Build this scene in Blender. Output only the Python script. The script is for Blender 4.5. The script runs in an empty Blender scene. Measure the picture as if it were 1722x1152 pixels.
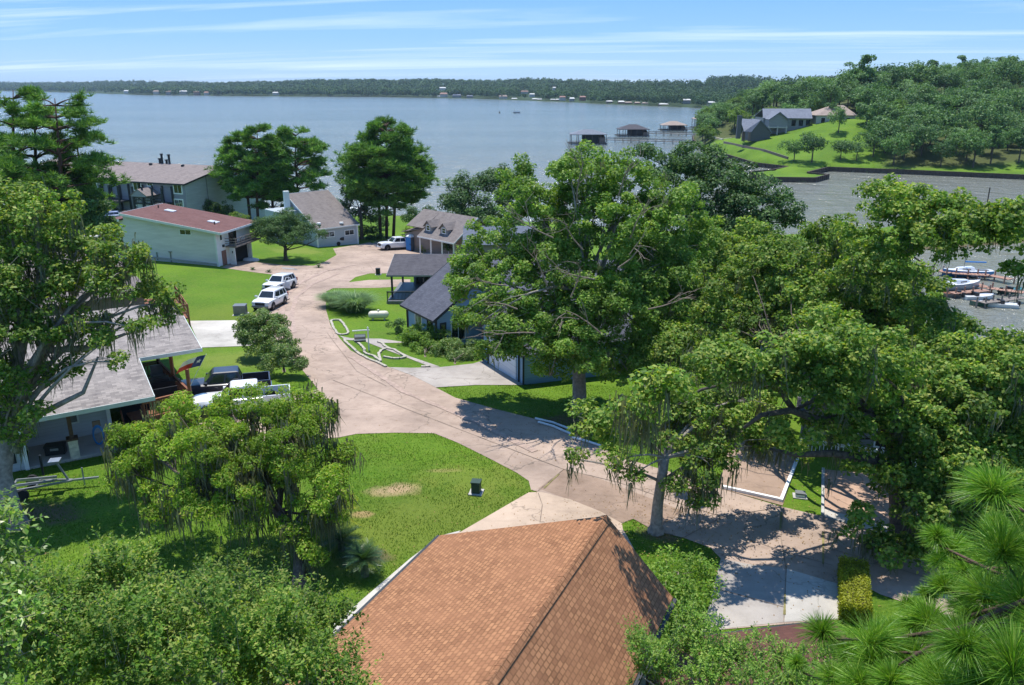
import bpy, bmesh, math, random
import numpy as np
from mathutils import Vector
R=math.radians
rng=np.random.default_rng(7); random.seed(7)
SC=bpy.context.scene; COL=SC.collection
# ---------------------------------------------------------------- camera, sky, sun, exposure
F=1340.; TH=math.atan(435/1340.); CZ=29.
cam=bpy.data.cameras.new('camera'); camo=bpy.data.objects.new('camera',cam); COL.objects.link(camo)
cam.sensor_width=36; cam.lens=F/1722*36; cam.clip_start=.2; cam.clip_end=12000
camo.location=(0,0,CZ); camo.rotation_euler=(math.pi/2-TH,0,0); SC.camera=camo
SUN_EL=R(74); SHX,SHY=.35,-1.0             # shadows fall towards the camera, slightly right
world=bpy.data.worlds.new('World'); SC.world=world; world.use_nodes=True
wn=world.node_tree.nodes; wl=world.node_tree.links
bg=wn['Background']
sky=wn.new('ShaderNodeTexSky'); sky.sky_type='NISHITA'; sky.sun_disc=False; sky.sun_elevation=SUN_EL
sky.sun_rotation=math.atan2(-SHX,-SHY); sky.air_density=1.0; sky.dust_density=0; sky.ozone_density=2.5; sky.altitude=100
hs=wn.new('ShaderNodeHueSaturation'); hs.inputs['Saturation'].default_value=1.25; hs.inputs['Value'].default_value=1.0
wl.new(sky.outputs[0],hs.inputs['Color'])
tcw=wn.new('ShaderNodeTexCoord'); sep=wn.new('ShaderNodeSeparateXYZ'); wl.new(tcw.outputs['Generated'],sep.inputs[0])
def wm(op,a,b=None):
    n=wn.new('ShaderNodeMath'); n.operation=op
    for i,v in enumerate((a,b)):
        if v is None: continue
        if isinstance(v,(int,float)): n.inputs[i].default_value=v
        else: wl.new(v,n.inputs[i])
    return n.outputs[0]
den=wm('ADD',wm('MAXIMUM',sep.outputs[2],0.0),.045)
cx=wm('DIVIDE',sep.outputs[0],den); cy=wm('DIVIDE',sep.outputs[1],den)
cmb=wn.new('ShaderNodeCombineXYZ'); wl.new(wm('ADD',wm('MULTIPLY',cx,.11),wm('MULTIPLY',cy,.035)),cmb.inputs[0]); wl.new(wm('ADD',wm('MULTIPLY',cy,.5),wm('MULTIPLY',cx,.10)),cmb.inputs[1])
ns=wn.new('ShaderNodeTexNoise'); ns.inputs['Scale'].default_value=1.1; ns.inputs['Detail'].default_value=7; ns.inputs['Roughness'].default_value=.58; ns.inputs['Distortion'].default_value=.5
wl.new(cmb.outputs[0],ns.inputs['Vector'])
mr=wn.new('ShaderNodeMapRange'); mr.inputs['From Min'].default_value=.5; mr.inputs['From Max'].default_value=.70; mr.inputs['To Max'].default_value=.6; mr.clamp=True
wl.new(ns.outputs['Fac'],mr.inputs['Value'])
zr_=wn.new('ShaderNodeMapRange'); zr_.inputs['From Min'].default_value=0; zr_.inputs['From Max'].default_value=.6; zr_.interpolation_type='SMOOTHSTEP'; zr_.inputs['To Min'].default_value=.92; zr_.inputs['To Max'].default_value=.25; wl.new(sep.outputs[2],zr_.inputs['Value'])
gr=wn.new('ShaderNodeValToRGB'); e=gr.color_ramp.elements; e[0].position=0; e[0].color=(.40,.64,.94,1); e[1].position=.13; e[1].color=(.115,.345,.82,1); e3=e.new(.05); e3.color=(.24,.50,.89,1); e2=e.new(.6); e2.color=(.06,.20,.60,1); wl.new(sep.outputs[2],gr.inputs[0])
gs=wn.new('ShaderNodeVectorMath'); gs.operation='SCALE'; gs.inputs['Scale'].default_value=4.9; wl.new(gr.outputs[0],gs.inputs[0])
hz=wn.new('ShaderNodeMix'); hz.data_type='RGBA'; wl.new(zr_.outputs[0],hz.inputs['Factor']); wl.new(hs.outputs[0],hz.inputs['A']); wl.new(gs.outputs[0],hz.inputs['B'])
mx=wn.new('ShaderNodeMix'); mx.data_type='RGBA'; wl.new(mr.outputs[0],mx.inputs['Factor']); wl.new(hz.outputs['Result'],mx.inputs['A']); mx.inputs['B'].default_value=(4.4,5.1,5.9,1)
wl.new(mx.outputs['Result'],bg.inputs['Color']); bg.inputs['Strength'].default_value=.15
sl=bpy.data.lights.new('sun','SUN'); sl.energy=4.0; sl.angle=R(.6); sl.color=(1,.955,.88)
so=bpy.data.objects.new('sun',sl); COL.objects.link(so)
hl=math.hypot(SHX,SHY); sd=Vector((SHX/hl*math.cos(SUN_EL),SHY/hl*math.cos(SUN_EL),-math.sin(SUN_EL)))
so.rotation_euler=sd.to_track_quat('-Z','Y').to_euler(); so.location=(20,60,120)
SC.view_settings.view_transform='Standard'; SC.view_settings.look='None'; SC.view_settings.gamma=1; SC.view_settings.exposure=.64
SC.render.engine='CYCLES'; SC.cycles.max_bounces=6; SC.cycles.transparent_max_bounces=4; SC.cycles.diffuse_bounces=3; SC.cycles.volume_bounces=0
# ---------------------------------------------------------------- picture <-> world helpers (used to measure real positions)
FW=np.array([0,math.cos(TH),-math.sin(TH)]); UP=np.array([0,math.sin(TH),math.cos(TH)])
CPN=np.array([(0,15,10.5),(-30,25,10.3),(30,25,10),(0,45,9.8),(-25,48,9.7),(25,50,9),(-20,75,7.9),(-45,70,9),(0,70,7.8),(28,66,6.5),(45,72,3.5),(0,95,6),(-25,100,6.2),(-50,100,7.6),(-30,122,4.6),(0,122,4),(30,105,3.5),(-60,125,6),(-60,160,2.6),(-20,155,2.6),(20,150,2),(-100,100,8),(-100,160,3),(45,140,1.2),(70,150,1.1),(100,160,1.1),(-70,60,9.8),(60,45,8.5),(60,25,9.5),(-60,30,10.2)])
CPF=np.array([(88,345,1.3),(95,300,1.3),(85,260,1.2),(103,262,1.2),(130,275,1.3),(163,260,1.3),(250,255,1.6),(93,330,4.5),(100,350,7),(97,400,4),(101,335,10),(104,310,5),(112,335,12.5),(118,318,10),(135,340,16),(140,305,7),(180,300,7),(180,350,14),(200,420,22),(260,420,26),(260,350,17),(150,430,19),(120,455,9),(102,480,2),(300,600,29),(220,600,20),(350,420,28),(150,600,8),(160,520,14),(350,300,10),(500,420,28),(500,600,30)])
def rbf(cp,s,X,Y):
    d=(X[...,None]-cp[:,0])**2+(Y[...,None]-cp[:,1])**2
    w=np.exp(-d/(2*s*s))+1e-7/(1+d)
    return (w*cp[:,2]).sum(-1)/w.sum(-1)
L1=np.array([(-2500,185),(-120,185),(-80,178),(-50,180),(-25,178),(-5,172),(15,165),(35,157),(48,153),(75,163),(98,176),(120,192),(150,213),(2500,222),(2500,-600),(-2500,-600)],float)
HOLE=np.array([(46,143),(70,143),(95,150),(125,163),(140,165),(140,100),(100,88),(70,78),(50,82),(43,110)],float)
L2=np.array([(101.9,462.6),(94,425),(89.2,384.7),(87.9,345.6),(89.3,299.6),(96.9,284.8),(88,274),(78.9,267.7),(77,258),(81.1,250.9),(93.5,249.4),(101.2,259.1),(96.9,265.9),(110.1,282.8),(132.2,273.2),(163.1,257.4),(400,250),(2500,262),(6500,9000),(-9000,9000),(-3600,4700),(-2187,3570),(-1657,3058),(-980,2251),(-597,2036),(-306,1943),(-74,1709),(97,1376),(156,1218),(208,1121),(241,1038),(225,900),(185,760),(140,570)],float)
def sdist(poly,X,Y):                        # signed distance, positive inside
    best=np.full(X.shape,1e12); ins=np.zeros(X.shape,bool); n=len(poly)
    for i in range(n):
        ax,ay=poly[i]; bx,by=poly[(i+1)%n]; dx,dy=bx-ax,by-ay
        t=np.clip(((X-ax)*dx+(Y-ay)*dy)/(dx*dx+dy*dy),0,1)
        best=np.minimum(best,(X-ax-t*dx)**2+(Y-ay-t*dy)**2)
        c=((ay>Y)!=(by>Y))&(X<(bx-ax)*(Y-ay)/((by-ay) if by!=ay else 1e-9)+ax); ins^=c
    d=np.sqrt(best); return np.where(ins,d,-d)
def sst(a,b,x): t=np.clip((x-a)/(b-a),0,1); return t*t*(3-2*t)
def height(X,Y):
    X=np.asarray(X,float); Y=np.asarray(Y,float)
    near=np.minimum(sdist(L1,X,Y),-sdist(HOLE,X,Y)); far=sdist(L2,X,Y)
    hn=rbf(CPN,13.,X,Y)
    hn=np.where(Y>165,np.minimum(hn,1.2+np.clip(near,0,40)*.07),hn); hn=np.minimum(hn,.9+np.clip(near,0,80)*.22)
    hf=rbf(CPF,14.,X,Y)
    wob=4*np.sin(X*.0031+1)+3*np.sin(X*.0071+Y*.002)+2.5*np.sin(Y*.004+2)+1.6*np.sin(X*.017)+1.2*np.sin(X*.029+Y*.01)
    hd=1.2+(24+wob)*sst(0,700,far)
    k=sst(620,900,Y); hf=hf*(1-k)+hd*k
    hf=np.minimum(hf,1.2+np.clip(far,0,80)*.6)
    z=np.where(near>far,-2.5+(hn+2.5)*sst(-.9,.3,near),-2.5+(hf+2.5)*sst(-.9,.3,far))
    return z
def ray(px,py):
    d=FW*F+np.array([1,0,0])*(px-861)+UP*(576-py); return d/np.linalg.norm(d)
def W(px,py,z):
    d=ray(px,py); t=(z-CZ)/d[2]; return np.array([d[0]*t,d[1]*t,z])
def P(px,py,Y):
    d=ray(px,py); t=Y/d[1]; return np.array([d[0]*t,Y,CZ+d[2]*t])
def RV(px,py,o,dr):                          # ray meets the vertical plane through o along dr -> (s along dr, z)
    d=ray(px,py); A=np.array([[d[0],-dr[0]],[d[1],-dr[1]]]); t,s=np.linalg.solve(A,np.array([o[0],o[1]])); return s,CZ+d[2]*t
_g={}
def G(px,py):
    if (px,py) in _g: return _g[(px,py)]
    z=8. if py>335 else 3.
    for i in range(40):
        p=W(px,py,z); z=.5*z+.5*float(hh(p[0],p[1]))
    p=W(px,py,z); _g[(px,py)]=p; return p
# terrain grid (dense where the village stands, coarse beyond)
def lines(segs):
    out=[segs[0][0]]
    for a,b,st in segs:
        n=max(1,round((b-a)/st)); out+=list(np.linspace(a,b,n+1)[1:])
    return np.array(out)
GX=lines([(-9000,-2600,400),(-2600,-600,60),(-600,-140,23),(-140,200,2),(200,440,6),(440,1000,35),(1000,6500,500)])
GY=lines([(-600,-20,29),(-20,346,2),(346,620,6.85),(620,1500,12.5),(1500,2500,30),(2500,4200,50),(4200,9000,400)])
GXX,GYY=np.meshgrid(GX,GY); GZ=height(GXX,GYY)
def hh(x,y):
    i=int(np.clip(np.searchsorted(GX,x,side='right')-1,0,len(GX)-2)); j=int(np.clip(np.searchsorted(GY,y,side='right')-1,0,len(GY)-2))
    u=(x-GX[i])/(GX[i+1]-GX[i]); v=(y-GY[j])/(GY[j+1]-GY[j])
    a,b,c,d=GZ[j,i],GZ[j,i+1],GZ[j+1,i+1],GZ[j+1,i]
    return a+(b-a)*u+(c-b)*v if u>=v else a+(c-d)*u+(d-a)*v
# ---------------------------------------------------------------- materials
M={}
class NT:
    def __init__(s,name):
        m=bpy.data.materials.new(name); m.use_nodes=True; s.m=m; s.n=m.node_tree.nodes; s.l=m.node_tree.links; s.b=s.n['Principled BSDF']; s.out=s.n['Material Output']
        M[name]=m
    def new(s,t,**k):
        n=s.n.new(t)
        for a,v in k.items():
            if a.startswith('_'): setattr(n,a[1:],v)
        return n
    def lk(s,a,b): s.l.new(a,b)
    def noise(s,scale,detail=4,vec=None,rough=.55,dist=0):
        n=s.n.new('ShaderNodeTexNoise'); n.inputs['Scale'].default_value=scale; n.inputs['Detail'].default_value=detail; n.inputs['Roughness'].default_value=rough; n.inputs['Distortion'].default_value=dist
        if vec is not None: s.lk(vec,n.inputs['Vector'])
        return n.outputs['Fac']
    def ramp(s,f,stops):
        r=s.n.new('ShaderNodeValToRGB'); e=r.color_ramp.elements
        while len(e)<len(stops): e.new(.5)
        for i,(p,c) in enumerate(stops): e[i].position=p; e[i].color=(*c,1)
        s.lk(f,r.inputs[0]); return r.outputs[0]
    def mix(s,f,a,b,bt='MIX'):
        x=s.n.new('ShaderNodeMix'); x.data_type='RGBA'; x.blend_type=bt
        for k,v in (('Factor',f),('A',a),('B',b)):
            if isinstance(v,(int,float)): x.inputs[k].default_value=v
            elif isinstance(v,tuple): x.inputs[k].default_value=(*v,1)
            else: s.lk(v,x.inputs[k])
        return x.outputs['Result']
    def math(s,op,a,b=0.,c=None):
        x=s.n.new('ShaderNodeMath'); x.operation=op
        for i,v in enumerate((a,b,c)):
            if v is None: continue
            if isinstance(v,(int,float)): x.inputs[i].default_value=v
            else: s.lk(v,x.inputs[i])
        return x.outputs[0]
    def mr(s,f,a,b,c=0.,d=1.):
        x=s.n.new('ShaderNodeMapRange'); s.lk(f,x.inputs[0])
        for i,v in enumerate((a,b,c,d)): x.inputs[i+1].default_value=v
        return x.outputs[0]
    def pos(s): return s.n.new('ShaderNodeNewGeometry').outputs['Position']
    def obj(s): return s.n.new('ShaderNodeTexCoord').outputs['Object']
    def uv(s): return s.n.new('ShaderNodeTexCoord').outputs['UV']
    def scale(s,v,x,y,z,rot=0):
        m=s.n.new('ShaderNodeMapping'); s.lk(v,m.inputs[0]); m.inputs['Scale'].default_value=(x,y,z); m.inputs['Rotation'].default_value=(0,0,rot); return m.outputs[0]
    def col(s,c):
        if isinstance(c,tuple): s.b.inputs['Base Color'].default_value=(*c,1)
        else: s.lk(c,s.b.inputs['Base Color'])
    def bump(s,h,st,dist=.02):
        b=s.n.new('ShaderNodeBump'); b.inputs['Strength'].default_value=st; b.inputs['Distance'].default_value=dist; s.lk(h,b.inputs['Height']); s.lk(b.outputs[0],s.b.inputs['Normal'])
    def set(s,**k):
        for a,v in k.items(): s.b.inputs[a.replace('_',' ')].default_value=v
def plain(name,c,rough=.6,metal=0.,var=.25,vs=3.,bump=0.,spec=.4):
    t=NT(name); o=t.obj(); f=t.noise(vs,5,o); c2=tuple(max(0,x*(1-var)) for x in c); c3=tuple(min(1,x*(1+var*.6)) for x in c)
    t.col(t.ramp(f,[(.3,c2),(.7,c3)])); t.set(Roughness=rough,Metallic=metal,Specular_IOR_Level=spec)
    if bump: t.bump(t.noise(vs*8,4,o),bump)
    return t.m
def siding(name,c,step=.18):
    t=NT(name); u=t.uv(); s=t.n.new('ShaderNodeSeparateXYZ'); t.lk(u,s.inputs[0])
    fr=t.math('FRACT',t.math('DIVIDE',s.outputs[1],step))
    n=t.noise(.9,5,t.scale(u,.4,2.5,1)); base=t.ramp(n,[(.3,tuple(x*.86 for x in c)),(.7,tuple(min(1,x*1.06) for x in c))])
    t.col(t.mix(t.mr(fr,.0,.12,.55,0.),base,tuple(x*.45 for x in c))); t.set(Roughness=.55)
    t.bump(fr,.6,.02); return t.m
def shingle(name,cols,w=.32,h=.15,mort=.5,contrast=1.):
    t=NT(name); u=t.uv(); b=t.n.new('ShaderNodeTexBrick'); t.lk(u,b.inputs['Vector'])
    b.inputs['Scale'].default_value=1; b.inputs['Brick Width'].default_value=w; b.inputs['Row Height'].default_value=h; b.inputs['Mortar Size'].default_value=.008; b.inputs['Bias'].default_value=0
    b.inputs['Color1'].default_value=(*cols[0],1); b.inputs['Color2'].default_value=(*cols[1],1); b.inputs['Mortar'].default_value=(*[x*mort for x in cols[0]],1)
    n=t.noise(1.1,6,t.scale(u,1,.35,1)); c=t.mix(t.mr(n,.35,.75,0.,.55*contrast),b.outputs['Color'],cols[2])
    n2=t.noise(24,2,u); c=t.mix(t.mr(n2,.4,.7,0,.25),c,tuple(x*.6 for x in cols[1]))
    t.col(c); t.set(Roughness=.92,Specular_IOR_Level=.15); t.bump(b.outputs['Fac'],-.5,.02); return t.m
def leafmat(name,c1,c2,c3,tr=.35,patch=.35,gloss=.55,k=1.9):
    c1,c2,c3=[tuple(min(.6,x*k*q_) for x,q_ in zip(c_,(1.12,1.2,.92))) for c_ in (c1,c2,c3)]; tr=min(.55,tr+.14)
    t=NT(name); g=t.n.new('ShaderNodeNewGeometry'); ri=g.outputs['Random Per Island']
    c=t.ramp(ri,[(0,c1),(.5,c2),(1,c3)])
    n=t.noise(patch,3,t.pos()); c=t.mix(t.mr(n,.35,.7,0,.7),c,tuple(x*.62 for x in c1))
    if name.startswith('leaf_hill'):
        oi=t.n.new('ShaderNodeObjectInfo').outputs['Random']; c=t.mix(t.mr(oi,0,1,0,.75),c,tuple(x*1.0 for x in c1)); c=t.mix(t.mr(oi,.75,1,0,.5),c,tuple(min(.6,x*1.2) for x in c3))
    t.col(c); t.set(Roughness=gloss,Specular_IOR_Level=.3)
    tl=t.n.new('ShaderNodeBsdfTranslucent'); t.lk(t.mix(1.,c,(1.,1.,.4),'MULTIPLY'),tl.inputs['Color'])
    ms=t.n.new('ShaderNodeMixShader'); ms.inputs[0].default_value=tr; t.lk(t.b.outputs[0],ms.inputs[1]); t.lk(tl.outputs[0],ms.inputs[2]); t.lk(ms.outputs[0],t.out.inputs[0]); return t.m
# ground: grass with worn and pale places
t=NT('grass'); p=t.pos(); n1=t.noise(.09,4,p); n2=t.noise(.7,5,p); n3=t.noise(14,4,p,.7)
c=t.ramp(n1,[(.32,(.058,.135,.010)),(.5,(.098,.20,.012)),(.68,(.155,.265,.02))])
n5=t.noise(5,4,p,.7); c=t.mix(t.mr(n5,.42,.66,0,.55),c,(.19,.28,.035)); c=t.mix(t.mr(n2,.48,.72,0,.6),c,(.165,.215,.035)); c=t.mix(t.mr(n5,.5,.3,0,.5),c,(.04,.105,.008)); c=t.mix(t.mr(n3,.35,.75,0.,.8),c,(.045,.10,.006))
t.grass_c=c; GR=t
# ---------------------------------------------------------------- mesh building
OFF=np.zeros(3)
def mesh_from(name,V,Fc,mat,parent=None,uv=True,smooth=False,sharp=None):
    me=bpy.data.meshes.new(name); me.from_pydata([tuple(v) for v in V],[],Fc); me.update()
    if uv and len(Fc):
        ul=me.uv_layers.new(name='UVMap'); d=np.zeros(len(me.loops)*2)
        for pl in me.polygons:
            n=pl.normal
            if abs(n.z)>.995: tx,ty=Vector((1,0,0)),Vector((0,1,0))
            else: tx=Vector((0,0,1)).cross(n).normalized(); ty=n.cross(tx)
            for li in pl.loop_indices:
                co=me.vertices[me.loops[li].vertex_index].co; d[2*li]=co.dot(tx); d[2*li+1]=co.dot(ty)
        ul.data.foreach_set('uv',d)
    for m in (mat if isinstance(mat,list) else [mat]): me.materials.append(m if not isinstance(m,str) else M[m])
    if smooth:
        me.shade_smooth()
        if sharp: me.set_sharp_from_angle(angle=R(sharp))
    o=bpy.data.objects.new(name,me); COL.objects.link(o)
    if parent is not None: o.parent=parent
    return o
def tag(o,label=None,cat=None,group=None,kind=None):
    if label: o['label']=label
    if cat: o['category']=cat
    if group: o['group']=group
    if kind: o['kind']=kind
    return o
def thing(name,label,cat,loc=(0,0,0),rz=0,group=None,local=False):
    global OFF
    o=bpy.data.objects.new(name,None); COL.objects.link(o); o.location=tuple(loc); o.rotation_euler=(0,0,rz); o.empty_display_size=.3
    OFF=np.zeros(3) if local else np.array(loc,float); return tag(o,label,cat,group)
def dup(root,loc,rz=None,label=None,sc=None):
    r=root.copy(); COL.objects.link(r); r.location=tuple(loc)
    if rz is not None: r.rotation_euler=(0,0,rz)
    if label: r['label']=label
    if sc: r.scale=sc if hasattr(sc,'__len__') else (sc,)*3
    for ch in list(root.children):
        c=ch.copy(); COL.objects.link(c); c.parent=r
        for g in ch.children: d=g.copy(); COL.objects.link(d); d.parent=c
    return r
class MB:
    def __init__(s): s.v=[]; s.f=[]; s.c=[]
    def parts(s,name,mat,parent,**k):              # every added piece becomes a part of its own
        o=[]
        for i,(v0,f0) in enumerate(s.c):
            v1,f1=s.c[i+1] if i+1<len(s.c) else (len(s.v),len(s.f)); m=MB(); m.v=s.v[v0:v1]; m.f=[tuple(q-v0 for q in f) for f in s.f[f0:f1]]; o.append(m.build(name,mat,parent,**k))
        return o
    def add(s,V,Fc):
        s.c.append((len(s.v),len(s.f)))
        k=len(s.v); s.v+=[tuple(map(float,v)) for v in V]; s.f+=[tuple(i+k for i in f) for f in Fc]; return s
    def box(s,c,d,rz=0,tilt=None):
        x,y,z=[q/2 for q in d]; V=np.array([(a*x,b*y,e*z) for a in(-1,1) for b in(-1,1) for e in(-1,1)])
        if tilt: 
            ca,sa=math.cos(tilt),math.sin(tilt); V=np.stack([V[:,0]*ca+V[:,2]*sa,V[:,1],-V[:,0]*sa+V[:,2]*ca],1)
        ca,sa=math.cos(rz),math.sin(rz); V=np.stack([V[:,0]*ca-V[:,1]*sa,V[:,0]*sa+V[:,1]*ca,V[:,2]],1)+np.array(c,float)
        return s.add(V,[(0,1,3,2),(4,6,7,5),(0,4,5,1),(2,3,7,6),(0,2,6,4),(1,5,7,3)])
    def bar(s,a,b,w,h=None,up=(0,0,1)):       # rectangular bar between two points
        h=h or w; a=np.array(a,float); b=np.array(b,float); d=(b-a); L=np.linalg.norm(d); d=d/L; u=np.array(up,float)
        if abs(d@u)>.98: u=np.array([1.,0,0])
        sx=np.cross(d,u); sx/=np.linalg.norm(sx); sy=np.cross(sx,d); V=[]
        for q in (a,b):
            for i,j in ((-1,-1),(1,-1),(1,1),(-1,1)): V.append(q+sx*i*w/2+sy*j*h/2)
        return s.add(V,[(3,2,1,0),(4,5,6,7),(0,1,5,4),(1,2,6,5),(2,3,7,6),(3,0,4,7)])
    def tube(s,path,rad,n=8,cap=True):
        path=[np.array(q,float) for q in path]; rad=rad if hasattr(rad,'__len__') else [rad]*len(path); rings=[]; ref=np.array([.31,.95,.05])
        for i,q in enumerate(path):
            d=path[min(i+1,len(path)-1)]-path[max(i-1,0)]; d=d/(np.linalg.norm(d)+1e-9)
            r0=ref if abs(d@ref)<.9 else np.array([1.,0,0]); a=np.cross(d,r0); a/=np.linalg.norm(a); b=np.cross(d,a); ref=np.cross(a,d) if False else ref
            rings.append([q+rad[i]*(math.cos(2*math.pi*k/n)*a+math.sin(2*math.pi*k/n)*b) for k in range(n)])
        V=[v for r_ in rings for v in r_]; Fc=[]
        for i in range(len(path)-1):
            for k in range(n): Fc.append((i*n+k,i*n+(k+1)%n,(i+1)*n+(k+1)%n,(i+1)*n+k))
        if cap: Fc+= [tuple(range(n))[::-1],tuple((len(path)-1)*n+k for k in range(n))]
        return s.add(V,Fc)
    def cyl(s,c,r,h,n=16,r2=None,axis='z'):
        c=np.array(c,float); d={'x':(1,0,0),'y':(0,1,0),'z':(0,0,1)}[axis]; return s.tube([c,c+np.array(d)*h],[r,r if r2 is None else r2],n)
    def poly(s,pts,th):                        # thick plate hung under a planar polygon
        pts=[np.array(q,float) for q in pts]; n=np.cross(pts[1]-pts[0],pts[-1]-pts[0]); n/=np.linalg.norm(n)
        if n[2]<0 or (abs(n[2])<1e-6 and th<0): pts=pts[::-1]; n=-n
        k=len(pts); V=pts+[q-n*th for q in pts]
        return s.add(V,[tuple(range(k)),tuple(range(2*k-1,k-1,-1))]+[(i,k+i,k+(i+1)%k,(i+1)%k) for i in range(k)])
    def shell(s,fp,zb,cap=False):              # walls: closed ring of (x,y,ztop) over base zb
        k=len(fp); a=sum(fp[i][0]*fp[(i+1)%k][1]-fp[(i+1)%k][0]*fp[i][1] for i in range(k))
        if a<0: fp=fp[::-1]
        V=[(x,y,z) for x,y,z in fp]+[(x,y,zb) for x,y,z in fp]; Fc=[(i,k+i,k+(i+1)%k,(i+1)%k) for i in range(k)]
        if cap: Fc.append(tuple(range(k)))
        return s.add(V,Fc)
    def lathe(s,prof,c,n=20,axis=None):
        V=[];Fc=[];m=len(prof)
        for r,z in prof:
            for k in range(n):
                a=2*math.pi*k/n; v=(r*math.cos(a),r*math.sin(a),z)
                if axis=='x': v=(z,v[0],v[1])
                V.append((v[0]+c[0],v[1]+c[1],v[2]+c[2]))
        for i in range(m-1):
            for k in range(n): Fc.append((i*n+k,i*n+(k+1)%n,(i+1)*n+(k+1)%n,(i+1)*n+k))
        return s.add(V,Fc)
    def build(s,name,mat,parent=None,smooth=False,sharp=40,off=None):
        V=np.array(s.v)-(OFF if off is None else off); return mesh_from(name,V,s.f,mat,parent,True,smooth,sharp)
def single(mb,name,mat,label,cat,loc,group=None,kind=None,smooth=False,local=False,rz=0):
    global OFF
    OFF=np.zeros(3) if local else np.array(loc,float); o=mb.build(name,mat,None,smooth); o.location=tuple(loc); o.rotation_euler=(0,0,rz); return tag(o,label,cat,group,kind)
def v3(p,z): return np.array([p[0],p[1],z],float)
# window on a vertical wall: o + s*d, outward normal n
def window(par,o,d,n,s0,s1,z0,z1,fm='white_trim',gm='glass',mx_=1,mz_=1,fw=.09,name='window',pr=.05):
    if s0>s1: s0,s1=s1,s0
    if z0>z1: z0,z1=z1,z0
    o=np.array([o[0],o[1],0.]); d=np.array([d[0],d[1],0.]); n=np.array([n[0],n[1],0.]); rz=math.atan2(d[1],d[0]); f=MB()
    def bx(sa,sb,za,zb,t0,t1,mb): c=o+d*(sa+sb)/2+n*(t0+t1)/2; mb.box((c[0],c[1],(za+zb)/2),(sb-sa,t1-t0,zb-za),rz)
    bx(s0-fw,s1+fw,z1,z1+fw,-.02,pr,f); bx(s0-fw,s1+fw,z0-fw,z0,-.02,pr,f); bx(s0-fw,s0,z0,z1,-.02,pr-.003,f); bx(s1,s1+fw,z0,z1,-.02,pr-.003,f)
    for i in range(1,mx_): c=s0+(s1-s0)*i/mx_; bx(c-.025,c+.025,z0,z1,.012,pr-.012,f)
    for i in range(1,mz_): c=z0+(z1-z0)*i/mz_; bx(s0,s1,c-.025,c+.025,.012,pr-.015,f)
    fo=f.build(name,fm,par); g=MB(); bx(s0,s1,z0,z1,.004,.011,g); g.build('pane',gm,fo); return fo
def winpx(par,o,d,n,x0,y0,x1,y1,**k):
    a=RV(x0,y0,o,d); b=RV(x1,y1,o,d); return window(par,o,d,n,a[0],b[0],a[1],b[1],**k)
def fascia(mb,a,b,n,h=.2,t=.035):               # board along a roof edge, 3 mm proud of it
    a=np.array(a,float);b=np.array(b,float);n=np.array([n[0],n[1],0.])*(t/2+.004); up=np.array([0,0,-h/2+.01]); mb.bar(a+n+up,b+n+up,t,h)
# worn, dry and bare patches of the lawns (real stains of the turf, at their own places)
def patch(t,c,x,y,r,asp,rot,col,am,edge=1.2):
    m=t.n.new('ShaderNodeMapping'); m.vector_type='TEXTURE'; m.inputs['Location'].default_value=(x,y,0); m.inputs['Rotation'].default_value=(0,0,rot); m.inputs['Scale'].default_value=(r,r*asp,1); t.lk(p,m.inputs[0])
    s=t.n.new('ShaderNodeSeparateXYZ'); t.lk(m.outputs[0],s.inputs[0])
    d=t.math('SQRT',t.math('ADD',t.math('POWER',s.outputs[0],2.),t.math('POWER',s.outputs[1],2.)))
    d=t.math('ADD',d,t.math('MULTIPLY',t.math('SUBTRACT',n2,.5),2.4)); d=t.math('ADD',d,t.math('MULTIPLY',t.math('SUBTRACT',n3,.5),.9))
    return t.mix(t.mr(d,edge,.55,0.,am),c,col)
g_=GR.grass_c; t=GR
for px,py,r,asp,rot,cc,am in [(665,823,1.15,.6,.1,(.42,.30,.17),.95),(612,868,.65,.6,0,(.45,.27,.16),.95),(742,789,.9,.3,0,(.38,.28,.13),.5),(650,900,9,.35,.6,(.17,.20,.035),.55),(400,530,6,.8,.3,(.16,.20,.03),.5),(400,610,5,.5,.2,(.20,.24,.05),.55),(790,800,3.2,.5,0,(.20,.24,.04),.4),(975,705,2.6,.7,.2,(.13,.085,.055),.9),(60,868,2.2,.5,0,(.16,.10,.07),.8),(1105,900,.9,.8,0,(.15,.10,.07),.8),(610,945,1.2,.6,0,(.13,.09,.06),.8),(500,420,5,.6,-.4,(.20,.23,.05),.6)]:
    # positions measured on the ground once, below
    q=W(px,py,9.9 if py>640 else (8.8 if py>560 else (8.0 if py>500 else 5.5))); g_=patch(t,g_,q[0],q[1],r,asp,rot,cc,am)
s=t.n.new('ShaderNodeSeparateXYZ'); t.lk(p,s.inputs[0]); bank=t.mr(s.outputs[2],.15,.7,1.,0.); g_=t.mix(bank,g_,(.16,.12,.075))
wd=t.math('SUBTRACT',s.outputs[0],t.math('MULTIPLY',s.outputs[1],.44)); wd=t.mr(wd,2,9,0,1); wy=t.mr(s.outputs[1],272,280,0,1); wd=t.math('MULTIPLY',wd,wy); wd=t.math('MAXIMUM',wd,t.mr(s.outputs[1],372,390,0,1)); g_=t.mix(t.math('MULTIPLY',wd,.85),g_,(.065,.07,.03)); yy=t.mr(s.outputs[1],560,760,0.,1.); g_=t.mix(yy,g_,(.035,.06,.02))
t.col(g_); t.set(Roughness=.85,Specular_IOR_Level=.12); t.bump(t.noise(30,3,p,.8),.9,.05)
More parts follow.
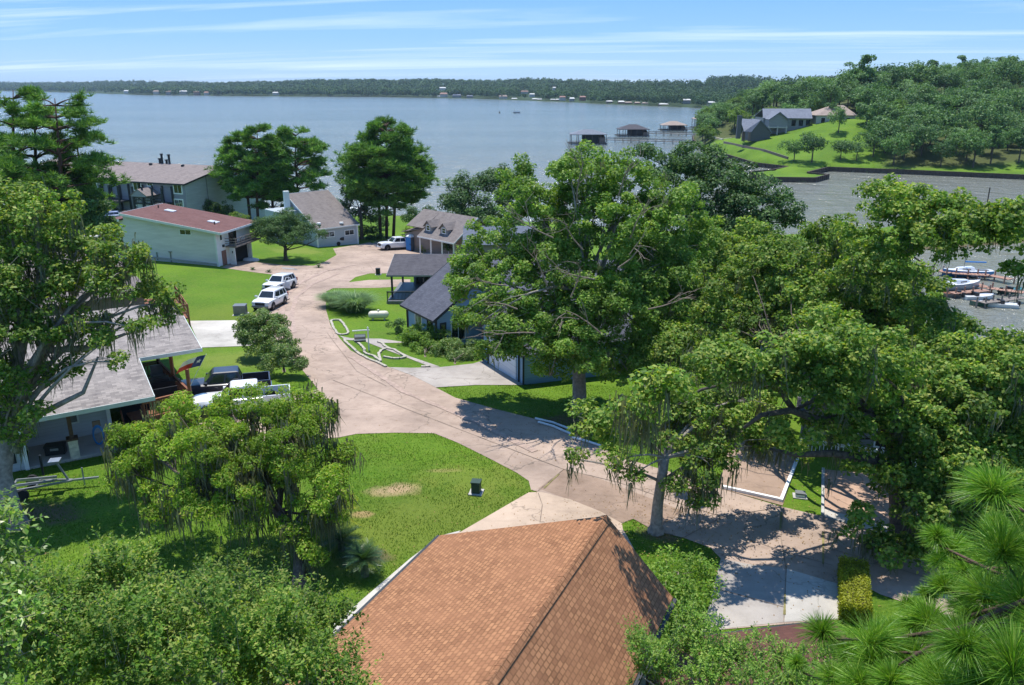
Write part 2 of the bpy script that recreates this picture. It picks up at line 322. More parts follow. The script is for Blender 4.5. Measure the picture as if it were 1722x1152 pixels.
def concrete(name,c,stain=.3,crack=.0,joint=None):
    t=NT(name); p=t.pos(); n1=t.noise(.22,6,p,.65); n2=t.noise(1.6,6,p,.7); n3=t.noise(35,3,p,.7)
    dk=tuple(x*.66 for x in c); lt=tuple(min(1,x*1.22) for x in c)
    k=t.ramp(n1,[(.3,dk),(.5,c),(.7,lt)]); k=t.mix(t.mr(n2,.5,.8,0,stain),k,(c[0]*.45,c[1]*.40,c[2]*.36)); k=t.mix(t.mr(n2,.42,.2,0,.35),k,(min(1,c[0]*1.35),min(1,c[1]*1.4),min(1,c[2]*1.45))); k=t.mix(t.mr(n3,.4,.75,0,.3),k,dk)
    v=t.n.new('ShaderNodeTexVoronoi'); v.feature='DISTANCE_TO_EDGE'; v.inputs['Scale'].default_value=.16
    mp=t.n.new('ShaderNodeVectorMath'); mp.operation='ADD'; nz=t.n.new('ShaderNodeTexNoise'); nz.inputs['Scale'].default_value=.5; nz.inputs['Detail'].default_value=5; t.lk(p,nz.inputs['Vector'])
    sc=t.n.new('ShaderNodeVectorMath'); sc.operation='SCALE'; sc.inputs['Scale'].default_value=3.4; t.lk(nz.outputs['Color'],sc.inputs[0]); t.lk(p,mp.inputs[0]); t.lk(sc.outputs[0],mp.inputs[1]); t.lk(mp.outputs[0],v.inputs['Vector'])
    k=t.mix(t.mr(v.outputs['Distance'],.0,.009,crack,0.),k,(.07,.06,.045))
    # faint curved tyre marks and wet-looking dark blotches
    n4=t.noise(.5,2,t.scale(p,.35,1.6,1,.9),.5,1.5); k=t.mix(t.mr(n4,.6,.72,0,.25),k,tuple(x*.5 for x in c))
    t.col(k); t.set(Roughness=.88,Specular_IOR_Level=.2); t.bump(n3,.3,.01); return t.m
concrete('road_concrete',(.375,.285,.225),.6,.6); concrete('pink_concrete',(.46,.31,.225),.5,.6); concrete('brown_concrete',(.30,.215,.16),.6,.4); concrete('grey_concrete',(.36,.325,.29),.4,.5); concrete('pale_concrete',(.47,.44,.39),.25,.3); concrete('tan_concrete',(.47,.36,.27),.3,.5); concrete('slab_grey',(.42,.39,.36),.25,.2)
plain('joint',(.215,.165,.125),.9,var=.5); plain('weed_joint',(.22,.19,.07),.9,var=.5); plain('tyre_mark',(.37,.27,.215),.8,var=.3)
# water
t=NT('water'); p=t.pos(); 
b1=t.noise(.16,5,t.scale(p,.8,1.3,1,.35),.62,.4); b2=t.noise(.9,3,t.scale(p,.7,1.5,1,.2),.6); big=t.noise(.004,4,t.scale(p,.6,2.4,1,.1),.55,.8)
s=t.n.new('ShaderNodeSeparateXYZ'); t.lk(p,s.inputs[0]); inlet=t.mr(s.outputs[1],240,420,1.,0.)
deep=t.mix(t.mr(big,.35,.65,0,1),(.115,.14,.125),(.16,.185,.165)); t.col(t.mix(inlet,deep,(.19,.195,.16)))
t.set(Roughness=.14,Specular_IOR_Level=.5,IOR=1.33)
bp=t.n.new('ShaderNodeBump'); bp.inputs['Strength'].default_value=1.; bp.inputs['Distance'].default_value=2.1; t.lk(t.math('ADD',t.math('MULTIPLY',b1,1.),t.math('ADD',t.math('MULTIPLY',b2,.16),t.math('MULTIPLY',t.noise(.05,3,t.scale(p,.9,1.2,1,.3),.5),.9))),bp.inputs['Height']); t.lk(bp.outputs[0],t.b.inputs['Normal'])
# paints and building materials
plain('white_trim',(.78,.79,.77),.5,var=.06); plain('pale_trim',(.62,.67,.64),.55,var=.08); plain('black_trim',(.025,.03,.035),.6,var=.2)
plain('dark_wood',(.10,.055,.032),.75,var=.35,vs=6); plain('red_wood',(.20,.075,.035),.7,var=.35,vs=5); plain('deck_wood',(.26,.105,.05),.7,var=.3,vs=4); plain('grey_wood',(.24,.205,.175),.85,var=.35,vs=4); plain('old_wood',(.085,.065,.05),.9,var=.4,vs=2.5); plain('dock_wood',(.36,.21,.15),.85,var=.3,vs=2)
plain('shade_black',(.012,.014,.018),.9,var=.2); plain('galvanised',(.48,.50,.52),.35,.8,.15); plain('chrome',(.7,.72,.74),.18,1.,.05); plain('rubber',(.018,.018,.02),.8,var=.3); plain('black_plastic',(.02,.022,.024),.45,var=.2); plain('grey_plastic',(.16,.17,.17),.5,var=.15)  # includes a near-black paint used as shade in openings and below the deck
plain('utility_green',(.03,.06,.045),.5,var=.2); plain('concrete_grey',(.42,.41,.38),.85,var=.2); plain('limestone',(.62,.57,.45),.85,var=.25,vs=5,bump=.3); plain('stone_edge',(.40,.37,.30),.9,var=.3,vs=6,bump=.4); plain('metal_grey',(.20,.21,.22),.45,.5,.15)
plain('cream_paint',(.66,.62,.47),.45,var=.12,vs=1.2); plain('pipe_white',(.68,.70,.70),.5,var=.15); plain('potty_blue',(.03,.20,.52),.45,var=.1); plain('potty_grey',(.09,.11,.13),.5,var=.1); plain('red',(.55,.04,.03),.6,var=.05); plain('flag_blue',(.03,.06,.22),.7,var=.05); plain('flag_white',(.78,.78,.78),.7,var=.03)
plain('bark_oak',(.11,.088,.07),.95,var=.5,vs=7,bump=.8); plain('bark_grey',(.30,.265,.225),.95,var=.45,vs=5,bump=.8); plain('bark_pine',(.105,.062,.045),.95,var=.4,vs=6,bump=.8); plain('twig',(.26,.21,.16),.9,var=.3); plain('twig_dark',(.09,.065,.045),.9,var=.3)
t=NT('glass'); t.col((.012,.018,.022)); t.set(Roughness=.06,Specular_IOR_Level=.9)
t=NT('pale_glass'); t.col(t.ramp(t.noise(2.5,2,t.obj()),[(.42,(.02,.025,.03)),(.58,(.24,.25,.24))])); t.set(Roughness=.08,Specular_IOR_Level=.9)
t=NT('skylight'); t.col((.55,.57,.60)); t.set(Roughness=.2)
def paint(n,c,me=0.,r=.28): t=NT(n); t.col(c); t.set(Roughness=r,Metallic=me,Coat_Weight=.6,Coat_Roughness=.06); return t.m
paint('paint_white',(.74,.75,.76)); paint('paint_navy',(.016,.019,.034),.0,.45); paint('paint_blue',(.16,.21,.34),.4); paint('paint_yellow',(.70,.62,.03)); paint('boat_white',(.76,.77,.78)); paint('boat_blue',(.03,.24,.52)); paint('boat_green',(.03,.13,.10)); paint('boat_grey',(.36,.40,.46)); paint('tail_red',(.35,.01,.01)); paint('lamp_clear',(.55,.58,.6))
siding('siding_pale_green',(.74,.71,.71),.19); siding('siding_grey_blue',(.40,.45,.49),.2); siding('siding_blue',(.23,.38,.54),.2); siding('siding_apartment',(.27,.27,.31),.3); siding('siding_apartment_pale',(.44,.46,.51),.3); siding('siding_taupe',(.24,.20,.175),.2); siding('siding_left',(.49,.53,.56),.2); siding('siding_tan',(.50,.46,.40),.3); siding('siding_charcoal',(.085,.09,.085),.3); siding('siding_mid',(.26,.26,.26),.2); siding('garage_white',(.66,.70,.74),.5); siding('siding_brown',(.17,.12,.095),.2)
shingle('roof_orange',((.43,.215,.108),(.24,.112,.058),(.36,.175,.092)),.21,.155,.35,1.2); M['roof_orange'].node_tree.nodes['Brick Texture'].inputs['Mortar Size'].default_value=.022; M['roof_orange'].node_tree.nodes['Brick Texture'].inputs['Mortar Smooth'].default_value=.5
shingle('roof_grey',((.33,.295,.27),(.15,.135,.13),(.40,.36,.33)),.42,.2,.4); shingle('roof_apartment',((.25,.21,.195),(.17,.145,.135),(.30,.255,.24)),.5,.22); shingle('roof_red',((.165,.085,.078),(.12,.06,.055),(.21,.12,.11)),.4,.2)
shingle('roof_brown',((.225,.195,.18),(.155,.135,.128),(.27,.24,.225)),.4,.18); shingle('roof_slate',((.105,.11,.135),(.07,.075,.095),(.145,.15,.18)),.36,.16); shingle('roof_dark',((.10,.095,.105),(.065,.062,.07),(.13,.125,.135)),.36,.16); shingle('roof_blue',((.15,.175,.22),(.10,.12,.15),(.2,.22,.27)),.36,.16); shingle('roof_maroon',((.12,.055,.045),(.07,.035,.03),(.17,.08,.06)),.3,.16); shingle('roof_tan',((.36,.29,.24),(.27,.21,.18),(.42,.35,.3)),.6,.3); shingle('roof_far',((.19,.21,.25),(.14,.155,.19),(.25,.27,.31)),.6,.3)
# foliage
leafmat('leaf_oak',(.028,.060,.010),(.075,.130,.020),(.20,.27,.06),k=2.5); leafmat('leaf_dark',(.018,.040,.013),(.034,.068,.022),(.07,.115,.04),.2,k=2.3); leafmat('leaf_lime',(.048,.095,.016),(.092,.165,.026),(.20,.28,.07),.35,k=2.2); leafmat('leaf_cypress',(.060,.105,.012),(.12,.195,.022),(.22,.30,.06),.4,k=2.5)
leafmat('leaf_near',(.022,.050,.009),(.066,.118,.018),(.18,.25,.06),.4,.8,.6,k=2.8); leafmat('leaf_pale',(.07,.13,.03),(.14,.23,.06),(.26,.36,.14),.35,.8,.3,k=1.9); leafmat('leaf_crape',(.035,.07,.018),(.07,.115,.035),(.21,.24,.13),.25,1.2,k=2.3); leafmat('leaf_pine',(.016,.040,.010),(.036,.075,.016),(.095,.15,.035),.2,k=3.5); leafmat('needle_near',(.045,.10,.012),(.085,.165,.022),(.17,.27,.055),.3,.8,.35,k=2.3)
leafmat('leaf_hedge',(.09,.10,.01),(.17,.18,.012),(.28,.27,.03),.3,1.,k=1.9); leafmat('pampas',(.06,.11,.05),(.10,.155,.075),(.17,.22,.13),.3,1.,k=1.9); leafmat('palm',(.018,.045,.02),(.03,.068,.03),(.07,.12,.06),.2,1.,.35,k=1.5); leafmat('moss',(.115,.12,.105),(.165,.17,.15),(.24,.24,.215),.3,1.,.9,k=1.05)
leafmat('leaf_hill',(.016,.038,.014),(.034,.070,.022),(.064,.11,.034),.2,.05,k=2.8); leafmat('leaf_hill_pale',(.036,.068,.028),(.06,.105,.042),(.105,.155,.07),.2,.05,k=2.5); leafmat('leaf_hill_lime',(.06,.11,.02),(.11,.175,.03),(.16,.235,.05),.3,.05,k=1.4); leafmat('leaf_wood',(.014,.033,.015),(.026,.054,.022),(.044,.080,.032),.1,.02,.8,k=1.9)
leafmat('grass_blade',(.035,.085,.006),(.065,.13,.01),(.12,.19,.02),.3,.5,k=1.35)
plain('far_floor',(.02,.035,.015),.95); plain('brown_leaf',(.28,.17,.06),.8); plain('far_white',(.52,.52,.50),.6,var=.1,vs=.2); plain('far_red',(.24,.12,.09),.7); plain('far_brown',(.22,.15,.11),.8)
# ---------------------------------------------------------------- terrain and water
ny,nx=GZ.shape; V=np.stack([GXX.ravel(),GYY.ravel(),GZ.ravel()],1); idx=np.arange(ny*nx).reshape(ny,nx)
a=idx[:-1,:-1].ravel(); b=idx[:-1,1:].ravel(); c=idx[1:,1:].ravel(); d=idx[1:,:-1].ravel()
T=np.concatenate([np.stack([a,b,c],1),np.stack([a,c,d],1)])
def npmesh(name,V,Fq,mat,parent=None,smooth=False,link=True):
    V=np.asarray(V,np.float32); k=Fq.shape[1]; me=bpy.data.meshes.new(name); me.vertices.add(len(V)); me.vertices.foreach_set('co',V.ravel()); me.loops.add(Fq.size); me.loops.foreach_set('vertex_index',Fq.astype(np.int32).ravel())
    me.polygons.add(len(Fq)); me.polygons.foreach_set('loop_start',np.arange(0,Fq.size,k,dtype=np.int32)); me.polygons.foreach_set('loop_total',np.full(len(Fq),k,np.int32))
    me.update(calc_edges=True); me.materials.append(M[mat])
    if smooth: me.shade_smooth()
    o=bpy.data.objects.new(name,me); COL.objects.link(o)
    if parent is not None: o.parent=parent
    return o
tag(npmesh('ground',V,T,'grass',smooth=True),kind='structure')
mb=MB(); mb.add([(-11000,-700,0),(11000,-700,0),(11000,9500,0),(-11000,9500,0)],[(0,1,2,3)])
OFF=np.zeros(3); tag(mb.build('water','water'),kind='structure')
# paved sheets, cut along the terrain's own triangles so that they lie parallel to it
PAVED=[]
def sheet(name,pts,mat,dz,parent=None,px=True,kind='structure'):
    Q=[G(*q)[:2] for q in pts] if px else pts
    PAVED.append(np.array([[q[0],q[1]] for q in Q]))
    from mathutils.geometry import tessellate_polygon
    bm=bmesh.new(); vs=[bm.verts.new((q[0],q[1],0)) for q in Q]
    for tr in tessellate_polygon([[Vector((q[0],q[1],0)) for q in Q]]):
        try: bm.faces.new([vs[i] for i in tr])
        except ValueError: pass
    x0,x1=min(q[0] for q in Q),max(q[0] for q in Q); y0,y1=min(q[1] for q in Q),max(q[1] for q in Q)
    def cut(co,no): bmesh.ops.bisect_plane(bm,geom=bm.verts[:]+bm.edges[:]+bm.faces[:],plane_co=co,plane_no=no,dist=1e-4)
    for k in range(math.ceil(x0/2),math.floor(x1/2)+1): cut((2*k,0,0),(1,0,0))
    for k in range(math.ceil(y0/2),math.floor(y1/2)+1): cut((0,2*k,0),(0,1,0))
    for k in range(math.floor((y0-x1)/2),math.ceil((y1-x0)/2)+1): cut((0,2*k,0),(-1,1,0))
    for v in bm.verts: v.co.z=hh(v.co.x,v.co.y)+dz
    for fc in bm.faces:
        fc.normal_update()
        if fc.normal.z<0: fc.normal_flip()
    me=bpy.data.meshes.new(name); bm.to_mesh(me); bm.free(); me.materials.append(M[mat]); o=bpy.data.objects.new(name,me); COL.objects.link(o)
    return tag(o,kind=kind) if kind else o
road=[(690,412),(640,404),(605,411),(560,418),(566,429),(545,441),(528,447),(480,446),(415,439),(392,441),(372,450),(405,455),(476,464),(462,472),(448,488),(438,508),(430,530),(437,552),(455,575),(480,600),(508,622),(535,655),(470,670),(400,655),(330,676),(300,700),(360,740),(480,745),(570,736),(600,730),(665,728),(730,729),(770,745),(830,775),(870,796),(889,809),(893,824),(905,828),(960,842),(1010,862),(1046,880),(1065,873),(1100,893),(1150,905),(1195,922),(1212,940),(1208,985),(1182,1062),(1300,1052),(1415,1042),(1414,965),(1480,1000),(1600,1040),(1722,1060),(1722,960),(1600,925),(1500,905),(1385,869),(1316,853),(1210,822),(1130,795),(1040,768),(960,727),(900,705),(840,690),(765,669),(733,652),(693,632),(655,618),(625,607),(590,590),(572,570),(556,548),(548,520),(549,490),(560,485),(640,484),(690,481),(690,470),(620,471),(586,475),(598,466),(622,460),(652,460),(690,462),(740,455),(740,412)]
sheet('road',road,'road_concrete',.02)
sheet('path',[(655,618),(693,632),(733,652),(800,648),(882,648),(868,636),(822,604),(795,612),(740,618),(690,619)],'grey_concrete',.032)
sheet('path',[(571,565),(590,569),(640,570),(690,577),(640,577),(655,584),(690,600),(740,617),(725,618),(690,604),(640,585),(612,574),(582,572)],'grey_concrete',.028)
sheet('pavement',[(775,895),(889,829),(910,828),(960,841),(1010,861),(1046,881),(1047,890),(1056,905),(1085,960),(1000,1000),(800,1000),(740,902)],'tan_concrete',.03)
sheet('pavement',[(740,902),(775,893),(760,906),(720,945),(660,990),(600,1035),(560,1068),(560,1052),(620,1000),(690,940)],'pale_concrete',.034)
sheet('pavement',[(905,822),(948,790),(1010,806),(1060,826),(1150,860),(1100,893),(1065,873),(1045,879),(960,842)],'brown_concrete',.024)
sheet('pavement',[(318,540),(395,539),(418,548),(436,572),(420,582),(338,585)],'pale_concrete',.03)
sheet('pavement',[(1210,822),(1316,851),(1345,765),(1320,740),(1225,745)],'brown_concrete',.03)
sheet('pavement',[(1384,868),(1386,790),(1500,800),(1530,830),(1600,850),(1600,925),(1500,903)],'pink_concrete',.03)
sheet('pavement',[(1322,957),(1414,984),(1414,1041),(1318,1047)],'pale_concrete',.03)
sheet('pavement',[(1182,1062),(1212,940),(1260,950),(1322,957),(1318,1047)],'grey_concrete',.028)
sheet('pavement',[(1384,856),(1500,888),(1600,905),(1600,925),(1500,904),(1384,869)],'pale_concrete',.036)
sheet('pavement',[(520,716),(570,735),(480,745),(360,740),(300,700),(420,712)],'tan_concrete',.024)
# lake house yards, cul-de-sac shadows and grass islands are the ground itself
def line_strip(name,pts,w,mat,dz,px=True):
    Q=[np.array(G(*q)[:2]) if px else np.array(q) for q in pts]; P_=[]
    for a,b in zip(Q[:-1],Q[1:]):
        n=max(1,int(np.linalg.norm(b-a)/.7)); P_+=[a+(b-a)*i/n for i in range(n)]
    P_.append(Q[-1]); mb=MB(); L=[];Rr=[]
    for i,q in enumerate(P_):
        d=P_[min(i+1,len(P_)-1)]-P_[max(i-1,0)]; d/=np.linalg.norm(d); n=np.array([-d[1],d[0]]); ww=w*(.7+.6*rng.random())/2
        for s,T_ in ((1,L),(-1,Rr)): e=q+n*ww*s; T_.append((e[0],e[1],hh(*e)+dz+.012))
    k=len(L); V=L+Rr; mb.add(V,[(i+1,i,k+i,k+i+1) for i in range(k-1)]); return mb
jm=MB()
for pts in [[(905,826),(948,790)],[(948,790),(1040,812),(1150,850),(1215,870)],[(560,640),(700,695),(830,745),(948,790)],[(905,830),(912,850),(908,880)],[(1318,855),(1313,905),(1322,957),(1318,1047)],[(1385,870),(1386,905),(1384,955)],[(1250,905),(1322,930),(1400,952)],[(1200,990),(1318,1022)],[(550,560),(600,625),(650,650)],[(640,640),(700,625)],[(560,440),(620,445),(640,470)],[(1150,905),(1215,870),(1316,853)],[(1384,920),(1500,955),(1600,985)]]:
    m=line_strip('x',pts,.035,'joint',.03); jm.add(m.v,m.f)
OFF=np.zeros(3); tag(jm.build('pavement_joints','joint'),kind='structure')
wm_=MB()
for pts in [[(1314,862),(1312,890)],[(1384,895),(1384,950)],[(1320,1000),(1319,1035)],[(915,822),(940,798)]]:
    m=line_strip('x',pts,.08,'weed_joint',.034); wm_.add(m.v,m.f)
tag(wm_.build('pavement_weeds','weed_joint'),kind='structure')
tm=MB()
for pts,w in [([(478,560),(473,530),(480,500),(505,475),(550,455),(600,445)],.5),([(495,560),(490,530),(498,500),(525,478),(570,460)],.45),([(590,600),(680,660),(800,710),(900,760)],.4)]:
    m=line_strip('x',pts,w,'tyre_mark',.034); tm.add(m.v,m.f)
tag(tm.build('tyre_marks','tyre_mark'),kind='structure')
U=lambda v: np.array(v,float)/np.linalg.norm(v)
def pt(o,u,q,a,b,z): e=np.array(o[:2])+np.array(u)*a+np.array(q)*b; return np.array([e[0],e[1],z])
# ================= orange roofed house in the foreground
u=U((-.43,-.903)); q=U((.903,-.43)); O=W(740,900,13.2)[:2]     # O far left eave corner, u towards the camera along the eave, q across
h=thing('brick_house','house with orange brown shingle roof nearest the camera','house',(O[0]+3,O[1]-6,10.3))
w1,w2,ze,zr,LL=6.35,2.35,13.2,15.6,16.
rf=MB(); rf.poly([pt(O,u,q,-.0,0,ze),pt(O,u,q,LL,0,ze),pt(O,u,q,LL,w1,zr),pt(O,u,q,0,w1,zr)],.12); rf.poly([pt(O,u,q,0,w1+.002,zr),pt(O,u,q,LL,w1+.002,zr),pt(O,u,q,LL,w1+w2,ze),pt(O,u,q,0,w1+w2,ze)],.12)
rfo=rf.build('roof','roof_orange',h)
rc=MB(); n_=int(LL/.29)
for i in range(n_):                                             # overlapping ridge cap tiles
    a=i*.29; rc.poly([pt(O,u,q,a,w1-.17,zr-.035),pt(O,u,q,a+.30,w1-.17,zr-.025),pt(O,u,q,a+.30,w1,zr+.05),pt(O,u,q,a,w1,zr+.04)],.03); rc.poly([pt(O,u,q,a,w1+.001,zr+.04),pt(O,u,q,a+.30,w1+.001,zr+.05),pt(O,u,q,a+.30,w1+.16,zr-.10),pt(O,u,q,a,w1+.16,zr-.11)],.03)
rc.build('ridge_cap','roof_orange',rfo)
gt=MB(); gt.bar(pt(O,u,q,-.02,-.07,ze-.09),pt(O,u,q,LL,-.07,ze-.09),.11,.12); gt.bar(pt(O,u,q,-.02,w1+w2+.07,ze-.09),pt(O,u,q,LL,w1+w2+.07,ze-.09),.11,.12); gt.parts('gutter','black_trim',h)
w=MB(); o2=pt(O,u,q,.5,.5,0)[:2]; A=lambda a,b,z:tuple(pt(O,u,q,a,b,z)); ov=.45
w.shell([A(ov,ov,ze+.04),A(ov,w1,zr-.2),A(ov,w1+w2-ov,ze+.1),A(LL,w1+w2-ov,ze+.1),A(LL,w1,zr-.2),A(LL,ov,ze+.04)],9.9); w.build('wall','siding_tan',h)
# ================= dark maroon roof at the bottom of the picture
a=W(1180,1070,13.0); b=W(1398,1042,13.0); u=U((b-a)[:2]); q=np.array([u[1],-u[0]])
h=thing('brick_house','low house with dark maroon roof in tree shade at the bottom edge','house',(8.5,18,10.3))
bb=b[:2]; rf=MB(); rf.poly([pt(bb,u,q,-6.5,0,13.),pt(bb,u,q,0,0,13.),pt(bb,u,q,-.9,4,14.0),pt(bb,u,q,-6.5,4,14.0)],.12); rf.poly([pt(bb,u,q,0,0,13.),pt(bb,u,q,0,8,13.),pt(bb,u,q,-.9,4,14.0)],.12); rf.build('roof','roof_maroon',h)
w=MB(); A=lambda a,b_,z:tuple(pt(bb,u,q,a,b_,z)); w.shell([A(-6.2,.4,12.95),A(-.4,.4,12.95),A(-.4,7.6,12.95),A(-6.2,7.6,12.95)],9.8); w.build('wall','siding_brown',h)
g_=MB(); g_.bar(pt(bb,u,q,-6.5,-.06,12.9),pt(bb,u,q,.05,-.06,12.9),.1,.1); g_.build('gutter','black_trim',h)
# ================= left house with porch and deck
u=U((.85,.53)); q=np.array([-u[1],u[0]]); O=np.array([-19.5,40.4]); Z0=12.8; m_=.155
LH=thing('porch_house','pale green sided house with grey shingle roof, back patio and raised deck','house',(-24,43,9.9))
zz=lambda b:Z0+m_*b
rf=MB(); rf.poly([pt(O,u,q,-16,0,zz(0)),pt(O,u,q,0,0,zz(0)),pt(O,u,q,0,4.9,zz(4.9)),pt(O,u,q,-16,4.9,zz(4.9))],.14)
rf.poly([pt(O,u,q,-16,4.9,zz(4.9)),pt(O,u,q,3.55,4.9,zz(4.9)),pt(O,u,q,3.55,11,zz(11)),pt(O,u,q,-16,11,zz(11))],.14)
rf.poly([pt(O,u,q,-16,11.002,zz(11)),pt(O,u,q,3.55,11.002,zz(11)),pt(O,u,q,3.55,19,zz(3)),pt(O,u,q,-16,19,zz(3))],.14)
rfo=rf.build('roof','roof_grey',LH)
fb=MB(); fascia(fb,pt(O,u,q,-16,0,zz(0)),pt(O,u,q,.03,0,zz(0)),-q,.24); fascia(fb,pt(O,u,q,.03,4.9,zz(4.9)),pt(O,u,q,3.6,4.9,zz(4.9)),-q,.22); fascia(fb,pt(O,u,q,0,0.05,zz(0)),pt(O,u,q,0,4.85,zz(4.85)),u,.2); fascia(fb,pt(O,u,q,3.55,4.9,zz(4.9)),pt(O,u,q,3.55,11,zz(11)),u,.2); fb.parts('fascia','pale_trim',rfo)
# patio: posts and back wall measured on the ground
Pa=RV(42,760,O,u)[0]; 
pl=lambda px,py,b,z=None: RV(px,py,pt(O,u,q,0,b,0)[:2],u)
sL=pl(47,790,.5)[0]; sR=pl(189,735,3.0)[0]; gz=9.95
w=MB(); A=lambda a,b,z:tuple(pt(O,u,q,a,b,z))
w.shell([A(-16,.45,zz(.45)-.15),A(sL,.45,zz(.45)-.15),A(sL,3.2,zz(3.2)-.15),A(sR,3.2,zz(3.2)-.15),A(sR,5.3,zz(5)-.15),A(sR,15,zz(7)-.2),A(-16,15,zz(7)-.2)],9.6); w.build('wall','siding_left',LH)
tr=MB(); 
for s_,b_ in ((sL,.45),(sR,3.2)): e=pt(O,u,q,s_+.0,b_-.03,0); tr.box((e[0],e[1],(9.8+zz(b_)-.16)/2),(.2,.2,zz(b_)-.16-9.8),math.atan2(u[1],u[0]))
tr.parts('corner_trim','white_trim',LH)
pf=MB(); pf.poly([pt(O,u,q,sL+.1,.35,10.06),pt(O,u,q,sR+.7,.35,10.06),pt(O,u,q,sR+.7,3.18,10.06),pt(O,u,q,sL+.1,3.18,10.06)],.3); pf.build('patio_slab','slab_grey',LH)
s2,_=pl(132,795,.5); cpt=pt(O,u,q,s2,.55,0); st=MB(); rz=math.atan2(u[1],u[0])
for k in range(5): st.box((cpt[0],cpt[1],10.1+.215*k),(.46-.012*(k%2),.46-.012*(k%2),.205),rz)
st.build('pier','limestone',LH); cp=MB(); cp.box((cpt[0],cpt[1],11.11),(.56,.56,.1),rz); cp.box((cpt[0],cpt[1],(11.16+zz(.5)-.14)/2),(.2,.2,zz(.5)-.14-11.16),rz); cp.build('post','dark_wood',LH)
window(LH,pt(O,u,q,0,.45,0),u,-q,sL-1.2,sL-.5,10.5,10.95,fm='black_trim',name='crawl_vent')
window(LH,pt(O,u,q,0,3.2,0),u,-q,s2+.05,s2+.45,11.0,11.5,fm='pale_trim',gm='grey_plastic',name='panel')
# deck: front edge along u, posts from the photograph
def onplane(px,py,z): return W(px,py,z)
rt=11.75; dk=10.75
c1=W(319,657,rt); c2=W(240,676,rt); c3=W(266,607,rt)
dirf=U((c2-c1)[:2]); ang=math.atan2(dirf[1],dirf[0])
fl=MB(); cc=[c1,c2+(c2-c1)*.25,c3+(c2-c1)*1.25,c3]; fl.poly([(e[0],e[1],dk) for e in cc],.14); fl.build('deck_floor','red_wood',LH)
def railing(a,b,z0,z1,par,mat='deck_wood',step=.16,th=.05,posts=2,name='railing'):
    r=MB(); a=np.array(a[:2]);b=np.array(b[:2]); L=np.linalg.norm(b-a); n=int(L/step)
    r.bar(v3(a,z1),v3(b,z1),.14,.05); r.bar(v3(a,z0+.12),v3(b,z0+.12),.05,.08); r.bar(v3(a,z1-.12),v3(b,z1-.12),.045,.08)
    for i in range(n+1): e=a+(b-a)*i/max(1,n); r.bar(v3(e,z0+.08),v3(e,z1-.08),.035)
    for i in range(posts): e=a+(b-a)*i/max(1,posts-1); r.bar(v3(e,z0-.25),v3(e,z1+.03),.1)
    return r.build(name,mat,par)
railing(c1,c2,dk,rt,LH); railing(c1,c3,dk,rt,LH,'red_wood',posts=3); railing(c3,c3+(c2-c1)*.6,dk,rt,LH,'red_wood')
for px,py0,py1,zb in ((320,591,679,9.8),(289,594,628,dk),(246,603,632,dk),(265,600,606,dk)):
    # post stands on the deck line: depth chosen from its foot
    ft=W(px+ (4 if px==320 else 2),py1,zb if px==320 else dk+.0)
    if px==265: ft=c3
    if px==289: ft=c1+(c3-c1)*.5
    if px==246: ft=c1+(c3-c1)*.5+(c2-c1)*.8
    if px==320: ft=c1
    d_=(np.array(ft[:2])-O); b_=d_@q; a=MB(); a.bar((ft[0],ft[1],zb),(ft[0],ft[1],zz(b_)-.12),.17); a.build('post','deck_wood' if px in(320,289) else 'dark_wood',LH)
sk=MB(); 
for a_,b_ in ((c1,c2),(c1,c3)):
    L=np.linalg.norm((b_-a_)[:2]); n=int(L/.2)
    for i in range(n): e0=a_+(b_-a_)*(i+.05)/n; e1=a_+(b_-a_)*(i+.9)/n; sk.bar((e0[0],e0[1],10.17),(e1[0],e1[1],10.17),.04,.9)
sk.build('skirt','red_wood',LH)
stp=MB(); e=c2+(c2-c1)*.25
for k in range(5): g0=e+np.array([-q[0],-q[1],0])*(.3*k); stp.box((g0[0],g0[1],dk-.18*(k+1)),(1.1,.3,.06),ang)
for s_ in (-.55,.55): f0=e+np.array([*dirf,0])*s_; stp.bar((f0[0],f0[1],dk-.1),(f0[0]-q[0]*1.6,f0[1]-q[1]*1.6,dk-1.),.06,.25); stp.bar((f0[0],f0[1],dk+.8),(f0[0]-q[0]*1.6,f0[1]-q[1]*1.6,dk-.1),.08,.05)
stp.build('stairs','red_wood',LH)
ud=MB(); e=pt(O,u,q,sR+.3,3.6,0); ud.box((e[0]+1.6,e[1]+1.2,10.9),(3.2,.1,1.9),rz); ud.build('deck_shade','shade_black',LH)  # near-black panel standing in for the shade below the deck
# ================= house behind it, mostly under the oak
e0=W(190,498,11.9); e1=W(234,490,11.9); u=U((e1-e0)[:2]); q=np.array([-u[1],u[0]]); O=e0[:2]
RE=RV(267,460,O,u); h=thing('cabin_house','brown house with weathered grey roof half hidden by the mossy oak','house',(O[0],O[1]+5,9))
t1=W(156,424,14.6); t2=W(260,416,14.6)
wd=RV(250,475,O,u)[0]; up=8.2
rf=MB(); rf.poly([pt(O,u,q,-6,0,11.9),pt(O,u,q,wd,0,11.9),pt(O,u,q,wd,up,14.7),pt(O,u,q,-6,up,14.7)],.14); rf.poly([pt(O,u,q,-6,up+.002,14.7),pt(O,u,q,wd,up+.002,14.7),pt(O,u,q,wd,2*up,11.9),pt(O,u,q,-6,2*up,11.9)],.14); rf.build('roof','roof_brown',h)
w=MB(); A=lambda a,b,z:tuple(pt(O,u,q,a,b,z)); w.shell([A(-5.6,.5,11.9),A(wd-.4,.5,11.9),A(wd-.4,up,14.5),A(wd-.4,2*up-.5,11.9),A(-5.6,2*up-.5,11.9),A(-5.6,up,14.5)],8.5); w.build('wall','siding_brown',h)
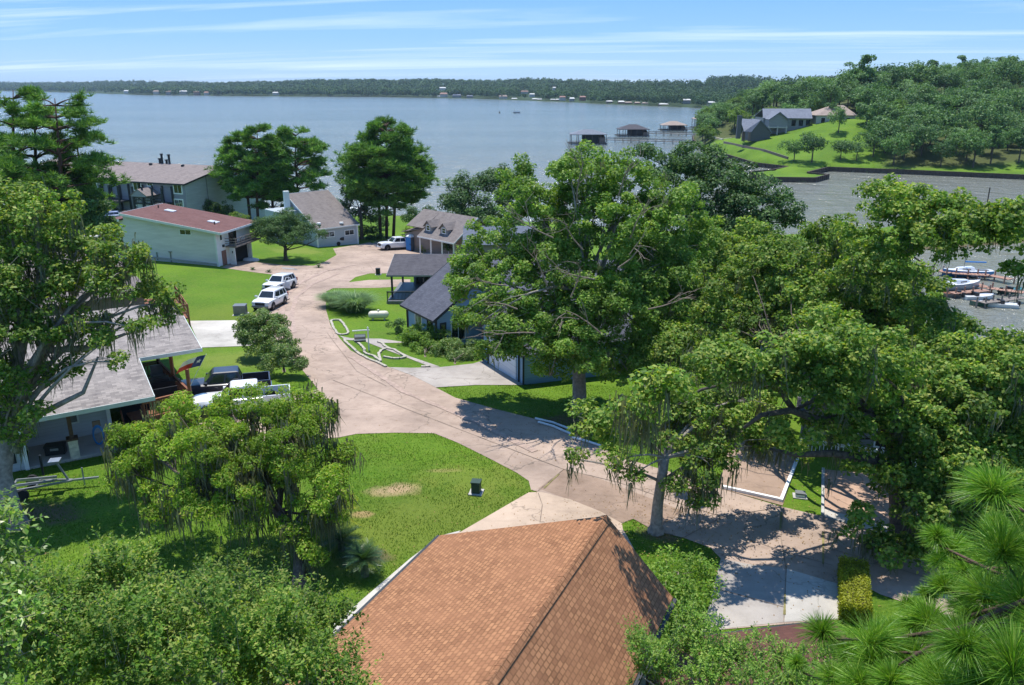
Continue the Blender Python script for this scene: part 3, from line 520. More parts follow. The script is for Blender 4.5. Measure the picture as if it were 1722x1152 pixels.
ch=MB(); e=pt(O,u,q,wd-1.2,up+.2,0); ch.box((e[0],e[1],15.1),(1.2,.8,1.1),.3); ch.build('chimney','far_red',h); ch=MB(); ch.box((e[0],e[1],15.7),(1.4,1.,.1),.3); ch.build('chimney_cap','concrete_grey',h)
r0=W(294,481,10.4); r1=W(315,513,10.4); rl=MB()
dd=r1-r0
for zt in (10.4,10.0,9.6,9.2): rl.bar((r0[0],r0[1],zt),(r1[0],r1[1],zt),.06,.14)
for k in range(4): e=r0+dd*k/3; rl.bar((e[0],e[1],8.),(e[0],e[1],10.5),.12)
e=r1+np.array([-2.6,-.6,0]); rl.bar((r1[0],r1[1],10.4),(e[0],e[1],10.4),.06,.14); rl.bar((e[0],e[1],8.3),(e[0],e[1],10.5),.12); rl.bar((r1[0],r1[1],9.7),(e[0],e[1],9.7),.06,.14)
rl.build('deck_railing','deck_wood',h); fl=MB(); fl.poly([(r0[0],r0[1],9.25),(r1[0],r1[1],9.25),(r1[0]-3.2,r1[1]-.6,9.25),(r0[0]-3.2,r0[1]-.6,9.25)],.12); fl.build('deck_floor','red_wood',h)
# ================= pale green house with red roof
O=np.array([-37.7,100.4]); q=U((.22,.975)); u=np.array([-q[1],q[0]]); base=6.3
h=thing('hillside_house','pale green clapboard house with dark red sloping roof and two skylights','house',(O[0]-6,O[1]+5,6.5))
ze,zr,W8,L1_=11.15,13.15,8.2,13.2; ovf=1.15; sl_=(zr-ze)/(L1_+ovf)
rz_=lambda a: ze+sl_*(a+ovf)
rf=MB(); rf.poly([pt(O,u,q,-ovf,-.5,ze),pt(O,u,q,L1_,-.5,zr),pt(O,u,q,L1_,W8+.5,zr),pt(O,u,q,-ovf,W8+.5,ze)],.16)
zd=lambda a: 12.35-.16*(a-L1_)
rf.poly([pt(O,u,q,L1_+.2,-.4,12.35),pt(O,u,q,L1_+6,-.4,zd(L1_+6)),pt(O,u,q,L1_+6,W8+.4,zd(L1_+6)),pt(O,u,q,L1_+.2,W8+.4,12.35)],.16)
rfo=rf.build('roof','roof_red',h)
fb=MB(); fascia(fb,pt(O,u,q,-ovf-.04,-.5,ze),pt(O,u,q,L1_,-.5,zr),-q,.3,.05); fascia(fb,pt(O,u,q,-ovf,-.5,ze),pt(O,u,q,-ovf,W8+.5,ze),-u,.26,.05); fascia(fb,pt(O,u,q,L1_,-.5,zr+.03),pt(O,u,q,L1_,W8+.5,zr+.03),u,.3,.05); fascia(fb,pt(O,u,q,L1_+.2,-.4,12.35),pt(O,u,q,L1_+6,-.4,zd(L1_+6)),-q,.28,.05); fb.parts('fascia','white_trim',rfo)
w=MB(); A=lambda a,b,z:tuple(pt(O,u,q,a,b,z)); w.shell([A(0,0,rz_(0)-.17),A(L1_-.1,0,rz_(L1_-.1)-.17),A(L1_-.1,.002,zd(L1_)-.17),A(L1_+5.6,0,zd(L1_+5.6)-.17),A(L1_+5.6,W8,zd(L1_+5.6)-.17),A(L1_-.1,W8,zd(L1_)-.17),A(L1_-.1,W8-.002,rz_(L1_)-.17),A(0,W8,rz_(0)-.17)],5.6); w.build('wall','siding_pale_green',h)
for px,py in ((287,359),(359,372.5)):
    e=W(px,py,12.35 if px<300 else 11.75); d_=e[:2]-O; a=d_@u; b_=d_@q; s_=MB(); z=rz_(a); s_.poly([pt(O,u,q,a-.65,b_-.45,rz_(a-.65)+.12),pt(O,u,q,a+.65,b_-.45,rz_(a+.65)+.12),pt(O,u,q,a+.65,b_+.45,rz_(a+.65)+.12),pt(O,u,q,a-.65,b_+.45,rz_(a-.65)+.12)],.14); s_.build('skylight','white_trim',rfo); s_=MB(); s_.poly([pt(O,u,q,a-.55,b_-.35,rz_(a-.55)+.135),pt(O,u,q,a+.55,b_-.35,rz_(a+.55)+.135),pt(O,u,q,a+.55,b_+.35,rz_(a+.55)+.135),pt(O,u,q,a-.55,b_+.35,rz_(a-.55)+.135)],.012); s_.build('skylight_glass','skylight',rfo)
ch=MB(); 
for px,py in ((267,354),(361,378)):
    e=W(px,py,12.6 if px<300 else 11.5); ch.cyl((e[0],e[1],rz_((e[:2]-O)@u)-.05),.09,.4,8)
e=pt(O,u,q,L1_+.45,1.2,12.3); ch.box((e[0],e[1],12.7),(.5,.5,.9)); ch.parts('vent_pipe','dark_wood',rfo)
winpx(h,O,u,-q,302.5,386.5,321,394.5,mx_=2,fw=.14); winpx(h,O,u,-q,262.5,424,267,437,fm='pale_trim',gm='grey_plastic',name='side_door')
ct=MB(); e=pt(O,u,q,.0,-.04,0); ct.box((e[0]+.05,e[1]-.02,(5.7+rz_(0)-.2)/2),(.24,.24,rz_(0)-.2-5.7),math.atan2(u[1],u[0])); ct.parts('corner_trim','white_trim',h)
dn=MB(); sa,_=RV(287.5,430,O,u); e=pt(O,u,q,sa,-.08,0); dn.bar((e[0],e[1],6.3),(e[0],e[1],8.3),.08); dn.bar((e[0]-.25,e[1],8.3),(e[0]+.25,e[1],8.3),.08); dn.build('standpipe','metal_grey',h)
kb=MB(); kb.bar(v3(pt(O,u,q,0,-.12,0),6.95),v3(pt(O,u,q,12,-.12,0),7.6),.06,.22); kb.build('base_trim','concrete_grey',h)
# garage front (faces the drive, normal -u)
ga,_=RV(392,430,O,q); gb,_=RV(404,420,O,q)
fr=MB(); e0=pt(O,u,q,-.02,0,0); mid=pt(O,u,q,-.02,W8/2,0)
fr.box((mid[0],mid[1],8.3),(.06,W8-.02,5.0),math.atan2(-u[0],u[1]) if False else math.atan2(q[1],q[0])-math.pi/2); fr.build('garage_front','white_trim',h)
def onq(a,b,z): return pt(O,u,q,a,b,z)
gd=MB(); gd.poly([onq(-.07,3.2,8.7),onq(-.07,7.0,8.7),onq(-.07,7.0,6.1),onq(-.07,3.2,6.1)],.03); gd.build('garage_opening','shade_black',h)  # shade of the open garage painted as a near-black plate on the front
gd=MB(); gd.poly([onq(-.07,.9,8.5),onq(-.07,1.9,8.5),onq(-.07,1.9,6.2),onq(-.07,.9,6.2)],.03); gd.build('door','far_red',h)
pn=MB(); pn.bar(onq(-.9,2.1,6.2),onq(-.9,2.1,8.8),.75,.14,up=(q[0],q[1],0)); pn.build('garage_column','white_trim',h)
pn=MB(); pn.bar(onq(-.99,2.1,8.05),onq(-.99,2.1,8.35),.5,.02,up=(u[0],u[1],0)); pn.build('house_number','black_trim',h)
window(h,onq(-.05,0,0),q,-u,.9,1.3,9.9,10.7,fm='white_trim'); window(h,onq(-.05,0,0),q,-u,3.0,4.6,8.95,10.9,fm='dark_wood',mx_=2,name='balcony_door')
bl=MB(); bl.poly([onq(-.06,1.9,8.98),onq(-.06,8.2,8.98),onq(-1.6,8.2,8.98),onq(-1.6,1.9,8.98)],.18)
for z in (9.3,9.6,9.95):
    bl.bar(onq(-1.6,1.9,z),onq(-1.6,8.2,z),.05,.09); bl.bar(onq(-.1,1.9,z),onq(-1.6,1.9,z),.05,.09); bl.bar(onq(-.1,8.2,z),onq(-1.6,8.2,z),.05,.09)
for k in range(6): e=onq(-1.6,1.9+6.3*k/5,0); bl.bar((e[0],e[1],8.9),(e[0],e[1],10.),.08)
bl.build('balcony','grey_wood',h)
cp=MB(); e=onq(-.3,7.4,0); cp.bar((e[0],e[1],5.9),(e[0],e[1],8.8),.35)
cp.build('garage_post','white_trim',h)
lt=MB(); e=onq(-.12,1.4,9.1); lt.box(e,(.25,.3,.3)); lt.build('wall_lamp','black_trim',h)
# ================= grey shed roofed house
O=np.array([-29.9,121.4]); u=U((.745,.667)); q=np.array([-u[1],u[0]]); Lw=7.1; D=8.7; z0,z1=8.0,12.25
h=thing('shed_roof_house','grey blue house with one steep brown roof plane and a white chimney','house',(O[0],O[1]+4,5))
k=(z1-z0)/D; rf=MB(); rf.poly([pt(O,u,q,-.25,-.3,z0-.3*k),pt(O,u,q,Lw+.25,-.3,z0-.3*k),pt(O,u,q,Lw+.25,D+.2,z1+.2*k),pt(O,u,q,-.25,D+.2,z1+.2*k)],.16); rfo=rf.build('roof','roof_brown',h)
fb=MB(); fascia(fb,pt(O,u,q,-.25,-.3,z0-.3*k),pt(O,u,q,-.25,D+.2,z1+.2*k),-u,.22); fascia(fb,pt(O,u,q,-.29,-.3,z0-.3*k),pt(O,u,q,Lw+.29,-.3,z0-.3*k),-q,.2); fascia(fb,pt(O,u,q,-.25,D+.2,z1+.28*k),pt(O,u,q,Lw+.25,D+.2,z1+.28*k),q,.2); fb.parts('fascia','white_trim',rfo)
for px,py in ((535,362),(573,358.5)):
    e=W(px,py,9.8); b_=(e[:2]-O)@q; a=(e[:2]-O)@u; m=MB(); m.lathe([(0,.3),(.3,.28),(.34,.12),(.3,0)],(e[0],e[1],z0+k*b_+.02),12); m.build('roof_vent','white_trim',rfo)
w=MB(); A=lambda a,b,z:tuple(pt(O,u,q,a,b,z)); w.shell([A(0,0,z0-.18),A(Lw,0,z0-.18),A(Lw,D,z1-.2),A(0,D,z1-.2)],4.2); w.build('wall','siding_grey_blue',h)
w=MB(); w.shell([A(-3.4,D-3.2,10.1),A(-.01,D-3.2,10.1),A(-.01,D+1.5,10.1),A(-3.4,D+1.5,10.1)],4.2,True); w.build('side_wing','siding_grey_blue',h)
ch=MB(); e=A(-.75,D-1.,0); ch.box((e[0],e[1],11.5),(.8,.8,2.9),.5); ch.build('chimney','pale_trim',h); ch=MB(); e=A(-.1,D+.45,0); ch.box((e[0],e[1],11.3),(.7,.7,2.4),.5); ch.build('chimney_back','black_trim',h)
winpx(h,O,u,-q,545,391.5,562,397,mx_=2,gm='pale_glass'); winpx(h,O,u,-q,580,388,595,393.5,mx_=2)
ct=MB(); 
for a in (0,Lw): e=A(a,-.02,0); ct.bar((e[0],e[1],4.3),(e[0],e[1],z0-.2),.2)
ct.parts('corner_trim','white_trim',h)
ac=MB(); e=G(511,409); ac.box((e[0],e[1],e[2]+.45),(.9,.9,.9),.4); single(ac,'air_conditioner','galvanised','grey air conditioning unit beside the grey shed roofed house','air conditioner',e)
# ================= dormer house
O=np.array([-8.2,111.3]); u=U((-.71,.70)); q=np.array([-u[1],u[0]])*-1
q=U((.70,.71)); h=thing('dormer_house','taupe house with two dormer windows over its front porch','house',(O[0]-3,O[1]+8,4.6))
Lw=12.2; ze,zr,D=7.6,10.7,4.7
rf=MB(); rf.poly([pt(O,u,q,0,0,ze),pt(O,u,q,8.2,0,ze),pt(O,u,q,8.2,D,zr),pt(O,u,q,0,D,zr)],.14); rf.poly([pt(O,u,q,0,D+.002,zr),pt(O,u,q,Lw,D+.002,zr),pt(O,u,q,Lw,2*D,ze),pt(O,u,q,0,2*D,ze)],.14)
rf.poly([pt(O,u,q,8.2,1.4,8.6),pt(O,u,q,13.8,1.4,7.4),pt(O,u,q,13.8,8,7.4),pt(O,u,q,8.2,8,9.8)],.12); rf.poly([pt(O,u,q,8.22,D,zr-.02),pt(O,u,q,Lw,D,zr-.02),pt(O,u,q,Lw,1.2,8.6),pt(O,u,q,8.22,1.2,8.6)],.12)
rfo=rf.build('roof','roof_brown',h)
fb=MB(); fascia(fb,pt(O,u,q,-.03,0,ze),pt(O,u,q,8.2,0,ze),-q,.2); fascia(fb,pt(O,u,q,0,0,ze),pt(O,u,q,0,D,zr),-u,.18); fb.parts('fascia','white_trim',rfo)
w=MB(); A=lambda a,b,z:tuple(pt(O,u,q,a,b,z)); w.shell([A(.5,1.9,ze+.9),A(.5,D,zr-.25),A(.5,2*D-.4,ze),A(13.4,2*D-.4,ze-.2),A(13.4,1.8,7.1),A(8.4,1.8,ze+.9)],3.8); w.build('wall','siding_taupe',h)
ps=MB()
for a in (.35,2.9,5.4,7.9): e=A(a,.25,0); ps.bar((e[0],e[1],4.),(e[0],e[1],ze-.15),.2)
ps.parts('porch_post','white_trim',h); fl=MB(); fl.poly([A(.1,0.05,4.85),A(8,0.05,4.85),A(8,1.88,4.85),A(.1,1.88,4.85)],.5); fl.build('porch_floor','concrete_grey',h)
for s0,s1 in ((1.2,2.3),(3.4,4.2),(6,7.2)): window(h,A(0,1.9,0),u,-q,s0,s1,5.3 if s0!=3.4 else 4.9,6.9,mx_=2 if s0!=3.4 else 1,gm='glass',name='window' if s0!=3.4 else 'door')
for t_ in (3.4,6.9):
    zf=9.75; d0=1.1; m=MB(); kz=(zr-ze)/D; zl=ze+kz*d0
    zp=9.9; ze2=9.15; dend=(zp-ze)/kz; dside=(ze2-ze)/kz
    m.shell([A(t_-.8,d0,ze2),A(t_-.8,dside+.2,ze2),A(t_,dend-.1,zp-.05),A(t_+.8,dside+.2,ze2),A(t_+.8,d0,ze2),A(t_,d0,zp-.05)],zl-.3); do=m.build('dormer','siding_mid',h)
    m=MB(); m.poly([A(t_-1.,d0-.25,ze2-.16),A(t_,d0-.25,zp+.03),A(t_,dend+.2,zp+.03),A(t_-1.,dside-.1,ze2-.16)],.08); m.poly([A(t_+1.,d0-.25,ze2-.16),A(t_+.002,d0-.25,zp+.03),A(t_+.002,dend+.2,zp+.03),A(t_+1.,dside-.1,ze2-.16)],.08); m.build('dormer_roof','roof_brown',do)
    window(do,A(0,d0,0),u,-q,t_-.33,t_+.33,zl+.15,ze2-.02,mz_=2,fw=.12)
# ================= slate blue roof behind the trees
h=thing('cottage','cottage with slate blue roof glimpsed behind the big maple, beside the dormer house','house',(-2,109,4.6))
rf=MB(); rf.poly([(-6.7,106,8.4),(3.5,106,8.4),(3.5,109.6,10.35),(-6.7,109.6,10.35)],.14); rf.poly([(-6.7,109.603,10.35),(3.5,109.603,10.35),(3.5,112.2,9.),(-6.7,112.2,9.)],.14); rf.build('roof','roof_blue',h)
w=MB(); w.shell([(-6.3,106.4,8.4),(3.2,106.4,8.4),(3.2,109.6,10.1),(3.2,111.9,9),(-6.3,111.9,9),(-6.3,109.6,10.1)],3.8); w.build('wall','siding_taupe',h)
# ================= blue house in the middle
h=BH=thing('blue_house','light blue house with dark slate shingle roof under the tall light green tree','house',(-3,63,8.5))
A_=np.array([-9.6,66.0]); e=U((.55,-.835)); p_=U((.835,.55)); K=.65; t0=5.04
rf=MB(); X=lambda a,b,z=None,o=A_: pt(o,e,p_,a,b,(11.0+K*b) if z is None else z)
ridge=11.0+K*t0
rf.poly([X(0,0),X(6.0,0),X(6.0,t0),X(0,t0)],.14); rf.poly([X(0,t0+.002,ridge),X(6.0,t0+.002,ridge),X(6.0,2*t0,11.),X(0,2*t0,11.)],.14)
# main block: ridge runs to the right, long slope towards the camera
m0=X(0,t0); rf.poly([(m0[0]-.1,m0[1]+.1,ridge+.02),(9.5,m0[1]+.1,ridge+.02),(9.5,59.3,11.2),(1.5,59.3,11.2)],.12); rf.poly([(m0[0]-.1,m0[1]+.102,ridge+.02),(9.5,m0[1]+.102,ridge+.02),(9.5,77,11.),(-5.5,77,11.)],.12)
rfo=rf.build('roof','roof_slate',h)
w=MB(); S=lambda a,b,z:tuple(pt(A_,e,p_,a,b,z)); w.shell([S(.4,.5,11.1),S(5.6,.5,11.1),S(5.6,t0,ridge-.2),S(5.6,2*t0-.5,11.1),S(.4,2*t0-.5,11.1),S(.4,t0,ridge-.2)],7.4); w.shell([(1.6,60,11.3),(9.2,60,11.3),(9.2,76.5,11.2),(-4.8,76.5,11.2),(-4.8,70,12.),],7.4); w.build('wall','siding_blue',h)
tb=MB()
for a,b in ((.4,.5),(5.6,.5)): c=S(a,b-.03,0); tb.bar((c[0],c[1],7.6),(c[0],c[1],10.98),.18)
fascia(tb,X(0,0),X(6.03,0),-p_,.16); fascia(tb,X(6.0,0),X(6.0,t0),e,.22); fascia(tb,X(0,0),X(0,t0),-e,.2); tb.build('trim','black_trim',h)
oo=S(0,.5,0)[:2]
for s0,s1,mx2 in ((1.9,3.0,1),(4.1,4.9,1)): window(h,oo,e,-p_,s0,s1,8.9,10.6,fm='white_trim' if s0<2 else 'black_trim',gm='pale_glass' if s0<2 else 'glass')
o3=S(5.6,0,0)[:2]; window(h,o3,p_,e,1.9,3.1,8.9,10.5,mx_=2); window(h,o3,p_,e,.9,1.3,9.0,10.5,fm='black_trim')
# small entry roof beside the wing
rf=MB(); rf.poly([X(6.0,3.0,11.3),X(8.8,3.0,10.6),X(8.8,7.5,10.6),X(6.0,7.5,11.3)],.12); rf.build('entry_roof','roof_slate',h)
ep=MB(); 
for b in (3.2,): c=X(8.6,b,0); ep.bar((c[0],c[1],8.2),(c[0],c[1],10.5),.16)
ep.build('entry_post','black_trim',h)
# garage wing, door faces lower left
g0=G(818,609)[:2]; g1=G(876,644)[:2]; d=U(g1-g0); n=np.array([d[1],-d[0]]); n=n if n@np.array([-1,-.3])>0 else -n; i_=-n; Lg=np.linalg.norm(g1-g0)+.5
rz_g=math.atan2(d[1],d[0])
w=MB(); Q=lambda a,b,z: tuple(pt(g0,d,i_,a,b,z)); w.shell([Q(-.6,0,11.5),Q(Lg/2-.3,0,14.0),Q(Lg,0,11.5),Q(Lg,8,11.5),Q(Lg/2-.3,8,14.),Q(-.6,8,11.5)],8.2); w.build('garage_wall','siding_blue',h)
rf=MB(); rf.poly([Q(-1.,-.4,11.38),Q(Lg/2-.3,-.4,14.2),Q(Lg/2-.3,9,14.2),Q(-1.,9,11.38)],.13); rf.poly([Q(Lg+.4,-.4,11.38),Q(Lg/2-.298,-.4,14.2),Q(Lg/2-.298,9,14.2),Q(Lg+.4,9,11.38)],.13); rf.build('garage_roof','roof_slate',h)
gd=MB(); c=Q(Lg/2-.25,-.03,0)
for k in range(4): gd.box((c[0],c[1],9.15+.56*k),(Lg-1.9,.07,.55),rz_g)
gd.build('garage_door','garage_white',h)
gt=MB(); 
for a in (.45,Lg-.75,Lg-.02,-.55): c=Q(a,-.05,0); gt.bar((c[0],c[1],8.5),(c[0],c[1],11.2),.13)
c0=Q(.45,-.05,11.15); c1_=Q(Lg-.75,-.05,11.15); gt.bar(c0,c1_,.1,.16); gt.build('door_trim','black_trim',h)
# carport / porch wing with posts, railing and deck
cz=lambda Y: 10.2+1.3*(Y-80.4)/4.6
cpz=thing('carport','open porch with dark flat pitched roof on a black post beside the road bend','porch',(-8,82.5,7.4))
rf=MB(); rf.poly([(-12.95,80.4,10.2),(-3.6,80.4,10.2),(-3.6,85,11.5),(-12.7,85,11.5)],.14); rf.poly([(-12.7,85.003,11.5),(-3.6,85.003,11.5),(-3.6,88.5,10.5),(-12.5,88.5,10.5)],.14); rfo=rf.build('roof','roof_dark',cpz)
fb=MB(); fascia(fb,(-12.98,80.4,10.2),(-3.6,80.4,10.2),(0,-1),.17); fascia(fb,(-12.95,80.4,10.2),(-12.7,85,11.5),(-1,0),.17); fb.build('fascia','metal_grey',rfo)
ps=MB()
for x,y in ((-12.5,80.8),(-12.3,87.6)): ps.bar((x,y,7.3),(x,y,10.15),.2)
ps.parts('post','black_trim',cpz)
w=MB(); w.shell([(-10.7,87.8,10.6),(-3.6,87.8,10.6),(-3.6,87.6,10.6),(-10.7,87.6,10.6)],7.2); w.shell([(-10.9,86.2,10.9),(-10.7,86.2,10.9),(-10.7,88,10.6),(-10.9,88,10.6)],7.2);  w.build('wall','siding_mid',cpz)
fl=MB(); fl.poly([(-12.9,79.2,7.75),(-5,79.2,7.75),(-5,87.5,7.75),(-12.6,87.5,7.75)],.35); fl.build('porch_floor','metal_grey',cpz)
railing((-12.8,79.3),(-7.5,79.3),7.75,8.75,cpz,'black_trim',.14,posts=3)
OFF=np.zeros(3)
m=MB(); 
for k in range(26): x=-9.9+rng.random()*3.8; y=84.5+rng.random()*2; z=7.95+rng.random()*1.2; m.box((x,y,z),(.3+.4*rng.random(),.3,.3+.3*rng.random()),rng.random()*3)
single(m,'stored_furniture','black_plastic','dark jumble of stored chairs and boxes at the back of the open porch','furniture',(-8,85.3,7.75))
# ================= grey house behind the big oak on the right
O=G(1432,762)[:2]+np.array([0,.6]); u=U((.93,-.37)); q=np.array([-u[1],u[0]])
h=thing('gable_house','dark grey gable house with white railings behind the sprawling oak','house',(O[0]+3,O[1]+4,8.8))
w=MB(); A=lambda a,b,z:tuple(pt(O,u,q,a,b,z)); w.shell([A(-2.6,0,11.2),A(.6,0,12.9),A(3.8,0,11.2),A(3.8,7,11.2),A(.6,7,12.9),A(-2.6,7,11.2)],6.5); w.build('wall','siding_mid',h)
rf=MB(); rf.poly([A(-3,-.4,11.05),A(.6,-.4,13.),A(.6,7.3,13.),A(-3,7.3,11.05)],.12); rf.poly([A(4.2,-.4,11.05),A(.602,-.4,13.),A(.602,7.3,13.),A(4.2,7.3,11.05)],.12); rf.build('roof','roof_dark',h)
window(h,O,u,-q,-.8,.4,9.6,10.7,mx_=2); window(h,O,u,-q,1.4,2.6,9.6,10.7,mx_=2)
railing(A(-2.5,-1.2,0),A(3.4,-1.2,0),8.9,9.9,h,'white_trim',.2,posts=4); fl=MB(); fl.poly([A(-2.6,-1.3,8.95),A(3.5,-1.3,8.95),A(3.5,-.02,8.95),A(-2.6,-.02,8.95)],.3); fl.build('porch_floor','concrete_grey',h)
# big garage / house volumes glimpsed through the oaks
h=thing('lake_house','white and grey house glimpsed through the oak crowns above the marina','house',(24,66,6.4))
w=MB(); w.shell([(18,64,10.2),(22,64,12.2),(26.,64,10.2),(26,71,10.2),(22,71,12.2),(18,71,10.2)],5); w.build('wall','siding_tan',h)
rf=MB(); rf.poly([(17.6,63.6,10.),(22,63.6,12.3),(22,71.4,12.3),(17.6,71.4,10.)],.12); rf.poly([(26.4,63.6,10.),(22.002,63.6,12.3),(22.002,71.4,12.3),(26.4,71.4,10.)],.12); rf.build('roof','roof_dark',h)
window(h,(18,64),(1,0),(0,-1),1.5,3,7.6,9.2,mx_=2); window(h,(18,64),(1,0),(0,-1),5,6.5,7.6,9.2,mx_=2)
# ================= apartment building
O=np.array([-59.0,145.3]); u=U((-.936,.353)); q=U((.353,.936)); ze,zr,D,Lw=12.0,14.05,11.,44.
h=AP=thing('apartment_building','three storey blue grey apartment block with brown roof by the lake','apartment building',(-75,160,3.2))
A=lambda a,b,z:tuple(pt(O,u,q,a,b,z))
rf=MB(); rf.poly([A(-.35,-.5,ze-.1),A(Lw,-.5,ze-.1),A(Lw,D,zr),A(-.35,D,zr)],.16); rf.poly([A(-.35,D+.003,zr),A(Lw,D+.003,zr),A(Lw,2*D+.5,ze-.1),A(-.35,2*D+.5,ze-.1)],.16); rfo=rf.build('roof','roof_apartment',h)
fb=MB(); fascia(fb,A(-.38,-.5,ze-.1),A(Lw,-.5,ze-.1),-q,.28,.06); fascia(fb,A(-.35,-.5,ze-.1),A(-.35,D,zr),-u,.28,.06); fb.parts('fascia','black_trim',rfo)
w=MB(); w.shell([A(Lw-.5,0,ze-.2),A(0,0,ze-.2),A(0,.004,ze-.2),A(Lw-.5,2*D,ze-.2)],1.5)
w.build('wall','siding_apartment',h)
w=MB(); w.shell([A(0,0.01,ze-.2),A(0,D,zr-.25),A(0,2*D,ze-.2),A(.3,2*D,ze-.2),A(.3,D,zr-.25),A(.3,.01,ze-.2)],1.5); w.build('gable_wall','siding_apartment_pale',h)
gp=MB(); gp.bar(A(-.06,5.6,2),A(-.06,5.6,12.6),.12); gp.build('downpipe','metal_grey',h)
for r_ in [(224,306.5,237.5,320),(226,331,240,345),(292,311,306,325),(294,336,308,347),(150.6,307,163,315),(154,326,160,339),(165.5,326,173,340),(248,308,256,312),(156,350,162,358)]: winpx(h,O,u,-q,*r_,gm='pale_glass' if r_[1]>320 else 'glass',fw=.22,mx_=2)
for a,zt in ((33,1.4),(34,.6),(13.2,1.6),(13.9,.6),(15.,1.7),(15.6,.8)):
    e=A(a,D,zr); c=MB(); c.cyl((e[0],e[1],zr-.1),.22,zt+.1,10); c.cyl((e[0],e[1],zr+zt),.34,.18,10); c.build('flue','black_trim',rfo)
for px,py in ((213,274),(264,277),(316,279.5)):
    e=W(px,py,13.7); a=(e[:2]-O)@u; e=A(a,D-1.4,13.8); c=MB(); c.box((e[0],e[1],13.95),(.5,.5,.4)); c.build('roof_vent','black_trim',rfo)
# black stair towers
def stairs(s0,s1,nm):
    t_=MB()
    for a in np.linspace(s0,s1,4): t_.bar(A(a,-2.6,2),A(a,-2.6,11.3),.28); t_.bar(A(a,-.15,2),A(a,-.15,11.3),.28)
    for z in (5.6,8.4):
        t_.poly([A(s0,-2.6,z),A(s1,-2.6,z),A(s1,-.1,z),A(s0,-.1,z)],.25)
        for zz_ in (z+.55,z+1.05): t_.bar(A(s0,-2.65,zz_),A(s1,-2.65,zz_),.06,.12)
        for a in np.arange(s0,s1,.35): t_.bar(A(a,-2.65,z),A(a,-2.65,z+1.05),.06)
    for z in (2.9,5.7): t_.bar(A(s0+.3,-1.9,z),A(s1-.3,-1.9,z+2.8),.9,.3); t_.bar(A(s0+.3,-2.4,z+1),A(s1-.3,-2.4,z+3.8),.1,.12)
    return t_.build(nm,'black_trim',h)
sa=RV(219,330,O,u)[0]; sb=RV(176,335,O,u)[0]; stairs(min(sa,sb),max(sa,sb),'stair_tower')
sa=RV(291,330,O,u)[0]; sb=RV(243,330,O,u)[0]; s0,s1=min(sa,sb),max(sa,sb); stairs(s0,s1,'stair_tower')
pr=MB(); c=s1-1.9; pr.poly([A(c-2.,-3.4,9.8),A(c,-3.4,11.0),A(c,0,11.0),A(c-2.,0,9.8)],.12); pr.poly([A(c+2.,-3.4,9.8),A(c+.002,-3.4,11.0),A(c+.002,0,11.0),A(c+2.,0,9.8)],.12); pr.build('porch_roof','roof_apartment',h)
pr=MB(); pr.shell([A(c-1.8,-3.3,9.75),A(c,-3.3,10.85),A(c+1.8,-3.3,9.75),A(c+1.8,-3.2,9.75),A(c,-3.2,10.85),A(c-1.8,-3.2,9.75)],9.6); pr.build('porch_gable','siding_apartment',h)
for a in (c-1.7,c+.3,): window(h,A(0,-2.4,0),u,-q,a,a+1.1,7.0,9.3,fm='siding_apartment',gm='siding_apartment_pale',name='screen_panel')
# lower wing at the far left of the apartments
w=MB(); w.shell([A(Lw+3,-9,9.),A(Lw-.6,-9,9.),A(Lw-.6,-.6,9.),A(Lw+3,-.6,9.)],1.5); 
# ================= houses over the inlet
Y0=330.
h=thing('far_house','charcoal gabled boat cottage at the top of the far lawn','house',(97,Y0+6,10))
g1,ap,g2=P(1263,221,Y0),P(1279,202,Y0),P(1296,221,Y0); l1,l2=P(1246,217,Y0+6),P(1257,201,Y0+14)
w=MB(); w.shell([tuple(g1),tuple(ap-[0,0,.1]),tuple(g2),(g2[0],Y0+12,g2[2]),(g1[0],Y0+12,g1[2])],7); w.build('wall','siding_charcoal',h)
rf=MB(); rf.poly([(l1[0],Y0+1,g1[2]-.1),(g1[0],Y0-.6,g1[2]-.1),(ap[0],Y0-.6,ap[2]+.15),(ap[0]-5,Y0+12,ap[2]+.15)],.3); rf.poly([(g2[0]+.5,Y0-.6,g2[2]-.2),(ap[0]+.02,Y0-.6,ap[2]+.15),(ap[0]+.02,Y0+12,ap[2]+.15),(g2[0]+.5,Y0+12,g2[2]-.2)],.3); rf.build('roof','roof_far',h)
c=MB(); e=P(1243,222,Y0); c.box((e[0],Y0+1,12.5),(1.6,1.6,9)); c.build('chimney','siding_charcoal',h)
w=MB(); w.shell([(l1[0]+.8,Y0+2,g1[2]-.3),(g1[0]-2.8,Y0+2,g1[2]-.3),(g1[0]-2.8,Y0+3,g1[2]-.3),(l1[0]+.8,Y0+3,g1[2]-.3)],7); w.bar((g1[0]-.6,Y0-.2,7),(g1[0]-.6,Y0-.2,g1[2]-.3),.8); w.parts('porch_pier','siding_brown',h)
h=thing('far_house','long grey lake house with pale metal roof above the far lawn','house',(112,345,13))
a0,a1,a2,a3=P(1284,198,345),P(1281,185,352),P(1363,199,345),P(1362,185,352)
rf=MB(); rf.poly([(a0[0]-.5,344,a0[2]),(a2[0]+.5,344,a2[2]),(a3[0],351,a1[2]+.6),(a1[0],351,a1[2]+.6)],.3); rf.poly([(a1[0],351.01,a1[2]+.6),(a3[0],351.01,a1[2]+.6),(a2[0]+.5,358,a2[2]),(a0[0]-.5,358,a0[2])],.3)
gx=P(1308,200,340)[0]; rf.poly([(gx-4.2,338,a0[2]-.4),(gx,338,a0[2]+2.6),(gx,349,a0[2]+2.6),(gx-4.2,349,a0[2]-.4)],.3); rf.poly([(gx+4.2,338,a0[2]-.4),(gx+.01,338,a0[2]+2.6),(gx+.01,349,a0[2]+2.6),(gx+4.2,349,a0[2]-.4)],.3); rf.build('roof','roof_far',h)
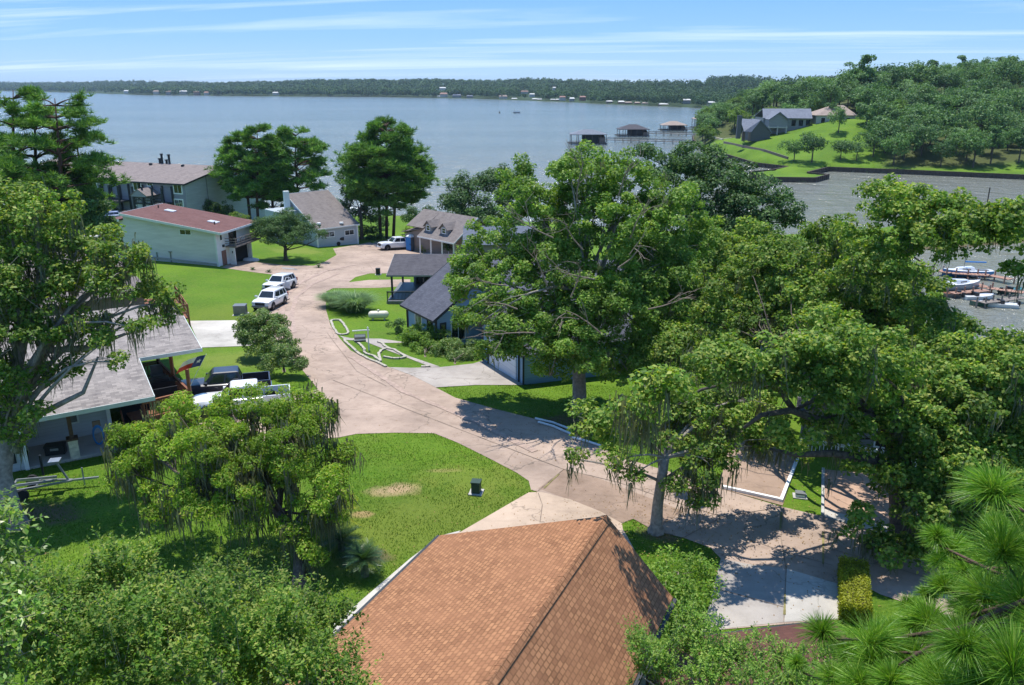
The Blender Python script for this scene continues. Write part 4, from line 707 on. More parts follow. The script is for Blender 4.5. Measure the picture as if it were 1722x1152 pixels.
w=MB(); w.shell([(a0[0],345,a0[2]),(a2[0],345,a2[2]),(a2[0],357,a2[2]),(a0[0],357,a0[2])],9); w.shell([(gx-3.8,339,a0[2]-.5),(gx,339,a0[2]+2.3),(gx+3.8,339,a0[2]-.5),(gx+3.8,345.5,a0[2]-.5),(gx-3.8,345.5,a0[2]-.5)],a0[2]-3.5); w.build('wall','siding_mid',h)
w=MB()
for x in (gx-3.6,gx,gx+3.6): w.bar((x,339.2,9),(x,339.2,a0[2]-3),.5)
w.bar((gx-4,339.,a0[2]-3.6),(gx+4,339.,a0[2]-3.6),.4,.5); w.parts('porch_post','siding_tan',h)
for s0 in (1,4,12,15,18): window(h,(a0[0],345),(1,0),(0,-1),s0,s0+1.6,a0[2]-3.2,a0[2]-1,fm='black_trim')
h=thing('far_house','tan hip roofed house on the rise to the right of the grey lake house','house',(132,345,15))
a0,a1,ap=P(1372,194,345),P(1442,196,345),P(1407,177,352); ap0=np.array([ap[0]-2,352,ap[2]]); ap1=np.array([ap[0]+3,352,ap[2]])
rf=MB(); zf=a0[2]; x0,x1=a0[0],a1[0]; rf.poly([(x0,345,zf),(x1,345,zf),ap1,ap0],.25); rf.poly([(x1,345,zf),(x1,359,zf),ap1],.25); rf.poly([(x0,359,zf),(x0,345,zf),ap0],.25); rf.poly([(x1,359,zf),(x0,359,zf),ap0,ap1],.25); rf.build('roof','roof_tan',h)
w=MB(); w.shell([(x0+.6,345.6,zf-.1),(x1-.6,345.6,zf-.1),(x1-.6,358,zf-.1),(x0+.6,358,zf-.1)],9); w.build('wall','siding_tan',h)
for s0 in (2,5.5,9,12.5): window(h,(x0+.6,345.6),(1,0),(0,-1),s0,s0+1.7,zf-3.6,zf-1,fm='white_trim')
# ================= boathouses and piers
def boathouse(label,x0,x1,Y,eave,peak,roofm,deckz=.9,gable=False):
    L=P(x0,240,Y)[0]; Rr=P(x1,240,Y)[0]; ez=P((x0+x1)/2,eave,Y)[2]; pz=P((x0+x1)/2,peak,Y+5)[2]
    b=thing('boathouse',label,'boathouse',((L+Rr)/2,Y+5,0)); w_=Rr-L; D=10
    rf=MB(); c0,c1=np.array([L+w_*.36,Y+5,pz]),np.array([L+w_*.62,Y+5,pz]); k=[(L-.6,Y-.6,ez),(Rr+.6,Y-.6,ez),(Rr+.6,Y+D+.6,ez),(L-.6,Y+D+.6,ez)]
    rf.poly([k[0],k[1],c1,c0],.25); rf.poly([k[1],k[2],c1],.25); rf.poly([k[2],k[3],c0,c1],.25); rf.poly([k[3],k[0],c0],.25); rf.build('roof',roofm,b)
    ps=MB()
    for i in range(6):
        for yy_ in (Y,Y+D): x=L+w_*i/5; ps.bar((x,yy_,-1.5),(x,yy_,ez-.2),.28)
    ps.parts('post','old_wood',b)
    dk=MB(); dk.poly([(L-1.5,Y-1.2,deckz),(Rr+.5,Y-1.2,deckz),(Rr+.5,Y+1.0,deckz),(L-1.5,Y+1.0,deckz)],.4); dk.poly([(L-1.5,Y+D-1,deckz),(Rr+.5,Y+D-1,deckz),(Rr+.5,Y+D+1,deckz),(L-1.5,Y+D+1,deckz)],.4); dk.poly([(Rr-6,Y+1.01,deckz),(Rr+.5,Y+1.01,deckz),(Rr+.5,Y+D-1.01,deckz),(Rr-6,Y+D-1.01,deckz)],.4)
    for z in (deckz+.6,deckz+1.1): dk.bar((L-1.4,Y-1.1,z),(L+w_*.4,Y-1.1,z),.1,.12)
    dk.build('deck','old_wood',b)
    rm=MB(); rm.shell([(L+w_*.34,Y+.4,ez-.2),(Rr-w_*.22,Y+.4,ez-.2),(Rr-w_*.22,Y+D-1,ez-.2),(L+w_*.34,Y+D-1,ez-.2)],deckz); rm.build('boat_bay','shade_black',b)  # near-black walls put in for the shade inside the open bay
    rm=MB(); rm.shell([(Rr-w_*.2,Y+.2,ez-1.6),(Rr-.4,Y+.2,ez-1.6),(Rr-.4,Y+D-1,ez-.2),(Rr-w_*.2,Y+D-1,ez-.2)],deckz); rm.build('store_room','siding_brown',b)
    return b
boathouse('dark blue roofed boathouse, nearest of the three on the water',961,1019,408,226,217.5,'roof_far')
boathouse('middle boathouse with dark grey hip roof on the water',1041,1090,470,217.5,209,'roof_dark')
boathouse('farthest open boathouse with tan hip roof',1114,1153,530,210.5,203.5,'roof_tan')
boathouse('boathouse half hidden behind the lakeside trees',1167,1186,560,200,194,'roof_tan')
def pier(x0,y0,x1,y1,label):
    a=W(x0,y0,1.2); b=W(x1,y1,1.2); m=MB(); m.bar(a,b,2.0,.3); L=np.linalg.norm(b-a); n=int(L/4); d=(b-a)/L; nn=np.array([-d[1],d[0],0])
    for i in range(n+1):
        e=a+d*L*i/n
        for s in (-1,1): m.bar((*(e+nn*s)[:2],-1.5),(*(e+nn*s)[:2],2.35),.2)
    for s in (-1,1):
        for z in (.7,1.1): m.bar(a+nn*s+[0,0,z],b+nn*s+[0,0,z],.08,.1)
    single(m,'pier','grey_wood',label,'pier',a)
pier(1021,235,1160,239,'long wooden pier to the nearest boathouse'); pier(1091,224,1180,226,'wooden pier to the middle boathouse'); pier(1154,217.5,1190,219,'short wooden pier to the farthest boathouse')
# bulkheads of the peninsula and the garden walls on its lawn
def bulk(pts,label,z0=-1.,z1=1.5,mat='old_wood',th=.35,posts=True,name='bulkhead',cat='retaining wall',zz=None):
    m=MB(); P_=[np.array(p_,float) for p_ in pts]
    for i,(a,b) in enumerate(zip(P_[:-1],P_[1:])):
        za=z1 if zz is None else zz[i]; zb=z1 if zz is None else zz[i+1]; h_=(z1-z0) if zz is None else 1.2
        m.bar((a[0],a[1],za-h_/2),(b[0],b[1],zb-h_/2),th,h_)
        L=np.linalg.norm(b-a); n=max(1,int(L/1.8)); d=(b-a)/L; nn=np.array([d[1],-d[0]])
        if posts:
            for k in range(n+1): e=a+d*L*k/n+nn*th*.75; m.bar((e[0],e[1],z0),(e[0],e[1],za+.12),.22)
            c0=(a[0],a[1],za+.04); c1=(b[0],b[1],zb+.04); m.bar(c0,c1,.55,.07)
    single(m,name,mat,label,cat,(P_[0][0],P_[0][1],0))
bulk([(101.9,462.6),(94,425),(89.2,384.7),(87.9,345.6),(89.3,299.6),(96.9,284.8)],'long dark timber bulkhead along the lake side of the far lawn')
bulk([(96.9,284.8),(88,274),(78.9,267.7),(77,258),(81.1,250.9),(93.5,249.4),(101.2,259.1)][::1],'curved timber bulkhead round the tip of the grass spit')
bulk([(101.2,259.1),(96.9,265.9),(110.1,282.8),(132.2,273.2),(163.1,257.4),(400,250)],'straight timber bulkhead below the wooded hillside')
ts=[(1217,241),(1250,248),(1285,255),(1325,268)]; tp=[G(*a_) for a_ in ts]; bulk([t_[:2] for t_ in tp],'low brown garden wall stepping down across the far lawn',mat='siding_brown',posts=False,name='garden_wall',cat='garden wall',zz=[t_[2]+.9 for t_ in tp])
tp=[G(1200,232),G(1215,236),G(1230,234)]; bulk([t_[:2] for t_ in tp],'pale stone terrace wall at the left end of the far lawn',mat='limestone',posts=False,name='garden_wall',cat='garden wall',zz=[t_[2]+.7 for t_ in tp])
# ================================================================ vegetation
def unit(a): return a/(np.linalg.norm(a,axis=-1,keepdims=True)+1e-9)
def sph(n,zmin=-1.):
    z=rng.uniform(zmin,1,n); a=rng.uniform(0,2*math.pi,n); r=np.sqrt(1-z*z); return np.stack([r*np.cos(a),r*np.sin(a),z],1)
def leafquads(C,N,L,Wd,axis=None,spread=1.):
    n=len(C); N=unit(N); a=rng.normal(size=(n,3)) if axis is None else axis+rng.normal(size=(n,3))*spread
    a=unit(a-(a*N).sum(1,keepdims=True)*N); b=np.cross(N,a); L=np.broadcast_to(L,(n,))[:,None]; Wd=np.broadcast_to(Wd,(n,))[:,None]
    V=np.stack([C-a*L*.5,C+b*Wd*.5-a*L*.05,C+a*L*.5-N*L*.12,C-b*Wd*.5-a*L*.05],1).reshape(-1,3)
    return V
def q4(V): return np.arange(len(V)).reshape(-1,4)
def clumps(blobs,cr,dens=1.,zmin=-.55,squash=.8):
    out=[]
    for c,R_ in blobs:
        k=max(4,int(dens*2.6*(R_/cr)**2)); d=sph(k,zmin); rr=R_*(.45+.72*rng.random(k)**.7)[:,None]; P_=np.array(c)+d*rr*np.array([1,1,squash])
        out.append(np.concatenate([P_,d,(cr*rng.uniform(.6,1.35,k))[:,None]],1))
    return np.concatenate(out)
def leafcloud(cl,per,L,asp=.55,up=.55,rnd=.75,flat=.75,shell=.5):
    k=len(cl); n=int(per*k); w=cl[:,6]**2; i=rng.choice(k,n,p=w/w.sum()); d=sph(n,-.75); r=cl[i,6]*(shell+(1.05-shell)*rng.random(n)**.7)
    C=cl[i,:3]+d*r[:,None]*np.array([1,1,flat]); N=d*.6+cl[i,3:6]*.35+np.array([0,0,up+.35])+rng.normal(size=(n,3))*rnd
    l=L*rng.uniform(.6,1.35,n); return leafquads(C,N,l,l*asp)
def curve(a,b,sag,n=5,wob=.12):
    a=np.array(a,float); b=np.array(b,float); L=np.linalg.norm(b-a); off=rng.normal(size=3)*L*wob; T=np.linspace(0,1,n)
    return [a+(b-a)*t+np.array([0,0,sag*L])*math.sin(math.pi*t)+off*math.sin(math.pi*t)*.6 for t in T]
def limbs(mb,base,fork,r0,blobs,cl=None,twn=60,n0=9,sag=.1,lean=None):
    base=np.array(base,float); fork=np.array(fork,float); mid=(base+fork)/2+rng.normal(size=3)*np.array([.15,.15,0])*r0*2 if lean is None else np.array(lean,float)
    # flared root, trunk
    mb.tube([base-[0,0,.4],base+[0,0,.15],base+(mid-base)*.25,mid,fork],[r0*1.75,r0*1.45,r0*1.08,r0*.92,r0*.8],n0)
    segs=[]
    for c,R_ in blobs:
        c=np.array(c,float); e=c-np.array([0,0,R_*.25]); st=fork if rng.random()<.65 else mid+(fork-mid)*.5; L=np.linalg.norm(e-st); rr=min(r0*.42,.17,.03+.010*L+.015*R_); pth=curve(st,e,sag,6); mb.tube(pth,[rr,rr*.85,rr*.7,rr*.55,rr*.42,rr*.26],7); segs.append((pth,rr,R_))
    if cl is not None:
        sel=rng.choice(len(cl),min(twn,len(cl)),replace=False)
        for k in sel:
            tgt=cl[k,:3]; bi=min(range(len(blobs)),key=lambda i:np.linalg.norm(np.array(blobs[i][0])-tgt))
            if np.linalg.norm(np.array(blobs[bi][0])-tgt)>3.2: continue
            pth=segs[bi][0]; st=pth[3 if rng.random()<.5 else 5]; rr=segs[bi][1]*.22; mb.tube(curve(st,tgt,.05,4,.15),[rr,rr*.8,rr*.55,.012],5)
def moss(cl_pts,n,Lr=(.5,1.8),w=.06,per=13,seg=4):
    Vs=[];idx=rng.choice(len(cl_pts),n)
    for i in idx:
        c=cl_pts[i,:3]+rng.normal(size=3)*.25; L0=rng.uniform(*Lr)
        k=per; base=c+rng.normal(size=(k,3))*np.array([.13,.13,.15]); L=L0*rng.uniform(.35,1.,k); a=rng.uniform(0,math.pi,k); dx=np.stack([np.cos(a),np.sin(a),a*0],1)
        prev=base; drift=rng.normal(size=(k,3))*.05; ww=w*rng.uniform(.6,1.4,k)
        for s in range(seg):
            t0,t1=s/seg,(s+1)/seg; p1=base+drift*t1*3-np.array([0,0,1])*(L*t1)[:,None]; p1[:,:2]+=rng.normal(size=(k,2))*.015
            w0=(ww*(1-t0)*.5+.004)[:,None]; w1=(ww*(1-t1)*.5+.002)[:,None]; Vs.append(np.stack([prev-dx*w0,prev+dx*w0,p1+dx*w1,p1-dx*w1],1).reshape(-1,3)); prev=p1
    return np.concatenate(Vs)
def tree(name,label,blobs,base,fork,r0,leaf,bark,cr=.9,dens=1.,per=260,L=.2,asp=.55,twn=60,mossn=0,mossL=(.5,1.8),group=None,zmin=-.55,up=.55,rnd=.7,flat=.75,cat='tree',squash=.8,lean=None,cname='crown',sag=.1,extra=None,lsel=1):
    t=thing(name,label,cat,base,group=group); b=np.array(base,float)
    cl=clumps(blobs,cr,dens,zmin,squash); m=MB(); limbs(m,base,fork,r0,blobs if lsel==1 else [q_ for q_ in blobs if q_[0][1]>29] if lsel==2 else [q_ for q_ in blobs[::lsel] if q_[0][0]<15.5],cl,twn,lean=lean,sag=sag)
    if extra: extra(m)
    m.build('trunk',bark,t,smooth=True,sharp=180)
    V=leafcloud(cl,per,L,asp,up,rnd,flat)-b; npmesh(cname,V,q4(V),leaf,t)
    if mossn: V=moss(cl[cl[:,5]<.6],mossn,mossL)-b; npmesh('hanging_moss',V,q4(V),'moss',t)
    return t
def PB(lst):                                   # crown lumps: (px,py,radius px, distance forward) measured in the photo -> (centre, radius in metres)
    out=[]
    for px,py,r,Y in lst:
        c=P(px,py,Y); out.append((c,r/F*np.linalg.norm(c-[0,0,CZ])))
    return out
# --- big tall tree over the blue house
b0=G(975,692)
bl=PB([(800,470,50,49),(770,500,22,48),(830,400,42,51),(900,350,60,50),(870,290,30,51),(990,300,60,51),(960,290,40,49),(1060,300,48,52),(1110,360,60,50),(1030,390,70,48),(930,450,70,48),(850,520,45,46),(1000,500,70,46),(1090,460,70,48),(900,570,62,45),(980,590,60,44),(845,590,30,44),(1040,620,50,45),(1150,430,40,51),(1180,400,30,52),(1100,560,50,46),(925,625,32,44),(760,475,14,48),(880,420,30,50),(950,530,50,46),(1000,540,50,45.5),(1060,620,36,44.5),(1120,500,50,47),(860,460,50,48.5),(930,400,50,49.5),(1110,430,50,49),(1150,350,40,52),(1000,350,50,50.5),(850,560,36,45),(1050,510,50,46),(950,340,46,51),(1080,370,50,51),(905,520,50,46),(1000,600,44,44.5),(820,525,36,47),(790,440,30,50),(790,548,26,45),(828,590,26,44),(770,525,20,46)])
bl=[(c,r*.95) for c,r in bl]
mt=tree('maple_tree','tall light green tree with bare pale branches standing over the blue house',bl,b0,(4.6,47.5,16.5),.42,'leaf_lime','bark_grey',cr=.46,dens=1.0,per=110,L=.18,asp=.66,twn=260,mossn=60,mossL=(.4,1.))
bb_=MB()                                        # bare pale branches that stick out of the crown
def spray(p0,dr,L,r,lv):
    p1=p0+dr*L; bb_.tube(curve(p0,p1,.04,4,.10),[r,r*.8,r*.6,r*.4],5,False)
    if lv:
        for _ in range(3):
            f=rng.uniform(.35,.95); dd=dr+rng.normal(size=3)*.5; dd/=np.linalg.norm(dd); spray(p0+dr*L*f,dd,L*rng.uniform(.4,.65),r*.55,lv-1)
for px,py,Y,ax,az in [(870,520,42.5,-.8,.3),(920,480,42.5,-.3,.8),(960,500,42,.2,.9),(1000,470,42.5,-.9,.3),(1040,450,43,.5,.8),(980,420,43.5,-.5,.8),(900,560,42,-.9,.1),(1060,400,44,.3,.9),(1010,560,41,-.6,.5),(930,400,44,-.8,.5),(850,480,44,-.9,.3),(1090,520,43,.7,.4),(970,340,45,.1,1.),(1040,330,46,.3,.9)]:
    bb_=MB(); dr=np.array([ax,-.45,az]); spray(P(px,py,Y+1.5),dr/np.linalg.norm(dr),rng.uniform(1.8,3.2),.05,2); bb_.build('bare_branch','twig',mt)
# --- big right hand oak
b0=G(1522,905)
bl=PB([(1490,335,36,40),(1530,360,50,40),(1580,345,30,39),(1480,400,55,41),(1390,400,38,45),(1330,450,60,44),(1420,470,62,44),(1250,480,60,46),(1200,520,55,46),(1290,560,60,42),(1370,560,60,40),(1460,560,60,44),(1530,480,50,44),(1520,640,70,35),(1610,385,34,37),(1670,375,40,36),(1715,370,40,36),(1640,620,60,33),(1710,610,50,34),(1700,680,80,32),(1600,710,80,32),(1560,820,70,30),(1660,820,80,30),(1480,640,50,30.4394),(1390,640,50,30.1667),(1290,640,50,29.8636),(1200,610,50,29.5909),(1140,600,40,43),(1340,720,45,30.0152),(1440,720,26,30.3182),(1470,790,36,30),(1720,780,50,32),(1460,880,30,28),(1510,930,42,28),(1590,900,50,29),(1716,450,16,36),(1640,405,26,37),(1695,405,32,36),(1590,415,22,38),(1150,520,40,48),(1560,540,40,38),(1730,890,40,29),(1510,560,60,44),(1450,580,50,44),(1560,640,60,33),(1500,700,40,31.5),(1600,600,50,35),(1700,640,50,34),(1455,600,60,30.3636),(1400,560,50,34.5),(1350,600,50,30.0455),(1490,520,50,44),(1430,520,40,44),(1310,600,40,29.9242),(1380,640,40,30.1364),(1570,730,60,30.5),(1480,450,50,39),(1430,520,50,44),(1350,500,50,42),(1300,470,50,45),(1260,530,50,44),(1555,410,44,38),(1690,620,60,32),(1630,670,60,31.5),(1700,750,50,30.5),(1610,780,60,29.5),(1540,860,40,28.5),(1640,880,50,29),(1150,575,36,44),(1240,600,40,29.7121),(1400,600,40,30.197),(1330,610,36,29.9848),(1430,735,30,31),(1475,705,36,31.5),(1400,690,34,31),(1450,650,40,32)])
bl=[(c,r*1.0) for c,r in bl]
def big_limbs(m):
    def lim(pts,r0,r1):
        Q=[P(*q) for q in pts]; n=len(Q); m.tube(Q,[r0+(r1-r0)*i/(n-1) for i in range(n)],8)
    lim([(1522,760,32),(1490,705,31.5),(1440,700,31),(1380,708,30.6),(1330,690,30.4),(1280,698,30),(1250,720,30)],.30,.07)
    lim([(1500,735,32),(1465,690,31.5),(1425,662,31),(1380,668,31),(1335,690,31)],.24,.06)
    lim([(1522,800,31),(1470,775,30.7),(1400,762,30.5),(1340,765,30.3),(1295,755,30.2)],.27,.06)
    lim([(1335,690,31),(1310,655,31),(1240,640,31),(1180,655,31.5),(1140,680,32)],.14,.04)
    lim([(1395,600,38),(1330,565,39),(1270,570,40)],.12,.04)
tree('oak_tree','huge sprawling oak with thick dark limbs and hanging moss on the right',bl,b0,P(1512,720,32.3),.55,'leaf_oak','bark_oak',cr=.46,dens=1.0,per=92,L=.19,asp=.66,twn=160,mossn=420,mossL=(.5,1.7),extra=big_limbs,lsel=3)
# --- smaller mossy oak by the pavement edge
b0=G(1103,895)
bl=PB([(1010,720,38,24.5),(985,700,28,25),(1060,690,40,23),(1110,660,38,20.5),(1060,700,30,32),(1120,680,34,33),(1090,680,24,22),(1120,720,48,32),(1180,700,48,33),(1230,660,34,34),(1240,720,48,33),(1290,690,34,34),(1300,745,30,33),(1030,770,22,31),(960,768,15,32.5),(1200,780,42,31),(1150,815,22,30.5),(1060,800,20,31),(1180,845,20,30),(1340,760,20,33),(1085,650,24,21),(1145,640,24,36)])
bl=[(c,r*.97) for c,r in bl]
tree('oak_tree','mossy oak with a straight grey trunk at the corner of the small front lawn',bl,b0,P(1118,770,31.2),.26,'leaf_oak','bark_grey',cr=.40,dens=1.0,per=100,L=.16,asp=.66,twn=140,mossn=240,mossL=(.4,1.5),lean=P(1106,850,31.3),lsel=2)
# --- left mossy oak
b0=G(25,885)
bl=PB([(60,370,60,36),(10,340,40,36),(120,420,60,36),(40,460,70,35),(150,480,55,35),(210,440,30,36),(100,540,56,34),(20,570,50,33),(235,480,26,37),(265,520,24,36),(185,560,30,34),(240,550,16,34),(130,610,20,34),(40,640,50,33),(20,720,30,33),(-40,500,80,34),(60,690,20,32),(-50,650,60,33),(200,605,14,33),(170,410,32,38),(235,425,18,38),(290,500,18,36)])
bl=[(c,r*1.0) for c,r in bl]
def left_limbs(m):
    for pts,r0,r1 in [([(25,760,32.5),(60,700,33),(140,660,33),(165,600,34)],.2,.05),([(15,700,33),(70,590,34),(150,585,34),(215,560,34)],.28,.06),([(15,690,33),(40,560,34),(60,480,35)],.3,.1),([(70,590,34),(140,500,35),(190,465,36),(240,450,37)],.16,.04)]:
        Q=[P(*q) for q in pts]; m.tube(Q,[r0+(r1-r0)*i/(len(Q)-1) for i in range(len(Q))],8)
tree('oak_tree','mossy oak with thick leaning trunk at the left edge over the porch house',bl,b0,P(15,690,33),.40,'leaf_oak','bark_grey',cr=.44,dens=.9,per=95,L=.17,asp=.66,twn=200,mossn=240,mossL=(.5,1.9),extra=left_limbs,lean=P(5,800,32.6))
# --- drooping mossy tree in the front lawn
b0=G(505,985)
bl=PB([(300,710,40,31),(250,740,38,30),(230,790,34,29.5),(340,760,50,29),(420,700,50,31),(400,770,50,29),(480,690,40,32),(530,700,36,31),(500,750,50,29.5),(560,770,24,30),(450,820,50,28.5),(350,830,42,28),(280,830,34,28.5),(540,830,40,28.5),(500,880,34,28),(570,860,22,28.5),(420,870,28,28),(520,920,24,27.5),(385,680,22,31.5),(215,730,20,30.5)])
bl=[(c,r*1.0) for c,r in bl]
tree('cypress_tree','drooping yellow green tree hung with grey moss in the middle of the front lawn',bl,b0,P(470,860,28.5),.26,'leaf_cypress','bark_oak',cr=.38,dens=1.1,per=200,L=.13,asp=.42,twn=160,mossn=380,mossL=(.6,2.2),up=.3,rnd=.8,zmin=-.8,lean=P(503,920,27.8))
for base,bb,lab,lf in [((22,62),[(1180,430,50,64),(1240,440,50,63),(1300,430,40,64),(1220,490,50,61),(1290,490,50,60),(1160,480,36,63),(1340,470,40,62),(1190,390,34,66),(1260,400,34,66)],'broad green tree filling the gap between the tall light tree and the sprawling oak','leaf_oak'),
 ((12,60),[(1110,480,40,60),(1140,540,44,58),(1180,560,44,57),(1100,600,36,56),(1090,540,30,58),(1160,610,34,55)],'leafy tree right behind the blue house garage','leaf_lime'),
 ((31,56),[(1400,540,44,56),(1450,500,44,57),(1480,560,44,55),(1420,600,44,54),(1380,590,36,54),(1500,500,36,57)],'green tree behind the sprawling oak beside the lake house','leaf_oak'),
 ((38,66),[(1390,430,36,68),(1440,440,40,68),(1490,430,36,69),(1530,470,30,68),(1420,400,24,70),(1470,470,36,66)],'tree on the slope above the marina basin','leaf_lime'),
 ((27,48),[(1560,600,44,46),(1610,620,44,46),(1590,560,40,47),(1650,640,44,45),(1540,650,34,45)],'tree behind the sprawling oak near the right edge','leaf_oak')]:
    b0=np.array([base[0],base[1],hh(*base)]); tree('oak_tree',lab,PB(bb),b0,b0+[0,0,4.5],.3,lf,'bark_oak',cr=.58,dens=1.05,per=95,L=.25,asp=.65,twn=60)
# --- dark round crowned trees behind
b0=np.array([21,84,hh(21,84)])
tree('oak_tree','dark green dense oak between the tall light green tree and the inlet',[(c,r*.9) for c,r in PB([(1120,290,38,82),(1170,280,45,84),(1220,300,48,83),(1270,320,42,82),(1300,360,42,80),(1240,360,50,80),(1180,340,55,80),(1330,370,22,80),(1090,260,22,86),(1200,400,50,78),(1290,400,40,78),(1150,262,18,86)])],b0,(20.5,83,14),.5,'leaf_dark','bark_oak',cr=.9,dens=1.1,per=190,L=.30,twn=40)
b0=np.array([-4,127,hh(-4,127)])
tree('oak_tree','dark green wide oak overhanging the roof of the dormer house',[(c,r*.9) for c,r in PB([(770,330,30,126),(800,315,32,127),(840,310,36,128),(870,320,34,128),(780,350,30,124),(830,350,32,125),(875,335,30,127),(755,345,14,125),(800,366,20,123),(850,372,22,123),(770,362,18,122),(825,378,16,121)])],b0,(-4.2,126.5,9),.4,'leaf_dark','bark_oak',cr=1.,dens=1.1,per=150,L=.34,twn=30)
b0=G(608,402)
tree('oak_tree','dark leafy tree beside the tall pine cluster by the water',[(c,r*.9) for c,r in PB([(590,300,18,137),(600,330,26,136),(580,345,18,136),(615,360,24,135),(600,385,18,134),(625,390,14,134)])],b0,b0+[0,0,5],.28,'leaf_dark','bark_oak',cr=.9,dens=1.1,per=120,L=.34,twn=20)
b0=np.array([-52,78,hh(-52,78)])
tree('oak_tree','dark tree below the left pines, in front of the pale green house',[(c,r*.9) for c,r in PB([(130,350,38,80),(160,390,36,80),(120,400,36,79),(175,440,18,80),(90,340,40,82),(160,350,16,84),(140,440,26,79)])],b0,b0+[0,0,5],.35,'leaf_dark','bark_oak',cr=.8,dens=1.1,per=150,L=.3,twn=20)
# --- round lawn tree
b0=G(481,438)
tree('live_oak_tree','small round dark tree alone on the grass bank between the two lake houses',[(c,r*.92) for c,r in PB([(450,385,24,108),(480,375,28,108),(510,385,22,108),(440,395,16,107),(465,400,26,106),(500,402,24,106),(535,398,12,107),(480,385,30,110)])],b0,b0+[.1,0,1.9],.26,'leaf_dark','bark_oak',cr=.55,dens=1.2,per=170,L=.16,asp=.5,twn=60,zmin=-.3,sag=0)
# --- crape myrtles by the road
for base,bb,lab in (((446,592),[(425,550,28,58),(455,545,26,59),(470,570,26,57),(435,575,28,57),(410,555,14,58),(450,530,14,60)],'large pale flowering bush beside the road, the farther of the pair'),((478,625),[(470,600,22,53),(490,605,20,53),(455,615,16,53),(498,615,12,52.5)],'smaller pale flowering bush beside the road, the nearer of the pair')):
    b0=G(*base); tree('crape_myrtle',lab,[(c,r*.95) for c,r in PB(bb)],b0,b0+[0,0,.9],.09,'leaf_crape','twig',cr=.42,dens=1.3,per=170,L=.15,asp=.5,twn=60,zmin=-.9,up=.2,cat='bush')
# --- bushes of the blue house, small front lawn and others
def bush(base,bb,lab,leaf='leaf_dark',L=.13,cr=.4,name='shrub',per=150):
    b0=G(*base); tree(name,lab,PB(bb),b0,b0+[0,0,.35],.06,leaf,'twig',cr=cr,dens=1.3,per=per,L=L,asp=.5,twn=30,zmin=-.9,up=.3,cat='bush')
bush((715,600),[(700,572,24,63),(725,568,27,62.5),(745,582,25,61),(715,592,24,61),(733,598,18,60.5)],'big rounded shrub at the corner of the blue house','leaf_lime',.15)
bush((765,612),[(755,594,22,59.5),(780,597,24,59),(768,608,20,58.5),(800,600,15,59)],'pale speckled shrub beside the blue house driveway','leaf_crape',.13)
bush((668,560),[(668,548,11,67),(670,540,8,67.5)],'small dark shrub in the lawn by the path of the blue house')
bush((1140,975),[(1130,965,40,25.5),(1160,980,44,25),(1120,1000,26,24.5),(1175,945,22,26),(1150,1010,30,24)],'light green bush on the small front lawn beside the orange roof','leaf_lime',.13,.3,per=45)
bush((650,375),[(640,372,12,150),(690,362,14,150),(715,358,14,152)],'scrub along the water edge behind the dormer house','leaf_dark',.3,.8)
for i,(px,py,r,Y,lab) in enumerate([(640,412,13,128,'green hedge clump left of the white work truck'),(632,398,12,132,'green scrub on the bank below the tall pines'),(722,415,7,119,'small palm-like bush by the dormer house porch'),(755,412,8,115,'leafy bush in front of the dormer house porch'),(695,386,9,122,'round tree at the left corner of the dormer house'),(372,352,14,150,'lakeside scrub behind the red roof'),(400,368,14,140,'bright scrub right of the red roof'),(355,345,10,150,'low scrub against the pale gable of the apartments')]):
    c=P(px,py,Y); rr=r/F*Y; b0=np.array([c[0],c[1],hh(c[0],c[1])]); tree('shrub',lab,[(c,rr),(c+[rr*.6,0,-rr*.3],rr*.8),(c-[rr*.6,0,rr*.3],rr*.8)],b0,(b0+c)/2,.08,'leaf_dark' if i%2 else 'leaf_oak','twig',cr=.5,dens=1.2,per=90,L=.22,twn=10,zmin=-.9,cat='bush')
# --- pines
def pineclouds(tufts,nn,L,w,up=.6):
    k=len(tufts); i=np.repeat(np.arange(k),nn); d=sph(len(i),-.45); d[:,2]+=up*.3; d=unit(d); C0=tufts[i]; l=L*rng.uniform(.7,1.15,len(i)); C=C0+d*l[:,None]*.55; N=unit(np.cross(d,rng.normal(size=d.shape))); b=np.cross(N,d); l=l[:,None]
    return np.stack([C-d*l*.5-b*w*.35,C-d*l*.5+b*w*.35,C+d*l*.5+b*w*.15,C+d*l*.5-b*w*.15],1).reshape(-1,3)
def pine(label,base,top,crown0,rad,n_wh=11,group=None,L=.55,w=.10,dens=1.,r0=.3,leaf='leaf_pine',parts=True):
    base=np.array(base,float); top=np.array(top,float); t=thing('pine_tree',label,'tree',base,group=group); m=MB(); m.tube([base-[0,0,.3],base+(top-base)*.35+rng.normal(size=3)*.15,base+(top-base)*.7+rng.normal(size=3)*.2,top],[r0,r0*.8,r0*.55,r0*.12],8)
    H=np.linalg.norm(top-base); T=[]
    for k in range(n_wh):
        f=crown0+(1-crown0)*(k+.4)/n_wh; c=base+(top-base)*f; env=rad*(.45+.75*math.sin(math.pi*min(1,(f-crown0)/(1-crown0)*.8+.17)))*(1.05-.15*k/n_wh)
        for j in range(rng.integers(4,7)):
            a=rng.uniform(0,2*math.pi); l=env*rng.uniform(.55,1.1); e=c+np.array([math.cos(a)*l,math.sin(a)*l,l*rng.uniform(-.05,.42)]); pth=curve(c,e,.06,4,.08); m.tube(pth,[.07+.012*l,.055+.008*l,.04,.015],5)
            s=l*.22+.28; q=int(13*dens*(s**1.5))+3; T.append(e+rng.normal(size=(q,3))*np.array([s*.6,s*.6,s*.26])); T.append(pth[3]+rng.normal(size=(q//2,3))*np.array([s*.45,s*.45,s*.22]))
    m.build('trunk','bark_pine',t,smooth=True,sharp=180); T=np.concatenate(T); V=pineclouds(T,24,L,w)-base; npmesh('crown',V,q4(V),leaf,t); return t
